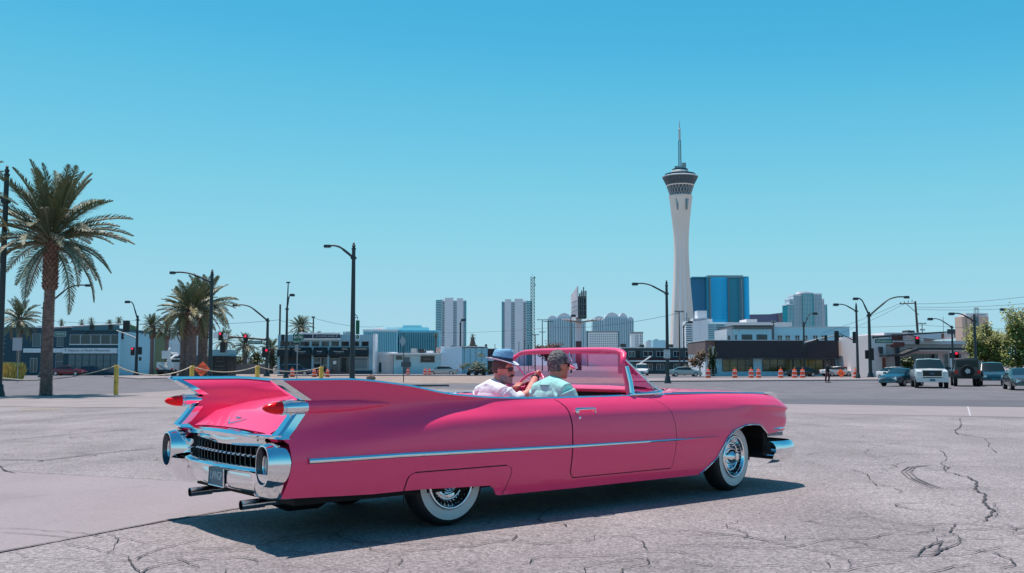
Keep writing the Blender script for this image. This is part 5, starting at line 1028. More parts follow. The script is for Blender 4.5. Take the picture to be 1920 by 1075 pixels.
# street bits
for px, pb, lab in ((548, 706, 'traffic drum before the blue estate, left of the doors'), (614, 706, 'traffic drum right of the yellow hydrant'), (765, 704, 'single traffic drum left of the light blue building window'), (797, 705, 'left drum of the pair at the silver sedan tail'), (805, 705.5, 'right drum of the pair at the silver sedan tail'), (589, 707, 'slim traffic drum just left of the bollard with the doors behind')): drum(px, pb, lab, Y=128 if px < 700 else 148, s=.92)
def hydrant(px, Y, m, lab):
    p = at(px, 705, Y); t = thing('fire_hydrant', lab, 'fire hydrant', (p.x, Y, ST)); b = MB(); b.lathe([(.22, 0), (.22, .06), (.15, .07), (.15, .62), (.2, .63), (.2, .68), (.15, .78), (.05, .86), (.05, .92), (0, .93)], 14); b.build('barrel', m, t, 40); b = MB(); b.lathe([(.08, -.3), (.08, .3)], 10, (0, 0, .5), 'x'); b.build('outlet', m, t, 40)
hydrant(604, 128, M('hydrant_yellow', (.62, .38, .04), .5), 'yellow fire hydrant on the kerb beside a traffic drum'); hydrant(596.5, 135, M('hydrant_red', (.30, .04, .04), .5), 'small dark red hydrant behind the bollard and drum')
p = gp(695, 715); b = MB(); b.sphere((0, 0, .25), (.5, .4, .35), 9, 6); b.v = [(x + random.uniform(-.08, .08), y, max(0, z + random.uniform(-.08, .08))) for x, y, z in b.v]; o = b.build('rock', M('rock_brown', (.16, .11, .09), .9, var=.3)); o.location = (p.x, p.y, zg(p.y)); tag(o, 'small brown rock lying on the bare lot right of the tall lamp', 'rock')
Y = sy(718); post(756.5, 718, 625, Y, 'thin dark post on the bare lot with two signs seen from behind', 1.6, M_POLE); b = MB(); k = mpp(Y); p = at(755, 640, Y - .1); d = 11 * k; b.prism([(-d * .55, 0), (0, -d), (d * .55, 0), (0, d)], -.02, .02); o = b.build('diamond_sign_back', M('sign_back_blue', (.36, .44, .48), .5)); o.location = p; tag(o, 'grey back of a narrow diamond sign before the white yard wall', 'road sign'); plate_sign(761.5, 683.5, Y - .1, 18.5, 9.5, '', 'dark rectangular sign back low on the thin post', M('sign_back_dark', (.07, .09, .10), .6), name='road_sign')
# low wall and shrubs behind the kiosk corner
c = Bld('block_wall', 'low tan block wall below the date palms', 'wall', 430, 497, 700, 172); c.box('wall_face', 430, 497, 683, None, M('tan_block', (.24, .19, .18), .85, var=.12), 0, .4)
for px, sd, lab in ((447, 31, 'green shrub behind the tan wall, left one'), (478, 32, 'green shrub behind the tan wall, right one'), (511, 33, 'scrub at the left end of the storefront')):
    Y = 178; p = at(px, 690, Y); tree((p.x, Y, ST), [((0, 0, 2.2), (1.9, 1.2, 1.3))], 900, .3, lab, 'shrub', .08, 'shrubs by the tan wall', sd, name='shrub')
c = Bld('pale_house', 'pale low house glimpsed between kiosk and palms', 'building', 428, 452, 700, 200); c.box('wall', 428, 452, 668, None, STUCCO, 0, 8); c.window(440, 445, 675, 681)
# ------------------------------------------------------------------ far skyline
PALEB = M('hotel_pale_blue', (.36, .70, .78), .7); GLB = M('hotel_blue_glass', (.06, .30, .40), .15, coat=.3); CONDO = M('condo_white', (.84, .80, .82), .7); TEALG = M('condo_teal_glass', (.015, .32, .38), .12, coat=.5); DKWIN = M('dark_far_window', (.07, .16, .21), .3)
c = Bld('wide_hotel', 'wide low pale blue hotel with vertical stripes left of the towers', 'hotel', 680, 822, 690, 2000)
c.box('wall', 680, 745, 620, None, PALEB, 0, 40); c.box('wall', 745.1, 822, 619, None, PALEB, 20, 60); c.box('parapet', 679, 746, 618, 620.5, CONDO, -1, 41); c.box('penthouse', 720, 800, 613, 619, PALEB, 30, 55); c.box('penthouse', 751, 786, 609, 613, PALEB, 32, 54); c.box('penthouse', 699, 713, 614.5, 618, CONDO, 10, 30)
c.windows_far([(682.5 + i * 3.4, 684.6 + i * 3.4, 623, 660) for i in range(18)] + [(748 + i * 3.4, 750.2 + i * 3.4, 623, 660) for i in range(21)], GLB, -.6, 22)
def condo(name, label, px0, flip, top):
    c = Bld(name, label, 'tower block', px0, px0 + 58, 690, 2300); X = (lambda q: px0 + q) if not flip else (lambda q: px0 + 62 - q)
    def bx(nm, a, q, u, mat, d0, d1): p_, q_ = sorted((X(a), X(q))); return c.box(nm, p_, q_, top + u, None, mat, d0, d1)
    bx('glass_end', 0, 11, 4, TEALG, 4, 30); bx('core', 11, 57, 5, CONDO, 3, 30); bx('slab_wall', 17, 33, 0, CONDO, 0, 25); bx('slab_wall', 39.5, 51, .8, CONDO, 0, 25); bx('glass_edge', 55, 57.4, 5.5, TEALG, 2, 28); bx('penthouse', 9, 15, 2.5, CONDO, 8, 20)
    b = MB(); W = []; W2 = []
    for i in range(28):
        zt = top + 7 + i * 3.15
        if zt > 665: break
        p_, q_ = sorted((X(-1.6), X(11))); b.b2(c.x(p_), c.x(q_), 2.5, 4.5, c.z(zt + .75), c.z(zt))
        for a, q in ((12, 16), (34, 35.4), (36, 37.4), (52.2, 54.6)): p_, q_ = sorted((X(a), X(q))); W.append((p_, q_, zt, zt + 2))
        for a, q in ((38, 39.3), (33.2, 33.9)): p_, q_ = sorted((X(a), X(q))); W2.append((p_, q_, zt, zt + 2.2))
    b.build('balcony', CONDO, c.t, kind='stuff'); c.windows_far(W, DKWIN, 2.6, .6); c.windows_far(W2, GLB, 2.5, .6)
condo('condominium_tower', 'left of the two tall white condominium towers, its teal glass end on the left', 816.5, False, 558.5)
condo('condominium_tower', 'right of the two tall white condominium towers, beside the lattice mast', 936, True, 560.5)
# curved-roof towers
def arc_tower(px0, px1, tops, label):
    c = Bld('arched_roof_tower', label, 'tower block', px0, px1, 690, 2500, group='arched-roof tower blocks')
    for i, (a, q, tp, crown) in enumerate(tops):
        c.box('wall', a, q, tp + crown, None, M('tower_blue_grey', (.52, .66, .72), .7), i * 2, 40 + i * 2); n = 10; mid = (a + q) / 2; b = MB(); P = [(c.x(a), c.z(tp + crown) + .05)] + [(c.x(lerp(a, q, t)), c.z(tp + crown - crown * math.sin(PI * t) ** .8)) for t in np.linspace(0, 1, n)] + [(c.x(q), c.z(tp + crown) + .05)]; P = [P[0]] + P[2:-2] + [P[-1]]
        b.prism(P, i * 2 + 1, 30); b.build('arched_roof', CONDO, c.t)
        W = []; P2 = []
        x = a + 1.2
        while x < q - 2: W += [(x, x + 1.7, z, z + 1.3) for z in np.arange(tp + crown + 3, 662, 2.3)]; P2.append((x + 2.1, x + 2.9, tp + crown + 1, 664)); x += 4.2
        c.windows_far(W, TEALG, i * 2 - .6, .9); c.windows_far(P2, CONDO, i * 2 - 1, 1, 'rib')
arc_tower(1027, 1099, [(1027, 1046, 592, 6), (1045, 1072, 587, 8), (1071.5, 1099, 600, 4)], 'arched-roof tower behind the billboard')
arc_tower(1112, 1190, [(1112, 1136, 593, 6), (1135, 1162, 586, 8), (1161, 1178, 587, 8), (1177, 1189.5, 594, 4)], 'arched-roof tower right of the billboard')
c = Bld('punched_window_hotel', 'white hotel slab with a dotted grid of small windows', 'hotel', 1101, 1160, 690, 1300); c.box('wall', 1103, 1159, 624, None, M('hotel_white', (.92, .90, .88), .7), 0, 18); c.box('parapet', 1102.5, 1159.6, 621, 624, M_GALV, -.6, 18.5); c.box('end_fin', 1100.5, 1102.7, 620.5, None, DKWIN, -.4, 18); c.box('end_fin', 1159.2, 1161, 621, None, DKWIN, -.4, 18); c.windows_far([(1106 + i * 3.55, 1107.8 + i * 3.55, z, z + 1.4) for i in range(15) for z in np.arange(627, 664, 3.3)], DKWIN, -.25, .5)
c = Bld('small_white_hotel', 'narrow white hotel block with a few window columns', 'hotel', 1182, 1208, 690, 1250); c.box('wall', 1184, 1206, 626, None, M('hotel_white', (.60, .60, .58)), 0, 14); c.box('parapet', 1183.4, 1206.6, 622.5, 626, M_GALV, -.5, 14.5); c.windows_far([(a, a + 2, z, z + 1.5) for a in (1192, 1195.5, 1201, 1204) for z in np.arange(628, 662, 3)], DKWIN, -.25, .5)
# observation tower
def observation_tower():
    Y = 1430; k = mpp(Y); o = at(1280, 690, Y); t = thing('observation_tower', 'tall pale concrete observation tower with a flared dark pod and needle mast', 'tower', (o.x, Y, ST)); CON = M('tower_concrete', (.96, .75, .66), .75, var=.05, scale=.02)
    def z(py): return at(1278, py, Y).z - ST
    prof = [(683, 27), (640, 24), (600, 21.3), (560, 18.2), (520, 15.4), (490, 14), (465, 13.6), (440, 14.3), (415, 16.4), (395, 18.6), (378, 20.6), (369, 21.6)]
    pys = [p[0] for p in prof][::-1]; hw = [p[1] for p in prof][::-1]
    b = MB()                              # three legs wrapped round a core: a rounded trilobe plan with deep flutes
    def ring(py, grow=1): 
        r = float(np.interp(py, pys, hw)) * k; R_ = []
        for q in range(48):
            a = 2 * PI * q / 48 + R(18); f = 1.04 - .10 * (.5 - .5 * math.cos(3 * a)) ** 3; R_.append((math.cos(a) * r * f * grow, math.sin(a) * r * f * grow, z(py)))
        return R_
    b.grid([ring(py) for py in np.linspace(690, 369, 40)], close_j=True); b.build('shaft', CON, t, 40)
    for a in (R(-107), R(-80), R(-140)): 
        b = MB(); P = []
        for py in np.linspace(690, 430, 24):
            r = float(np.interp(py, pys, hw)) * k * 1.0; P.append((math.cos(a) * r * 1.0, math.sin(a) * r * 1.0, z(py)))
        b.tube(P, [lerp(2.6, .5, q) for q in np.linspace(0, 1, 24)], 6); b.build('rib', M('tower_rib_light', (.95, .86, .84), .7), t, 60)
    for s in (-1, 1):                     # slots near the top
        b = MB(); b.prism([((s * 5.6 - 1.8) * k, z(376)), ((s * 10.0 + 1.2) * k if s > 0 else (s * 5.6 + 1.9) * k, z(376)), ((s * 7.4) * k, z(396))], -17.6 * k, -14 * k) if False else b.prism([(s * 6.0 * k, z(376)), (s * 12.2 * k, z(376)), (s * 9.6 * k, z(396)), (s * 8.0 * k, z(396))], -19.2 * k, -12 * k); b.build('slot', M('tower_slot', (.20, .27, .30), .6), t)
        b = MB(); b.prism([(s * 10.2 * k, z(378)), (s * 11.6 * k, z(378)), (s * 9.4 * k, z(393))], -19.5 * k, -19.25 * k); b.build('painted_daylight', M('slot_pale', (.55, .68, .70), .6), t)  # daylight through the slot painted as a pale wedge
    b = MB(); b.lathe([(21.8 * k, z(370)), (22.2 * k, z(368)), (19.6 * k, z(366.5)), (19.6 * k, z(365.5))], 48); b.build('collar', CON, t, 40)
    PG = M('pod_glass', (.025, .06, .085), .15, coat=.4); b = MB(); b.lathe([(19.4 * k, z(367)), (22 * k, z(359)), (25 * k, z(349.5))], 48); b.build('lower_deck', PG, t, 60)
    b = MB(); b.lathe([(25.4 * k, z(349.8)), (26 * k, z(348.2)), (25.6 * k, z(347.6))], 48); b.build('deck_ring', CON, t, 40)
    b = MB(); b.lathe([(25.5 * k, z(347.8)), (29.5 * k, z(340)), (33.2 * k, z(333))], 48); b.build('upper_deck', PG, t, 60); b = MB(); b.lathe([(33.6 * k, z(333.4)), (33.8 * k, z(331.8)), (31 * k, z(330.6)), (18 * k, z(329))], 48); b.build('roof_rim', M('rim_white', (.62, .62, .62), .6), t, 40)
    b = MB()
    for q in range(24):
        a = 2 * PI * q / 24
        for d in (1, -1): b.tube([(math.cos(a) * 19.6 * k, math.sin(a) * 19.6 * k, z(366.5)), (math.cos(a + d * .26) * 25.3 * k, math.sin(a + d * .26) * 25.3 * k, z(350))], .35, 4)
    b.build('diagrid', M('grid_pale', (.45, .50, .52), .5), t, kind='stuff', fix=False)
    b = MB()
    for q in range(60): a = 2 * PI * q / 60; b.tube([(math.cos(a) * 25.7 * k, math.sin(a) * 25.7 * k, z(347.6)), (math.cos(a) * 33.3 * k, math.sin(a) * 33.3 * k, z(333))], .18, 4)
    b.build('mullion', M('mullion_grey', (.16, .22, .25), .5), t, kind='stuff', fix=False)
    b = MB(); b.lathe([(30 * k, z(331)), (29 * k, z(327)), (25 * k, z(326.5))], 36); b.build('ride_track', PG, t, 40); b = MB(); b.lathe([(18.5 * k, z(330)), (18.5 * k, z(326)), (16 * k, z(321)), (13 * k, z(318.5)), (9 * k, z(317))], 36); b.build('cupola', M('cupola_pale', (.45, .47, .48), .5), t, 40); b = MB(); b.lathe([(14.5 * k, z(319.5)), (15.5 * k, z(318)), (13 * k, z(317))], 36); b.build('cupola_rim', PG, t, 40)
    b = MB(); b.b2(-6 * k, 6 * k, -5 * k, 5 * k, z(318), z(313)); b.b2(4 * k, 11 * k, -4 * k, 3 * k, z(318), z(306)); b.b2(-10 * k, -4 * k, -3 * k, 3 * k, z(318), z(312)); b.build('plant_room', M_GALV, t)
    b = MB()
    for dx, dy in ((-1, -1), (1, -1), (1, 1), (-1, 1)): b.tube([(dx * 2.2 * k, dy * 2.2 * k, z(314)), (dx * 1.7 * k, dy * 1.7 * k, z(264))], .55 * k, 5)
    for i in range(14):
        zz = lerp(z(312), z(266), i / 13); b.tube([(-2 * k, -2 * k, zz), (2 * k, -2 * k, zz + 2.2)], .3 * k, 4); b.tube([(2 * k, -2 * k, zz), (-2 * k, -2 * k, zz + 2.2)], .3 * k, 4)
    b.build('lattice_mast', M('mast_dark', (.10, .16, .20), .5), t, kind='stuff', fix=False); b = MB(); b.lathe([(2.2 * k, z(264)), (2.2 * k, z(242)), (1.2 * k, z(241)), (.9 * k, z(232)), (.3 * k, z(226))], 10); b.build('needle', M('needle_white', (.55, .60, .62), .5), t, 40)
observation_tower()
# blue glass hotel behind the tower
c = Bld('blue_glass_hotel', 'big blue mirror-glass hotel with curved bays right of the observation tower', 'hotel', 1292, 1408, 690, 2100)
BG1 = M('mirror_blue', (.004, .56, .95), .3, coat=.05); BG2 = M('mirror_navy', (.006, .16, .32), .3, coat=.1); BG3 = M('mirror_teal', (.01, .26, .38), .3, coat=.1)
def bay(a, q, top, mat, bulge, d, nm='glass_bay'):
    b = MB(); n = 12; G = []
    for t in np.linspace(0, 1, n): x = lerp(c.x(a), c.x(q), t); y = d - bulge * math.sin(PI * t); G.append([(x, y, 0), (x, y, c.z(top))])
    b.grid(G); b.add([(c.x(a), d, c.z(top)), (c.x(q), d, c.z(top)), (c.x(q), d + 40, c.z(top)), (c.x(a), d + 40, c.z(top))], [(0, 1, 2, 3)]); b.b2(c.x(a), c.x(q), d + .1, d + 40, 0, c.z(top) - .1); return b.build(nm, mat, c.t, 40, fix=False)
bay(1296, 1328, 520.5, BG2, -6, 12, 'dark_wing'); bay(1335.5, 1366, 521, BG1, 4, 0); bay(1366, 1388, 521, BG3, -8, 4); bay(1398, 1408, 520.5, BG1, 2, 3); bay(1327.5, 1336, 520, BG3, 2, 4); bay(1388, 1398.2, 521, BG3, 1, 4)
c.box('crown', 1329, 1396, 516.5, 520.8, M('crown_steel', (.22, .36, .40), .4), -1, 30); c.box('crown', 1300, 1330, 519, 521, BG3, 2, 20); c.box('crown', 1396, 1407, 518.5, 520.8, BG3, 2, 20)
for a, q in ((1331, 1334.5), (1366.5, 1369), (1388.5, 1391), (1394, 1396)): c.box('stair_strip', a, q, 522, None, M('strip_grey', (.12, .20, .24), .5), -4.5, -3.2)
c.windows_far([(1333.5, 1334.2, 524 + i * 3, 525 + i * 3) for i in range(28)] + [(1392.3, 1393.3, 524 + i * 2.6, 525.2 + i * 2.6) for i in range(32)], CONDO, -5, .5, 'pale_slot'); c.windows_far([(1337, 1365, z, z + .22) for z in np.arange(525, 600, 2.6)], BG2, -4.4, .5, 'floor_line')  # pale bars down the stair strips, thin navy floor lines
# tower hotel with script sign
c = Bld('casino_hotel', 'white hotel block below the observation tower with script lettering on its wall', 'hotel', 1288, 1470, 690, 1000); WH = M('casino_white', (.86, .84, .86), .7)
c.box('wall', 1300, 1329, 597, None, WH, 0, 20); c.box('wall', 1310, 1328, 582.5, 597, WH, 3, 18); c.box('striped_wing', 1288, 1299.7, 602, None, WH, 2, 24); c.box('penthouse', 1289, 1297, 596, 602, M_GALV, 5, 20); c.box('vent_stack', 1291, 1292.5, 586, 596, DKWIN, 8, 9); c.windows_far([(1287.6, 1298.5, 605 + i * 4.1, 607 + i * 4.1) for i in range(13)], DKWIN, 1.7, .5, 'wing_stripe'); text('Stratosphere', 5.8 * c.k, (c.x(1313.5), -.2, c.z(599.5)), M('script_navy', (.02, .02, .06), .5), c.t, width=25 * c.k, shear=.35, rot=(PI / 2, R(-6), 0)); c.windows_far([(1313, 1313.8, 605 + i * 5, 606 + i * 5) for i in range(9)], DKWIN, -.2, .5)  # dark bars make the stripes of the striped wing
c.box('podium', 1329.2, 1490, 604, None, M('podium_white', (.84, .78, .78), .7), 6, 40); c.box('podium_step', 1405, 1425, 598, 604, M('podium_white', (.55, .53, .53)), 8, 40); c.box('podium_step', 1329.2, 1340, 597.5, 604, WH, 8, 30); c.box('car_park', 1329.3, 1365, 607.5, None, M('carpark_teal', (.40, .62, .68), .7), 3, 5.9)
c.windows_far([(1344.5, 1360, 608.5 + i * 4, 610.6 + i * 4) for i in range(7)] + [(1330, 1343, 609 + i * 4, 610 + i * 4) for i in range(7)], DKWIN, 2.7, .4, 'open_deck')
c = Bld('bronze_hotel', 'distant dark bronze hotel with a sweeping curved roof', 'hotel', 1408, 1482, 690, 3200); b = MB(); b.prism([(c.x(1405), 0), (c.x(1482), 0), (c.x(1482), c.z(584)), (c.x(1465), c.z(587)), (c.x(1445), c.z(589.5)), (c.x(1405), c.z(590))], 0, 60); b.build('wall', M('bronze_wall', (.14, .14, .24), .6), c.t); c.box('end_block', 1461, 1472, 588, None, M('bronze_light', (.22, .19, .22), .6), -6, -1)
# stepped tower on the right
c = Bld('stepped_tower', 'stepped teal and white tower block with a round crown on the right skyline', 'tower block', 1479, 1556, 690, 1900)
for a, q, tp, d, m_ in ((1480, 1500, 571, 6, TEALG), (1485, 1499.8, 560.5, 8, M('tower_blue_grey', (.34, .42, .45))), (1492, 1512, 553, 4, M('tower_blue_grey', (.34, .42, .45))), (1508, 1528, 549.5, 0, TEALG), (1527.8, 1545, 551, 3, M('tower_blue_grey', (.34, .42, .45))), (1541, 1550, 561, 5, CONDO), (1548, 1556, 571, 7, TEALG)):
    c.box('wall', a, q, tp, None, m_, d, 40); c.box('cornice', a - .4, q + .4, tp - .8, tp + 1, CONDO, d - .7, 40.5); W = []; x = a + 1
    while x < q - 1.6: W += [(x, x + 1.2, z, z + 1.2) for z in np.arange(tp + 3, 640, 2.4)]; x += 2.9
    c.windows_far(W, DKWIN if m_ is not TEALG else CONDO, d - .5, .6, 'window' if m_ is not TEALG else 'balcony')
b = MB(); b.lathe([(12 * c.k, c.z(551)), (13.5 * c.k, c.z(549)), (13 * c.k, c.z(547))], 24, (c.x(1514), 14 * c.k, 0)); b.build('crown_ring', CONDO, c.t, 40)
# tan tower with ring ornament
c = Bld('tan_hotel', 'tan hotel block with ring ornament behind the green trees', 'hotel', 1807, 1857, 690, 1100); c.box('wall', 1807, 1857, 594, None, M('tan_wall', (.72, .48, .38), .75), 0, 18); c.box('parapet', 1815, 1856.5, 587.5, 594, M('podium_white', (.55, .53, .53)), .2, 18); c.box('centre_strip', 1830, 1838, 594.2, None, M('strip_grey', (.12, .20, .24)), -.5, -.1); c.box('rib', 1814, 1815.4, 594.2, None, M('tan_dark', (.28, .2, .17), .8), -.5, -.1); c.box('rib', 1824, 1825, 594.2, None, M('tan_dark', (.28, .2, .17)), -.5, -.1)
text('PLAZA', 4 * c.k, (c.x(1844), -.1, c.z(590.6)), DKWIN, c.t, width=16 * c.k)
for dx in (-3, 0, 3): b = MB(); b.tube([(c.x(1834 + dx) + 1.6 * c.k * math.cos(a), -1, c.z(586) + 9 * c.k * math.sin(a)) for a in np.linspace(0, 2 * PI, 20)], .35, 5); b.build('ring', M_GALV, c.t, 60)
# lattice mast, billboard
def lattice():
    Y = 420; k = mpp(Y); o = at(999, 690, Y); t = thing('lattice_mast', 'tall square lattice radio mast beside the right condominium tower', 'radio mast', (o.x, Y, ST)); Z = at(999, 519, Y).z - ST; w_ = 3.5 * k; b = MB()
    for dx, dy in ((-1, -1), (1, -1), (1, 1), (-1, 1)): b.tube([(dx * w_, dy * w_, 0), (dx * w_, dy * w_, Z)], .085, 5)
    b.build('leg', M_POLE, t); b = MB(); n = 28
    for i in range(n):
        z0, z1 = Z * i / n, Z * (i + 1) / n
        for s in (-1, 1): b.tube([(-w_, s * w_, z0), (w_, s * w_, z1)], .05, 4); b.tube([(w_, s * w_, z0), (-w_, s * w_, z1)], .05, 4); b.tube([(-w_, s * w_, z0), (w_, s * w_, z0)], .05, 4)
    b.build('bracing', M_POLE, t, kind='stuff', fix=False); b = MB(); b.tube([(0, 0, Z), (0, 0, Z + 1)], .06, 5); b.box((w_, 0, Z - .5), (.7, .5, .5)); b.box((w_ * 1.2, 0, Z * .91), (.5, .5, .7)); b.build('antenna', M_POLE, t)
lattice()
def billboard():
    Y = 300; k = mpp(Y); o = at(1085, 690, Y); t = thing('billboard', 'three-sided billboard on a thick pale column seen edge-on', 'billboard', (o.x, Y, ST)); X = lambda px: at(px, 650, Y).x - o.x; Zf = lambda py: at(1085, py, Y).z - ST
    b = MB(); b.lathe([(5.6 * k, 0), (5.6 * k, Zf(640))], 20); b.build('column_foot', M('column_brown', (.10, .05, .06), .7), t, 40); b = MB(); b.lathe([(5.5 * k, Zf(640)), (5.5 * k, Zf(598))], 20); b.build('column', M('column_pale', (.66, .62, .68), .6), t, 40)
    b = MB(); b.add([(X(1071), 0, Zf(599)), (X(1080), -6, Zf(597)), (X(1080), -6, Zf(541)), (X(1071), 0, Zf(554)), (X(1071) + .3, .5, Zf(599)), (X(1080) + .3, -5.5, Zf(597)), (X(1080) + .3, -5.5, Zf(541)), (X(1071) + .3, .5, Zf(554))], [(0, 1, 2, 3), (4, 7, 6, 5), (0, 4, 5, 1), (1, 5, 6, 2), (2, 6, 7, 3), (3, 7, 4, 0)]); b.build('face_panel', M('billboard_face', (.85, .70, .72), .6, var=.15, scale=.3), t)
    for i, py in enumerate((566, 576, 584)): b = MB(); b.tube([(X(1072), -.8, Zf(py + 2)), (X(1079.6), -6.1, Zf(py))], .12, 4); b.build('face_seam', M_GALV, t)
    b = MB(); b.add([(X(1099), 0, Zf(598)), (X(1092), 10, Zf(597)), (X(1092), 10, Zf(545)), (X(1099), 0, Zf(545)), (X(1099.5), -.4, Zf(598)), (X(1100), -.4, Zf(545))], [(0, 1, 2, 3), (0, 3, 5, 4)]); b.build('back_panel', M_GALV, t)
    for a, tp in ((1082.5, 539), (1086, 552), (1090, 546), (1093.5, 540), (1098, 547)):
        b = MB(); b.b2(X(a - 1), X(a + 1), -3, -2.6, Zf(598), Zf(tp)); b.build('steel_upright', M('upright_dark', (.12, .15, .17), .5), t)
    for py in (560, 572, 584, 594): b = MB(); b.b2(X(1081), X(1099), -2.5, -2.1, Zf(py), Zf(py - 1.2)); b.build('steel_rail', M_GALV, t)
    b = MB(); b.b2(X(1081), X(1099), -.5, 3, Zf(597), Zf(556)); b.build('inner_frame', M('inner_dark', (.03, .035, .04), .8), t)
    for s, a in ((1, 1124), (-1, 1055)):
        b = MB(); b.add([(X(1086), -3, Zf(604)), (X(a), -7, Zf(600)), (X(a), -7, Zf(601.2)), (X(1086), -3, Zf(606)), (X(1086), 2, Zf(604)), (X(a), -2, Zf(600)), (X(a), -2, Zf(601.2)), (X(1086), 2, Zf(606))], [(0, 1, 2, 3), (4, 7, 6, 5), (0, 4, 5, 1), (3, 2, 6, 7), (1, 5, 6, 2)]); b.build('catwalk', M('catwalk_tan', (.30, .22, .19), .8), t)
        for i in range(5): q = i / 4; b = MB(); b.tube([(lerp(X(1096 if s > 0 else 1075), X(a), q), -7.2, Zf(602.5)), (lerp(X(1096 if s > 0 else 1075), X(a), q) + s * .7, -8.4, Zf(601 - q))], .16, 4); b.build('flood_light', M_WHITE, t)
billboard()
# ------------------------------------------------------------------ middle and right side of the street
APT = M('apartment_dark', (.08, .115, .13), .8, var=.1); BROWN = M('brown_fascia', (.050, .042, .050), .8, var=.1); SKYB = M('sky_render', (.46, .74, .84), .75, var=.06); PINKW = M('pinkish_render', (.92, .74, .72), .8, var=.07); BRICKR = M('rust_panel', (.25, .07, .05), .8)
c = Bld('apartment_block', 'dark two-storey apartment block with white windows and outside stairs', 'apartment building', 1166, 1322, 702, 175)
c.box('wall', 1172, 1322, 653, 703.5, APT, 0, 12); c.box('parapet', 1164, 1323, 651.5, 653, PALEW, -.6, 12); c.box('gallery_floor', 1172, 1322, 671.5, 675, M('gallery_maroon', (.07, .02, .03), .7), -1.6, -.02); c.box('gallery_rail', 1172, 1322, 676.2, 678.5, PALEW, -1.65, -1.5)
for a, q in ((1179, 1190.5), (1207, 1223.5), (1231, 1245), (1263, 1275), (1285, 1297), (1305, 1316)): c.window(a, q, 659, 669, M_GLS, M_SIGNW, 2, 1, -.02); c.window(a, q, 683, 694, M_GLS, M_SIGNW, 2, 1, -.02)
for a in (1194, 1250, 1299): c.box('door', a, a + 6, 658, 671, M_BLK, -.1, -.02); c.box('door', a, a + 6, 682, 700, M_BLK, -.1, -.02)
for a, q, u in ((1169, 1179, 644), (1206, 1214, 645.5), (1260, 1270, 645), (1299, 1307, 646), (1310, 1318, 645.5)): c.box('rooftop_unit', a, q, u, 651.4, M_BLK, 4, 6)
st = thing('outside_stair', 'pale handrail of an outside stair rising to the right before the dark apartments', 'stair', at(1197, 685, 172)); p = at(1221, 668, 172) - st.location; b = MB(); b.tube([(0, 0, 0), p], .12, 6); b.tube([(0, .9, 0), p + Vector((0, .9, 0))], .1, 6); b.build('handrail', PALEW, st)
for a, q, tp, yy, m_, lab in ((1212, 1252, 640, 900, M('podium_white', (.55, .53, .53)), 'low pale building with roof plant left of the tower foot'), (1225, 1248, 638, 880, SKYB, 'small pale blue roof block left of the tower foot')):
    c = Bld('low_building', lab, 'building', a, q, 690, yy); c.box('wall', a, q, tp, None, m_, 0, 12); c.box('roof_plant', a + 4, a + 10, tp - 2, tp, M_GALV, 2, 5)
vehicle('van', 1203, 702.5, -95, M_WHITE, 'white minivan facing us before the dark apartments', 'van', Y=150, s=.98); vehicle('sedan', 1284, 705.5, 0, M('silver_paint', (.40, .43, .42)), 'silver sedan parked behind the speed limit lamp', Y=134, s=.93)
lm = lamp(1252, 719, 537, [(1194, 532, 551)], 'lamp with the SPEED LIMIT 25 sign on its pole', 6.5, finial=True)
def speed_sign():
    Y = sy(719) - .25; k = mpp(Y); p = at(1250.5, 664, Y); t = thing('speed_limit_sign', 'white speed limit 25 sign on the lamp pole', 'road sign', p); b = MB(); b.box((0, 0, 0), (12 * k, .03, 15.6 * k)); b.build('panel', M_SIGNW, t); b = MB()
    b.b2(-5.4 * k, 5.4 * k, -.022, -.016, 6.9 * k, 7.2 * k); b.b2(-5.4 * k, 5.4 * k, -.022, -.016, -7.2 * k, -6.9 * k); b.b2(-5.4 * k, -5.1 * k, -.022, -.016, -6.9 * k, 6.9 * k); b.b2(5.1 * k, 5.4 * k, -.022, -.016, -6.9 * k, 6.9 * k); b.build('border', M_BLK, t)
    text('SPEED', 3 * k, (0, -.02, 5.0 * k), M_BLK, t, width=8.5 * k); text('LIMIT', 3 * k, (0, -.02, 1.8 * k), M_BLK, t, width=8 * k); text('25', 8.6 * k, (0, -.02, -3.4 * k), M_BLK, t, width=8 * k)
speed_sign()
def util_pole(px, pb, pt, Y, label, wpx=3, arms=((0, 18),), lean=0):
    p = at(px, pb, Y); k = mpp(Y); H = at(px, pt, Y).z - ST; t = thing('utility_pole', label, 'utility pole', (p.x, Y, ST), 0, 'wooden utility poles'); b = MB(); b.tube([(0, 0, 0), (lean, 0, H)], [wpx * k * .55, wpx * k * .4], 8); b.build('shaft', M_WOOD, t, 50)
    for dz, w_ in arms:
        b = MB(); b.box((lean * (H - dz) / H, -.15, H - .15 - dz), (w_ * k, .12, .14)); b.build('crossarm', M_WOOD, t)
        for s in (-.9, -.5, .5, .9): b = MB(); b.lathe([(.05, 0), (.07, .08), (.03, .2), (0, .21)], 6, (lean + s * w_ * k / 2, -.15, H - .08 - dz)); b.build('insulator', M_GALV, t)
    return t
util_pole(1275, 706, 583, 150, 'wooden pole with one crossarm in front of the observation tower', 2.6, ((0, 17),)); lamp(1283, 706, 610, [(1291, 604, 614)], 'thin lamp with a short arm right of the wooden crossarm pole', 3.2, Y=150)
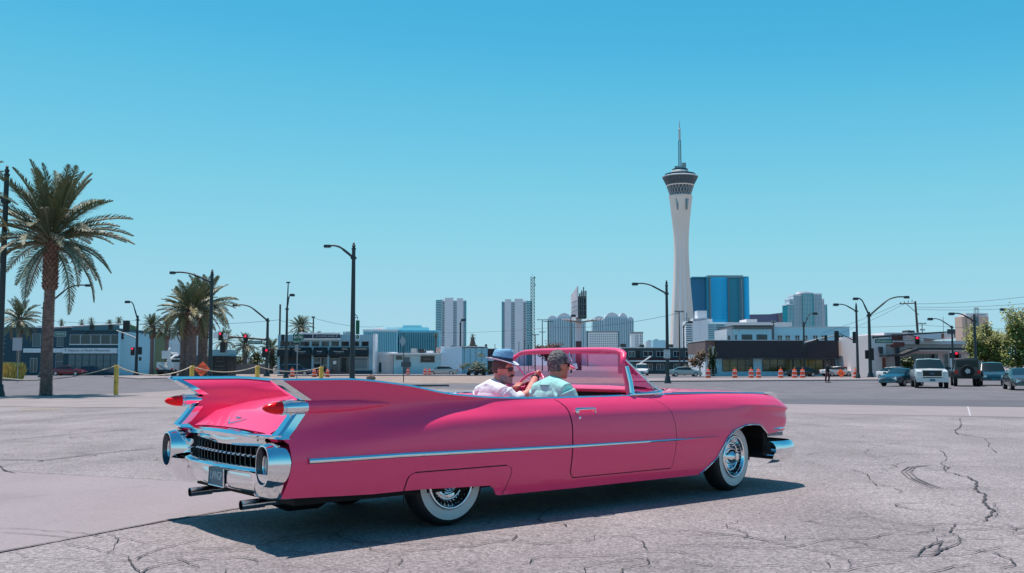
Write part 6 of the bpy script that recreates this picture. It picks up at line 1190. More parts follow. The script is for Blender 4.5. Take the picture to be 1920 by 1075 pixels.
util_pole(1017, 700, 599, 260, 'wooden pole with two crossarms right of the lattice mast', 1.9, ((0, 20), (3.2, 12))); util_pole(1028, 700, 602, 240, 'wooden pole with a transformer left of the billboard', 2); lamp(1071, 702, 595, [(1072, 592, 597)], 'thin dark lamp pole crossing the billboard column', 2.2, Y=200); util_pole(586, 705, 594, 190, 'short wooden pole behind the roof of the AVAILABLE building', 3, ((0, 6),)); util_pole(1004, 700, 627, 250, 'low wooden pole under the lattice mast', 1.5, ((0, 14),)); util_pole(1732, 706, 606, 190, 'small wooden pole with crossarms above the pinkish building', 1.8, ((0, 15), (1.2, 9), (2.2, 7)))
for px, Y, tp in ((973, 230, 641), (983, 235, 637), (991, 240, 646), (928, 230, 645)): post(px, 700, tp, Y, {973: 'thin roof mast below the right tower, leftmost of three', 983: 'thin roof mast below the right tower, middle of three', 991: 'thin roof mast below the right tower, rightmost of three', 928: 'thin roof mast above the dark red building'}[px], 1.1, M_POLE, 'roof_mast', 'mast')['group'] = 'roof masts'
# dry-leaf tree behind the windscreen, palms through the glass
p = at(1036, 704, 140); tree((p.x, 140, ST), [((0, 0, 3.5), (2.0, 1.3, .9))], 3500, .28, 'rusty brown tree top showing over the windscreen rail', 'tree', .12, seed=41, mats=[M('rusty_leaf', (.16, .075, .05), .7, var=.3), M('rusty_leaf_dark', (.09, .04, .03), .7)])
# brown shop
c = Bld('brown_shop', 'low shop with a broad dark brown fascia over pale blue walls and mottled yellow windows', 'shop', 1323, 1571, 706, 140)
c.box('wall', 1342, 1571, 672.5, None, SKYB, .5, 14); c.box('side_wall', 1323, 1341.7, 640, 663, M('brown_pink_render', (.26, .16, .15), .8), 0, 14); c.box('side_wall', 1324, 1342, 663.2, None, STUCCO, .6, 14); c.box('fascia', 1342, 1571, 639, 672.3, BROWN, -.6, 13.5); c.box('fascia_cap', 1322.5, 1571.5, 637.8, 638.9, PALEW, -.65, 14); c.box('side_notice', 1336.5, 1339, 650, 664, M_SIGNW, -.1, -.02)
def warm_glass():
    m = M('mottled_yellow_glass', (.14, .105, .03), .15, coat=.5, var=.9, scale=.35, detail=2); return m  # glass coloured a mottled dark yellow by noise
for a, q in ((1356, 1413), (1431, 1488), (1489.5, 1545)): c.window(a, q, 674, 696, warm_glass(), M_BLK, 4, 2, .45)
c.window(1546, 1568, 674, 700, M_GLS, M_BLK, 3, 1, .45); text('1001 S', 2 * c.k, (c.x(1348), .42, c.z(681)), M_BLK, c.t)
for i in range(8): c.box('roof_vent', 1360 + i * 26, 1361.2 + i * 26, 636.5, 637.7, M_BLK, 2, 3)
p = at(1313, 706, 136); tree((p.x, 136, ST), [((-.6, 0, 2.3), (1.0, .7, .7)), ((.4, 0, 2.9), (.7, .6, .5))], 900, .3, 'drooping brown shrub at the corner of the brown shop', 'shrub', .12, seed=51, mats=[M('rusty_leaf', (.16, .075, .05)), M('dry_leaf', (.18, .12, .06), .8)], name='shrub')
for px, lab in ((1332, 'slim green cypress at the corner of the brown shop, left one'), (1338, 'slim green cypress at the corner of the brown shop, right one')):
    p = at(px, 706, 136); tree((p.x, 136, ST), [((0, 0, 1.7), (.35, .35, 1.6))], 900, .2, lab, 'tree', .06, 'cypresses', px, name='cypress_tree', mats=[LEAF[2], LEAF[0]])
# sky-blue office behind
c = Bld('sky_blue_office', 'two-part sky-blue office behind the brown shop with dark framed windows', 'office building', 1366, 1602, 706, 180)
c.box('wall', 1378, 1448, 617.5, None, SKYB, 0, 12); c.box('return_wall', 1366, 1377.8, 617, None, M('return_white', (.74, .72, .74), .75), 1, 12); c.box('roof_edge', 1374, 1452, 610.5, 612, M_BLK, -1, 12.4); c.box('frieze', 1376, 1450, 612.2, 617.3, M('frieze_grey', (.18, .21, .23), .7), -.4, 12.2); c.box('wall', 1455, 1600, 613.5, None, M('sky_render_light', (.52, .78, .86), .75, var=.05), 1.5, 14); c.box('coping', 1454, 1601, 612, 613.4, PALEW, 1.3, 14.2); c.box('pier', 1448.2, 1454.8, 612.5, None, M('frieze_grey', (.18, .21, .23)), .8, 10)
for a, q in ((1392, 1411), (1420, 1439)): c.window(a, q, 628, 638, M_GLS, M('navy_frame', (.05, .07, .09), .6), 3, 2, -.02)
for a in (1463, 1478, 1496, 1511, 1530, 1546, 1578): c.window(a, a + 9, 628.5, 640, M_GLS, M_SIGNW, 2, 2, 1.48)
c.window(1368, 1372, 629, 639, M_GLS, M_ALU, 1, 1, .98); c.window(1379, 1382.5, 628, 639, M_GLS, M_ALU, 1, 1, -.02); text('1001', 2.6 * c.k, (c.x(1387), -.03, c.z(620)), M_BLK, c.t)
c = Bld('low_blue_shop', 'small light blue shop with a white sign right of the brown shop', 'shop', 1571.5, 1632, 706, 150); c.box('wall', 1571.5, 1632, 644, 668, M('pale_teal', (.45, .72, .80), .75), 0, 8); c.box('wall_below', 1571.5, 1632, 668.2, None, M('dim_wall', (.22, .22, .22), .8), .4, 8); c.window(1578, 1592, 660, 667.5); c.window(1600, 1610, 648, 660, M('blue_panel', (.06, .12, .22), .5)); c.box('pylon_sign', 1585, 1589.5, 660, None, M_SIGNW, -3, -2.7)
for px, u, v, lab in ((1452, 619, 705, 'dark utility pole before the sky-blue office'),): util_pole(px, v, u - 16, 160, lab, 2.2, ((0, 9),))
# pinkish building with a kinked canopy
c = Bld('pinkish_building', 'pinkish modern building with rust panels and a dark kinked canopy', 'building', 1630, 1850, 708, 128)
c.box('wall', 1665, 1840, 646, None, PINKW, 1.5, 14); c.box('wall', 1634, 1664.8, 628.5, None, M('pink_light', (.86, .72, .70), .8, var=.05), .5, 14); c.box('upper_band', 1665, 1760, 623.5, 638.5, M('grey_panel', (.80, .74, .76), .7), 1.0, 13); c.box('upper_wall', 1665, 1840, 639, 645.8, PINKW, .8, 13); c.box('rust_panel', 1679, 1699, 626, 638, M('rust_dark', (.14, .05, .045), .8), .8, .98); c.box('rust_panel', 1680, 1700.5, 641.5, 650, BRICKR, .55, 1.4); c.box('rust_panel', 1768, 1777, 625, 634, M('orange_panel', (.42, .13, .07), .7), .8, 1.2); c.box('upper_band', 1762, 1800, 624.5, 635, M('pink_light', (.52, .44, .42)), 1.3, 13)
b = MB(); x0 = c.x(1703); xs = [c.x(q) for q in (1700, 1712, 1726, 1745, 1762)]; P = [(xs[0], c.z(624.5)), (xs[4], c.z(623.5)), (xs[4], c.z(636.5)), (xs[3], c.z(636.5)), (xs[2], c.z(634)), (xs[1], c.z(630)), (xs[0], c.z(625.5))]; b.prism(P, -.8, .9); b.build('curved_shell', M('shell_white', (.80, .76, .80), .6), c.t)
b = MB(); P = [(c.x(1652), c.z(665.5)), (c.x(1682), c.z(664)), (c.x(1711), c.z(652.5)), (c.x(1840), c.z(653)), (c.x(1840), c.z(656.5)), (c.x(1713), c.z(656.5)), (c.x(1684), c.z(668)), (c.x(1652), c.z(669.5))]; b.prism(P, -2, 1); b.build('canopy', M('canopy_dark', (.045, .045, .05), .7), c.t); c.box('canopy_soffit', 1714, 1840, 656.8, 659, PALEW, -1.7, 1.2)
for a, q, u, v in ((1649, 1656, 651, 664), (1679, 1687, 651, 700)): b = MB(); b.add([(c.x(a), -.2, c.z(u)), (c.x(q), -.2, c.z(u)), (c.x(q - 1), -.2, c.z(v)), (c.x(a + 2), -.2, c.z(v)), (c.x(a), .3, c.z(u)), (c.x(q), .3, c.z(u)), (c.x(q - 1), .3, c.z(v)), (c.x(a + 2), .3, c.z(v))], [(0, 3, 2, 1), (4, 5, 6, 7), (0, 1, 5, 4), (1, 2, 6, 5), (2, 3, 7, 6), (3, 0, 4, 7)]); b.build('slanted_pier', M('pier_dark', (.055, .055, .065), .8), c.t)
for a in (1772, 1815): c.box('column', a, a + 5, 659.2, None, STUCCO, -1.6, -1.0)
c.window(1690, 1712, 671, 704, M_GLS, M_ALU, 2, 2, 1.48); c.window(1716, 1768, 664, 704, M_GLS, M_ALU, 4, 2, 1.48); c.window(1780, 1812, 664, 704, M_GLS, M_ALU, 3, 2, 1.48); c.box('rust_pier', 1657, 1662, 672, None, BRICKR, .2, .48); c.box('glass_strip', 1667, 1669.5, 652, 662, M_BLK, 1.3, 1.48)
for a, q, u in ((1736, 1741, 618), (1728, 1734, 617.5)): c.box('roof_plant', a, q, u, 623.4, M_BLK, 4, 6)
post(1772, 706, 594, 170, 'thin antenna pole over the pinkish building', 1, M_GALV, 'antenna_pole', 'pole')
# trees on the right
def rt(px, Y, blobs, n, size, lab, seed, tr=.2, mats=None, group='trees at the right', cat='tree'):
    p = at(px, 706, Y); k = mpp(Y); tree((p.x, Y, ST), [(((c_[0] - px) * k, dy, at(px, c_[1], Y).z - ST), (r_[0] * k, r_[2] * k if len(r_) > 2 else r_[0] * k * .7, r_[1] * k)) for c_, r_, dy in blobs], n, size, lab, cat, tr, group, seed, mats)
YG = [M('palo_verde_leaf', (.29, .28, .055), .55, var=.35, scale=.6), M('palo_verde_dark', (.15, .16, .04), .55, var=.3, scale=.6)]
rt(1852, 112, [((1832, 636), (20, 15), 0), ((1856, 630), (20, 18), 1), ((1822, 653), (15, 16), -1), ((1876, 645), (18, 20), 0), ((1846, 660), (24, 16), -.5), ((1880, 670), (18, 14), 0), ((1850, 645), (24, 18), 0)], 16000, .25, 'broad yellow-green tree spreading behind the jeep and blue SUV', 61, .28, YG)
rt(1912, 104, [((1902, 625), (20, 22), 0), ((1925, 612), (24, 20), 1), ((1918, 655), (24, 24), 0), ((1945, 640), (24, 26), 0), ((1900, 672), (14, 14), 0)], 14000, .25, 'yellow-green tree cropped by the right edge', 62, .26, YG)
rt(1606, 142, [((1604, 680), (13, 9), 0), ((1617, 684), (10, 8), 0)], 1100, .3, 'small green tree left of the double lamp pole', 63, .1); rt(1642, 140, [((1640, 682), (12, 9), 0), ((1652, 686), (10, 9), 0)], 1100, .3, 'small green tree right of the double lamp pole', 64, .1); rt(1577, 144, [((1576, 686), (7, 8), 0)], 500, .3, 'little green tree behind the right orange diamond', 65, .08); rt(1707, 126, [((1706, 682), (10, 9), 0)], 700, .3, 'green bush under the kinked canopy behind the white pickup', 66, .08)
# right-hand lamps, poles and signals
lamp(1609, 711.5, 577, [(1570, 571, 584)], 'lamp just left of the double lamp pole', 5, finial=True); lamp(1632.5, 708.5, 585, [(1607, 560, 591), (1697, 557, 593)], 'double-armed lamp pole carrying the Charleston sign arm', 6.5); lamp(1509, 706, 604, [(1525, 588, 612)], 'lamp over the brown shop with its short arm to the right', 4.2); lamp(1788, 709, 611, [(1747, 598, 614)], 'lamp behind the white pickup with its head to the left', 4.2); lamp(1831, 715, 590, [(1787, 588, 603)], 'lamp in front of the tan hotel, above the jeep', 5.8); lamp(1915, 712, 592, [(1883, 580, 597)], 'lamp rising out of the tree at the right edge', 4.6)
Y = sy(708.5); mast(1637, 632.5, 1791, 622, Y, 'long dark signal arm from the double lamp pole to the right', 3.4)
plate_sign(1657, 640, Y - .4, 32.5, 7.5, 'Charleston', 'larger green Charleston sign hanging by the double lamp pole', hang=.3)
signal(1720, 638.5, Y - .5, 14.5, 'red signal on the long arm above the white pickup', 0, 1, group='signals at the right', wpx=6.6); b = MB(); k = mpp(Y); p = at(1728.5, 637.5, Y - .5); b.lathe([(0, -.02), (4.2 * k, -.02), (4.2 * k, .02)], 20, (0, 0, 0), 'y'); o = b.build('turn_sign_disc', M_SIGNW); o.location = p; tag(o, 'round white no-turn sign right of the red signal on the long arm', 'road sign'); b = MB(); b.lathe([(2.6 * k, -.03), (3.3 * k, -.03)], 20, (0, 0, 0), 'y', cap=False); b.build('ring', M_BLK, o)
signal(1786.5, 626, Y + 8, 16, 'dark signal head seen from behind at the tip of the long arm', None, 0, group='signals at the right', wpx=9); plate_sign(1783, 622, Y - .3, 14, 9, '', 'dark panel sign at the tip of the long signal arm', M('sign_back_dark', (.07, .09, .10)), name='road_sign')
signal(1635, 664.5, Y - .5, 22, 'large dark signal head low on the double lamp pole, right side', None, 0, group='signals at the right', wpx=7); signal(1626, 665, Y, 16, 'dark signal head low on the double lamp pole, left side', None, 0, group='signals at the right', wpx=6); plate_sign(1764.5, 649, 132, 24, 5.5, 'Charleston', 'smaller green Charleston sign above the pickup and jeep'); mast(1790, 651, 1706, 644, 134, 'thin dark signal arm behind the smaller Charleston sign', 2); signal(1793.5, 667, 118, 12, 'red signal low between the pickup and the jeep', 0, 1, group='signals at the right', wpx=7); signal(1784, 667, 122, 10, 'small dark signal low left of the jeep roof', None, 0, group='signals at the right'); plate_sign(1795, 651, 130, 8, 5, '', 'small dark plate right of the smaller Charleston sign', M('sign_back_dark', (.07, .09, .10)), name='road_sign')
Y = 130; mast(1509, 642.5, 1568, 629, Y, 'pale signal arm reaching right over the brown shop', 2.4, M_GALV)
for px, py, h, lab in ((1533, 640, 9, 'small signal from behind on the pale arm, left one'), (1549, 634, 10, 'small signal from behind on the pale arm, middle one'), (1569, 630, 18, 'tall signal at the tip of the pale arm over the brown shop'), (1511, 662, 20, 'dark signal cluster on the lamp over the brown shop'), (1604, 633, 21, 'dark signal head on the lamp left of the double lamp pole')): signal(px, py, Y - .5, h, lab, None, 0, group='signals over the brown shop')
mast(1603, 640, 1572, 625, 126, 'thin dark signal arm left of the double lamp pole', 1.6)
# leaning wooden pole with a braced crossarm
Y = 150; p = at(1727, 706, Y); t = thing('utility_pole', 'leaning wooden pole with a braced crossarm and insulators at its left', 'utility pole', (p.x, Y, ST), 0, 'wooden utility poles'); q = at(1716, 565, Y) - Vector((p.x, Y, ST)); k = mpp(Y)
b = MB(); b.tube([(0, 0, 0), q], [.24, .15], 8); b.build('shaft', M_WOOD, t, 50); e = at(1687, 570, Y) - Vector((p.x, Y, ST)); b = MB(); b.tube([q - Vector((0, 0, .3)), e], .09, 6); b.tube([e.lerp(q, .35), q - Vector((-.5, 0, 2.1))], .05, 5); b.build('crossarm', M_WOOD, t)
for s in (.05, .3, .55, .8): b = MB(); c0 = e.lerp(q, s); b.lathe([(.06, 0), (.09, .12), (.04, .3), (0, .32)], 6, (c0.x, c0.y, c0.z)); b.build('insulator', M_GALV, t)
A = at(1688, 569, 150); 
for i, (dst, yy, lab) in enumerate((((1480, 640), 200, 'power line dropping left from the leaning pole, upper'), ((1500, 650), 200, 'power line dropping left from the leaning pole, lower'))): wire('power_line', [A + Vector((i * .8, 0, 0)), at(*dst, yy)], lab, .022, .6)
for i, (a, q_, lab) in enumerate((((1717, 570), (1960, 552), 'power line running right from the leaning pole, top one'), ((1717, 576), (1960, 566), 'power line running right from the leaning pole, middle one'), ((1717, 580), (1960, 574), 'power line running right from the leaning pole, lowest one'))): wire('power_line', [at(*a, 150), at(*q_, 130)], lab, .022, .3)
wire('power_line', [at(1275, 587, 150), at(1040, 614, 240), at(700, 622, 260)], 'power line from the tower-side pole across the skyline to the left', .03, .8); wire('power_line', [at(586, 596, 190), at(523, 600, 160), at(255, 601, 190), at(60, 597, 200)], 'power line over the palms on the left', .028, .7); wire('power_line', [at(586, 596, 190), at(720, 612, 260)], 'power line from the short pole behind the AVAILABLE roof', .03, .8); wire('power_line', [at(1480, 612, 190), at(1733, 610, 190), at(1940, 616, 190)], 'power line level above the pinkish building', .024, .3)
# vehicles waiting and driving on the right
vehicle('pickup', 1742, 727, -108, M('white_truck_paint', (.72, .70, .68), .3, coat=.8), 'white full-size pickup truck facing us at the right', 'pickup truck', 'pickup_truck', s=1.03, lower=M('white_truck_paint', (.72, .70, .68)))
vehicle('jeep', 1810, 724, 70, M('black_jeep_paint', (.016, .018, .020), .3, coat=.7), 'black off-roader seen from behind with its spare wheel on the tailgate', 'off-road car', 'off_road_car', s=1.12, lower=M_BLK)
vehicle('suv', 1860, 719.5, -112, M('blue_suv_paint', (.010, .075, .12), .25, coat=.8), 'dark blue SUV facing us right of the black off-roader', 'car', 'parked_suv', Y=76); vehicle('sedan', 1917, 729, -108, M('grey_coupe_paint', (.045, .06, .07), .25, coat=.8), 'dark grey coupe with sunshade cropped by the right edge', s=.95, Y=62); vehicle('sedan', 1692, 722, -138, M('teal_sedan_paint', (.008, .05, .075), .22, coat=.9), 'dark teal sedan turning beside the white pickup', s=.92, Y=73)
vehicle('sedan', 1502, 705, 180, M('black_car_paint', (.012, .016, .02), .25, coat=.8), 'dark sedan parked below the yellow shop windows', s=.95, Y=134)
for px, m_, yy, lab in ((1568, M_WHITE, 136, 'white car behind the pedestrian and orange diamond'), (1584, M('deep_red_paint', (.2, .008, .02)), 138, 'dark red car behind the right orange diamond'), (1618, M('silver_paint', (.4, .43, .42)), 140, 'grey car between the right drum and the lamp poles'), (1678, M_WHITE, 100, 'pale car glimpsed behind the dark teal sedan')): vehicle('sedan', px, 706, -80 if px > 1600 else 20, m_, lab, Y=yy, s=.95)
# pickup nose, off-roader tailgate details
def extras():
    for o in list(COL.objects):
        if o.get('label', '').startswith('white full-size pickup'):
            b = MB(); b.box((2.64, 0, .95), (.06, 1.25, .46)); b.build('grille_surround', CHROME_S, o); b = MB(); b.box((2.68, 0, .95), (.05, 1.12, .36)); b.build('grille_mesh', M_BLK, o); b = MB(); b.sphere((2.71, 0, .95), (.02, .16, .075), 12, 8); b.build('badge', M('oval_blue_badge', (.05, .10, .16), .3), o, 40)
            for s in (-1, 1): b = MB(); b.lathe([(0, 2.70), (.075, 2.70), (.08, 2.66)], 12, (0, s * .66, .55), 'x'); b.build('fog_lamp', M_BLK, o)
            b = MB(); b.b2(2.55, 2.72, -.95, .95, .40, .66); b.build('bumper_bar', M('white_truck_paint', (.72, .7, .68)), o); b = MB(); b.b2(2.725, 2.74, -.16, .16, .46, .6); b.build('front_plate', M_PLATE, o)
        if o.get('label', '').startswith('black off-roader'):
            b = MB(); b.lathe([(.18, -.14), (.38, -.14), (.40, -.08), (.40, .08), (.38, .12), (.2, .13)], 24, (-2.1, 0, .98), 'x'); sp = b.build('spare_wheel', M_TYRE, o, 40); b = MB(); b.lathe([(0, -.15), (.05, -.16), (.08, -.10), (.15, -.13), (.17, -.145)], 5, (-2.1, 0, .98), 'x'); b.build('spare_rim', M_RIM, sp)
            for s in (-1, 1): b = MB(); b.prism([(-1.75, .62), (-1.62, .95), (-1.25, 1.02), (-.9, .95), (-.75, .62), (-.85, .62), (-1.25, .92), (-1.65, .62)], s * .74, s * .96); b.build('wheel_flare', M_BLK, o); b = MB(); b.prism([(.75, .62), (.9, .98), (1.4, 1.0), (1.75, .85), (1.65, .75), (1.25, .9), (.9, .62)], s * .66, s * .94); b.build('wheel_flare', M_BLK, o)
            b = MB(); b.b2(-2.0, -1.96, -.62, .62, 1.22, 1.66); b.build('rear_window', M_CARGL, o); b = MB(); b.b2(-2.12, -1.93, -.85, .85, .50, .66); b.build('bumper_bar', M_BLK, o)
extras()
# drums, right diamond, pedestrian kerb
for px, pb, lab in ((1328, 710.5, 'traffic drum at the corner of the brown shop, leftmost of the right row'), (1378, 712, 'second drum from the left in front of the brown shop'), (1408.5, 711.5, 'left drum of the middle pair before the brown shop'), (1422.5, 711.5, 'right drum of the middle pair before the brown shop'), (1464, 710, 'drum with a light beside the dark parked sedan'), (1490, 711, 'left drum of the pair in front of the dark parked sedan'), (1505, 710.5, 'right drum of the pair in front of the dark parked sedan'), (1604.5, 710, 'drum between the right orange diamond and the lamp poles')): drum(px, pb, lab, Y=112, s=1.0)
Y = 108; p = at(1577, 700, Y); k = mpp(Y); t = thing('road_work_sign', 'smaller orange diamond work sign beside the pedestrian', 'road sign', (p.x, Y, ST)); d = 8.2 * k; zc = p.z - ST; b = MB(); b.prism([(-d, zc), (0, zc - d), (d, zc), (0, zc + d)], -.02, .02); b.v = [(v[0], v[1] + (v[2] - zc) * .34, v[2]) for v in b.v]; b.build('panel', M('sign_orange', (.95, .10, .03)), t)
for i, l in enumerate(('ROAD', 'WORK')): text(l, .15, (0, -.03 + (.09 - i * .17) * .34, zc + .09 - i * .17), M('sign_dark_red', (.35, .02, .01)), t, rot=(R(90 - 18.8), 0, 0))
b = MB(); b.tube([(0, .05, zc), (0, .05, 0)], .025, 6); b.tube([(-.4, 0, 0), (.4, 0, 0)], .02, 6); b.build('stand', M_GALV, t)
# ------------------------------------------------------------------ people
SKIN = M('sunburnt_skin', (.72, .26, .20), .5, var=.1, scale=14); SKIN2 = M('tanned_skin', (.52, .21, .13), .5, var=.08, scale=14)
def fused(b, name, mat, parent, voxel=.008, it=3, smooth_f=.5):
    """overlapping volumes melted into one continuous surface"""
    me = b.mesh('raw', mat, 0, fix=False); o = bpy.data.objects.new('raw', me); COL.objects.link(o)
    m = o.modifiers.new('r', 'REMESH'); m.mode = 'VOXEL'; m.voxel_size = voxel; s = o.modifiers.new('s', 'SMOOTH'); s.iterations = it; s.factor = smooth_f
    dg = bpy.context.evaluated_depsgraph_get(); me2 = bpy.data.meshes.new_from_object(o.evaluated_get(dg)); bpy.data.objects.remove(o)
    me2.materials.clear(); me2.materials.append(mat); me2.polygons.foreach_set('use_smooth', [True] * len(me2.polygons)); me2.name = name
    q = bpy.data.objects.new(name, me2); COL.objects.link(q); q.parent = parent; return q
def head_shapes(b, c, yaw, pitch=0):
    mt = Matrix.Translation(c) @ Euler((0, pitch, yaw), 'XYZ').to_matrix().to_4x4(); n0 = len(b.v)
    b.sphere((-.008, 0, .025), (.100, .078, .108), 20, 14); b.sphere((.028, 0, -.052), (.070, .060, .072), 16, 10); b.sphere((.074, 0, -.098), (.028, .030, .024), 10, 8)
    b.tube([(.088, 0, .025), (.103, 0, -.005), (.116, 0, -.026), (.098, 0, -.036)], [.011, .013, .017, .012], 8); b.sphere((.075, 0, .036), (.026, .058, .016), 12, 8)
    for s in (-1, 1): b.sphere((-.005, s * .078, -.008), (.024, .011, .034), 10, 8); b.sphere((.066, s * .036, -.028), (.030, .024, .026), 10, 8)
    b.sphere((.090, 0, -.060), (.014, .026, .008), 10, 6); b.sphere((.089, 0, -.073), (.013, .022, .008), 10, 6)
    b.tube([(-.02, 0, -.05), (-.035, 0, -.13), (-.055, 0, -.19)], [.058, .058, .066], 14)
    for i in range(n0, len(b.v)): b.v[i] = tuple(mt @ Vector(b.v[i]))
    return mt
def xf(b, mt): b.v = [tuple(mt @ Vector(v)) for v in b.v]; return b
def hand(b, wrist, fwd, side, up, curl=.9, s=1.0):
    """palm with four curled fingers and a thumb"""
    w_, f, sd, u = Vector(wrist), Vector(fwd).normalized(), Vector(side).normalized(), Vector(up).normalized()
    for k in range(5): p = w_ + f * .045 * s + sd * (k - 2) * .014 * s; b.sphere(tuple(p), (.024 * s, .024 * s, .02 * s), 8, 6)
    for k, L in enumerate((.068, .078, .072, .058)):
        p0 = w_ + f * .085 * s + sd * (k - 1.5) * .020 * s; d = f.copy(); P = [w_ + f * .04 * s + sd * (k - 1.5) * .017 * s, p0]; a = 0
        for j in range(3): a += curl; d = f * math.cos(a) - u * math.sin(a); P.append(P[-1] + d * L * s * (.45, .32, .26)[j])
        b.tube(P, [.0105 * s, .0100 * s, .0095 * s, .009 * s, .008 * s], 7)
    P = [w_ + f * .02 * s - sd * .025 * s, w_ + f * .055 * s - sd * .045 * s, w_ + f * .085 * s - sd * .04 * s - u * .02 * s, w_ + f * .10 * s - sd * .025 * s - u * .035 * s]; b.tube(P, [.014 * s, .013 * s, .011 * s, .009 * s], 7)
def torso_shapes(b, x, y, lean=.06, wide=.20, sh=1.03, base=.58, grow=0.0):
    """waist to shoulders and the base of the neck"""
    for t in np.linspace(0, 1, 9):
        z = lerp(base, sh - .02, t); rx = float(np.interp(t, [0, .35, .75, 1], [.135, .15, .135, .09])) + grow; ry = float(np.interp(t, [0, .35, .8, 1], [.175, .18, wide, wide * .85])) + grow; b.sphere((x - lean * t, y, z), (rx, ry, .075 + grow), 16, 8)
    b.tube([(x - lean - .0, y - wide, sh - .035), (x - lean, y, sh + .02), (x - lean, y + wide, sh - .035)], [.062 + grow, .075 + grow, .062 + grow], 12); b.tube([(x - lean, y, sh - .02), (x - lean + .01, y, sh + .075)], [.085 + grow, .066 + grow * .4], 12)
def legs(name, x, y, parent, mat):
    b = MB(); b.sphere((x, y, .60), (.15, .18, .10), 14, 8)
    for s in (-1, 1): b.tube([(x + .05, y + s * .09, .62), (x + .42, y + s * .12, .66)], [.085, .065], 10); b.tube([(x + .42, y + s * .12, .66), (x + .62, y + s * .11, .47)], [.063, .045], 10); b.tube([(x + .60, y + s * .11, .47), (x + .74, y + s * .11, .45)], [.04, .035], 8)
    return fused(b, name, mat, parent, .016, 2)
carM = Matrix.Translation(car.location) @ Matrix.Rotation(R(39.23), 4, 'Z')
WSH = M('white_shirt', (.82, .80, .84), .8, bump=.6, scale=14, detail=2); MSH = M('mint_shirt', (.36, .72, .66), .8, bump=.6, scale=14, detail=2); TRO = M('dark_trousers', (.03, .035, .05), .85)
def person(label, group=None):
    t = thing('person', label, 'person', car.location, R(39.23), group); return t
# the driver: straw hat, sunglasses, beard, white shirt, near hand on the wheel
dr = person('driver in a blue straw hat, sunglasses and white shirt, one hand on the steering wheel'); Hd = Vector((1.525, .40, 1.19)); YD = R(-58)
b = MB(); mt = head_shapes(b, Hd, YD, R(4)); torso_shapes(b, 1.45, .40, .06, .185, 1.0)
b.tube([(1.40, .20, .98), (1.47, .14, .90), (1.62, .13, .965)], [.055, .050, .044], 12); b.tube([(1.62, .13, .965), (1.76, .22, 1.06), (1.855, .295, 1.125)], [.044, .040, .030], 12); hand(b, (1.86, .30, 1.13), (.45, .3, .25), (.2, .75, -.55), (-.55, .1, .8), .85)
b.tube([(1.40, .60, .98), (1.50, .66, .82), (1.66, .60, .85)], [.055, .048, .042], 12); b.tube([(1.66, .60, .85), (1.80, .565, .98)], [.042, .03], 10); hand(b, (1.80, .565, .98), (.3, -.1, .5), (0, .9, 0), (-.8, 0, .4), .9)
fused(b, 'body', SKIN, dr, .0075, 3); legs('trousers', 1.42, .40, dr, TRO)
b = MB(); torso_shapes(b, 1.45, .40, .06, .192, 1.0, .58, .014); b.tube([(1.40, .205, .98), (1.46, .15, .90), (1.55, .135, .925)], [.078, .080, .074], 14); b.tube([(1.40, .60, .98), (1.48, .66, .85), (1.56, .65, .83)], [.078, .078, .07], 14)
for i in range(9): a = random.Random(i); y0 = .40 + a.uniform(-.17, .12); b.tube([(1.33 + a.uniform(-.02, .05), y0, 1.0 - a.uniform(0, .1)), (1.42, y0 - .06, .90), (1.52, y0 - .10, .80)], .016, 6)
fused(b, 'shirt', WSH, dr, .009, 2)
b = MB(); G = []
for a in np.linspace(-2.35, 2.35, 22): c_, s_ = math.cos(a + YD), math.sin(a + YD); r0 = .072 if abs(a) > .5 else .085; G.append([(1.40 + c_ * (r0 + .012) + .03, .40 + s_ * (r0 + .012), 1.00), (1.40 + c_ * (r0 + .004) + .035, .40 + s_ * (r0 + .004), 1.075 - .025 * (abs(a) < .6)), (1.40 + c_ * (r0 + .022) + .03, .40 + s_ * (r0 + .022), 1.06 - .025 * (abs(a) < .6)), (1.40 + c_ * (r0 + .045) + .03, .40 + s_ * (r0 + .045), 1.015)])
b.grid(G); b.build('collar', WSH, dr, 60)
HATB = M('blue_straw', (.20, .46, .66), .8, var=.15, scale=60, bump=.5); b = MB(); G = []
for z, rx, ry, in ((0, .104, .094), (.05, .102, .090), (.085, .098, .082), (.108, .090, .070), (.116, .07, .05), (.106, .045, .025), (.100, .001, .001)):
    G.append([(rx * math.cos(a), ry * math.sin(a) * (1 - .25 * max(0, math.cos(a)) * (z > .06)), z + .012 * math.cos(a) * (z > .08) - (.016 if abs(math.sin(a)) < .35 and z > .104 else 0)) for a in np.linspace(0, 2 * PI, 33)[:-1]])
b.grid(G, close_j=True); hm = mt @ Matrix.Translation((-.012, 0, .088)) @ Euler((0, R(5), 0)).to_matrix().to_4x4(); hat = xf(b, hm).build('hat', HATB, dr, 50)
b = MB(); G = []
for rr, dz in ((.095, .002), (.12, -.004), (.145, -.006), (.152, .000), (.145, .002), (.12, .004), (.095, .010)): G.append([(rr * 1.12 * math.cos(a), rr * math.sin(a), dz + .020 * math.sin(a) ** 2 * (rr / .15) ** 2 - .012 * math.cos(a) * (rr / .15) - .004) for a in np.linspace(0, 2 * PI, 37)[:-1]])
b.grid(G, close_j=True); xf(b, hm).build('hat_brim', M('pale_straw', (.62, .70, .82), .8, var=.12, scale=60, bump=.4), hat, 60); b = MB(); b.lathe([(1.0, .006), (1.015, .008), (1.0, .038)], 32, sx=.105, sy=.095); xf(b, hm).build('hat_band', M('navy_band', (.012, .02, .06), .7), hat, 40)
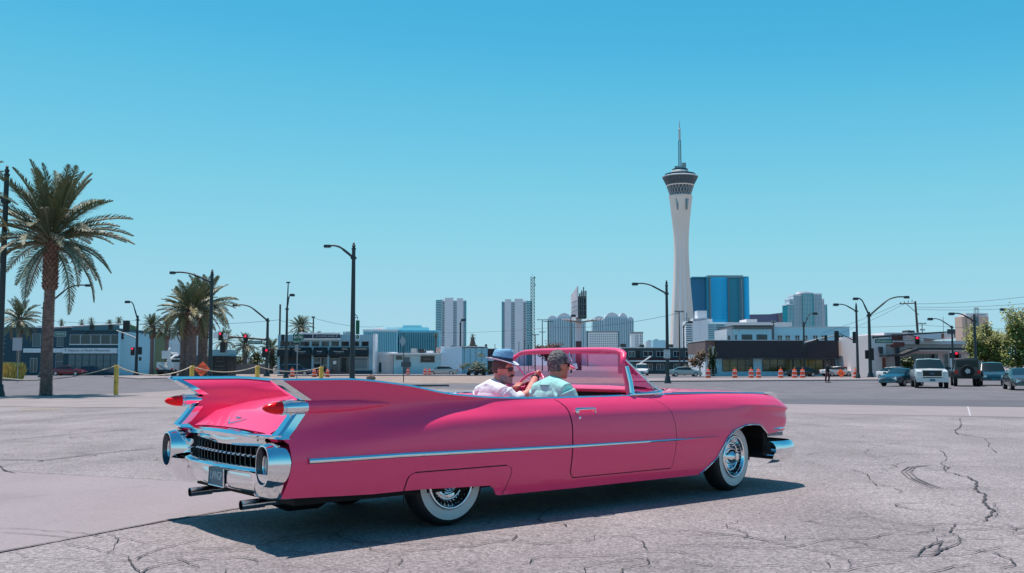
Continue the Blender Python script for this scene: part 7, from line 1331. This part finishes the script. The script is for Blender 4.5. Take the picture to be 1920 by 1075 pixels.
def shades(parent, mt, temple=True):
    b = MB()
    for s in (-1, 1):
        P = ellipse(s * .034, .012, .029, .021, 16, 2.6); b.add([(.104 - abs(q[0]) * .35 + .004, q[0], q[1]) for q in P] + [(.098 - abs(q[0]) * .35, q[0], q[1]) for q in P], [tuple(range(16)), tuple(range(31, 15, -1))] + [(i, (i + 1) % 16, 16 + (i + 1) % 16, 16 + i) for i in range(16)])
        b.tube([(.086, s * .063, .022), (.04, s * .081, .018), (-.01, s * .084, .012)], .0045, 6)
    b.tube([(.104, -.008, .018), (.107, 0, .021), (.104, .008, .018)], .004, 6); return xf(b, mt).build('sunglasses', M('black_sunglass', (.008, .008, .010), .08, coat=1), parent, 40)
shades(dr, mt)
BEARD = M('grey_brown_beard', (.50, .30, .28), .9, var=.3, scale=80, bump=.8); b = MB(); b.sphere((.030, 0, -.075), (.072, .066, .062), 18, 12); b.v = [v if v[2] < -.045 or abs(v[1]) > .045 else (v[0] * .8, v[1], -.05) for v in b.v]; b.sphere((.075, 0, -.105), (.032, .036, .030), 12, 8); xf(b, mt).build('beard', BEARD, dr, 80); b = MB(); b.tube([(.090, -.036, -.062), (.108, -.012, -.046), (.108, .012, -.046), (.090, .036, -.062)], [.006, .010, .010, .006], 8); xf(b, mt).build('moustache', M('brown_moustache', (.10, .05, .04), .9), dr, 80)
def hair(parent, mt, mat, kmin=-.055, front=.055):
    b = MB(); rn = random.Random(2); P = []
    for i in range(27):
        t = PI * i / 34; row = []
        for k in range(48):
            a = 2 * PI * k / 48; j = 1.06 + .035 * math.sin(k * 2.7 + i * .5) * math.sin(i * .9) + rn.uniform(-.012, .012); x = -.008 + .100 * math.sin(t) * math.cos(a) * j; y = .078 * math.sin(t) * math.sin(a) * j; z = .025 + .108 * math.cos(t) * (j + .03)
            lim = lerp(kmin - .015, .075, max(0, min(1, (x + .03) / .11))) if abs(y) < .2 else 0
            if x > -.005 and x < .05 and z < .02: lim = .02
            if z < lim: z = lim; x *= .93; y *= .93
            row.append((x, y, z))
        P.append(row)
    b.grid(P, close_j=True); return xf(b, mt).build('hair', mat, parent, 80)
hair(dr, mt, M('brown_hair', (.10, .06, .05), .7), -.02, .055)
b = MB(); b.lathe([(.036, -.014), (.040, -.010), (.040, .010), (.036, .014)], 14, (0, 0, 0), 'x'); d = Vector((.45, .3, .30)).normalized(); xf(b, Matrix.Translation((1.835, .278, 1.112)) @ d.to_track_quat('X', 'Z').to_matrix().to_4x4()).build('wrist_watch', M_BLK, dr, 40)
# the passenger: grey hair, mint shirt, seen from behind
pa = person('passenger with grey swept hair and dark glasses in a mint green shirt, seen from behind'); Hp = Vector((1.555, -.375, 1.235))
b = MB(); mp_ = head_shapes(b, Hp, R(-6), R(3)); torso_shapes(b, 1.50, -.38, .03, .20, 1.035)
b.tube([(1.47, -.58, 1.0), (1.52, -.62, .84), (1.66, -.58, .74)], [.056, .052, .044], 12); b.tube([(1.66, -.58, .74), (1.82, -.46, .72)], [.042, .03], 10); hand(b, (1.82, -.46, .72), (.8, .4, 0), (.3, -.8, 0), (0, 0, 1), .5)
b.tube([(1.47, -.18, 1.0), (1.52, -.14, .84), (1.66, -.18, .74)], [.056, .052, .044], 12); b.tube([(1.66, -.18, .74), (1.82, -.30, .72)], [.042, .03], 10); hand(b, (1.82, -.30, .72), (.8, -.4, 0), (-.3, -.8, 0), (0, 0, 1), .5)
fused(b, 'body', SKIN2, pa, .0075, 3); legs('trousers', 1.45, -.38, pa, TRO)
b = MB(); torso_shapes(b, 1.50, -.38, .03, .205, 1.035, .58, .016); b.tube([(1.47, -.58, 1.0), (1.51, -.625, .86), (1.57, -.61, .80)], [.082, .080, .076], 14); b.tube([(1.47, -.18, 1.0), (1.51, -.135, .86), (1.57, -.15, .80)], [.082, .080, .076], 14)
for i in range(10): a = random.Random(i + 40); y0 = -.38 + a.uniform(-.18, .18); b.tube([(1.395, y0 * .6 - .152, 1.05 - a.uniform(0, .05)), (1.375, y0, .96), (1.37, y0 + a.uniform(-.05, .05), .84)], .014, 6)
fused(b, 'shirt', MSH, pa, .009, 2)
b = MB(); G = []
for a in np.linspace(.9, 2 * PI - .9, 22): c_, s_ = math.cos(a), math.sin(a); G.append([(1.485 + c_ * .078, -.38 + s_ * .082, 1.06), (1.487 + c_ * .073, -.38 + s_ * .077, 1.118), (1.483 + c_ * .086, -.38 + s_ * .09, 1.108), (1.475 + c_ * .115, -.38 + s_ * .118, 1.060)])
b.grid(G); b.build('collar', MSH, pa, 60); hair(pa, mp_, M('salt_grey_hair', (.13, .115, .12), .5, var=.95, scale=38, bump=1, bscale=70)); shades(pa, mp_)
# a pedestrian waiting at the far kerb
Y = 87; p = at(1552, 718, Y); pd = thing('person', 'pedestrian in a dark top and maroon trousers walking at the far kerb', 'person', (p.x, Y, ST), R(-30))
b = MB(); b.sphere((0, 0, 1.62), (.095, .08, .12), 12, 8); b.tube([(0, 0, 1.55), (-.01, 0, 1.42)], .055, 8); b.tube([(-.01, 0, 1.45), (0, 0, 1.1), (0, 0, .9)], [.12, .15, .14], 10)
for s in (-1, 1): b.tube([(0, s * .19, 1.40), (.04 * s, s * .24, 1.12), (.12 + .06 * s, s * .20, .90)], [.055, .045, .035], 8); b.tube([(0, s * .09, .92), (.12 * s, s * .10, .50), (.10 * s - .05, s * .10, .08)], [.09, .065, .045], 8); b.tube([(.10 * s - .08, s * .10, .05), (.10 * s + .14, s * .10, .04)], .045, 8); hand(b, (.12 + .06 * s, s * .2, .9), (.2, 0, -1), (0, 1, 0), (1, 0, 0), .3)
fused(b, 'body', SKIN2, pd, .012, 2); b = MB(); b.tube([(-.01, 0, 1.47), (0, 0, 1.1), (0, 0, .88)], [.14, .17, .165], 12); b.tube([(0, -.2, 1.40), (0, .2, 1.40)], .07, 10)
for s in (-1, 1): b.tube([(0, s * .19, 1.40), (.04 * s, s * .24, 1.12), (.11 + .05 * s, s * .205, .95)], [.07, .06, .05], 8)
fused(b, 'top', M('dark_hoodie', (.018, .02, .026), .85), pd, .014, 2); b = MB(); b.sphere((0, 0, .90), (.15, .17, .1), 12, 8)
for s in (-1, 1): b.tube([(0, s * .09, .92), (.12 * s, s * .10, .50), (.10 * s - .05, s * .10, .12)], [.11, .085, .07], 8)
fused(b, 'trousers', M('maroon_trousers', (.12, .03, .035), .85), pd, .014, 2); b = MB(); b.sphere((-.012, 0, 1.655), (.102, .088, .10), 12, 8); b.build('hair', M('black_hair', (.01, .01, .01), .7), pd, 60)
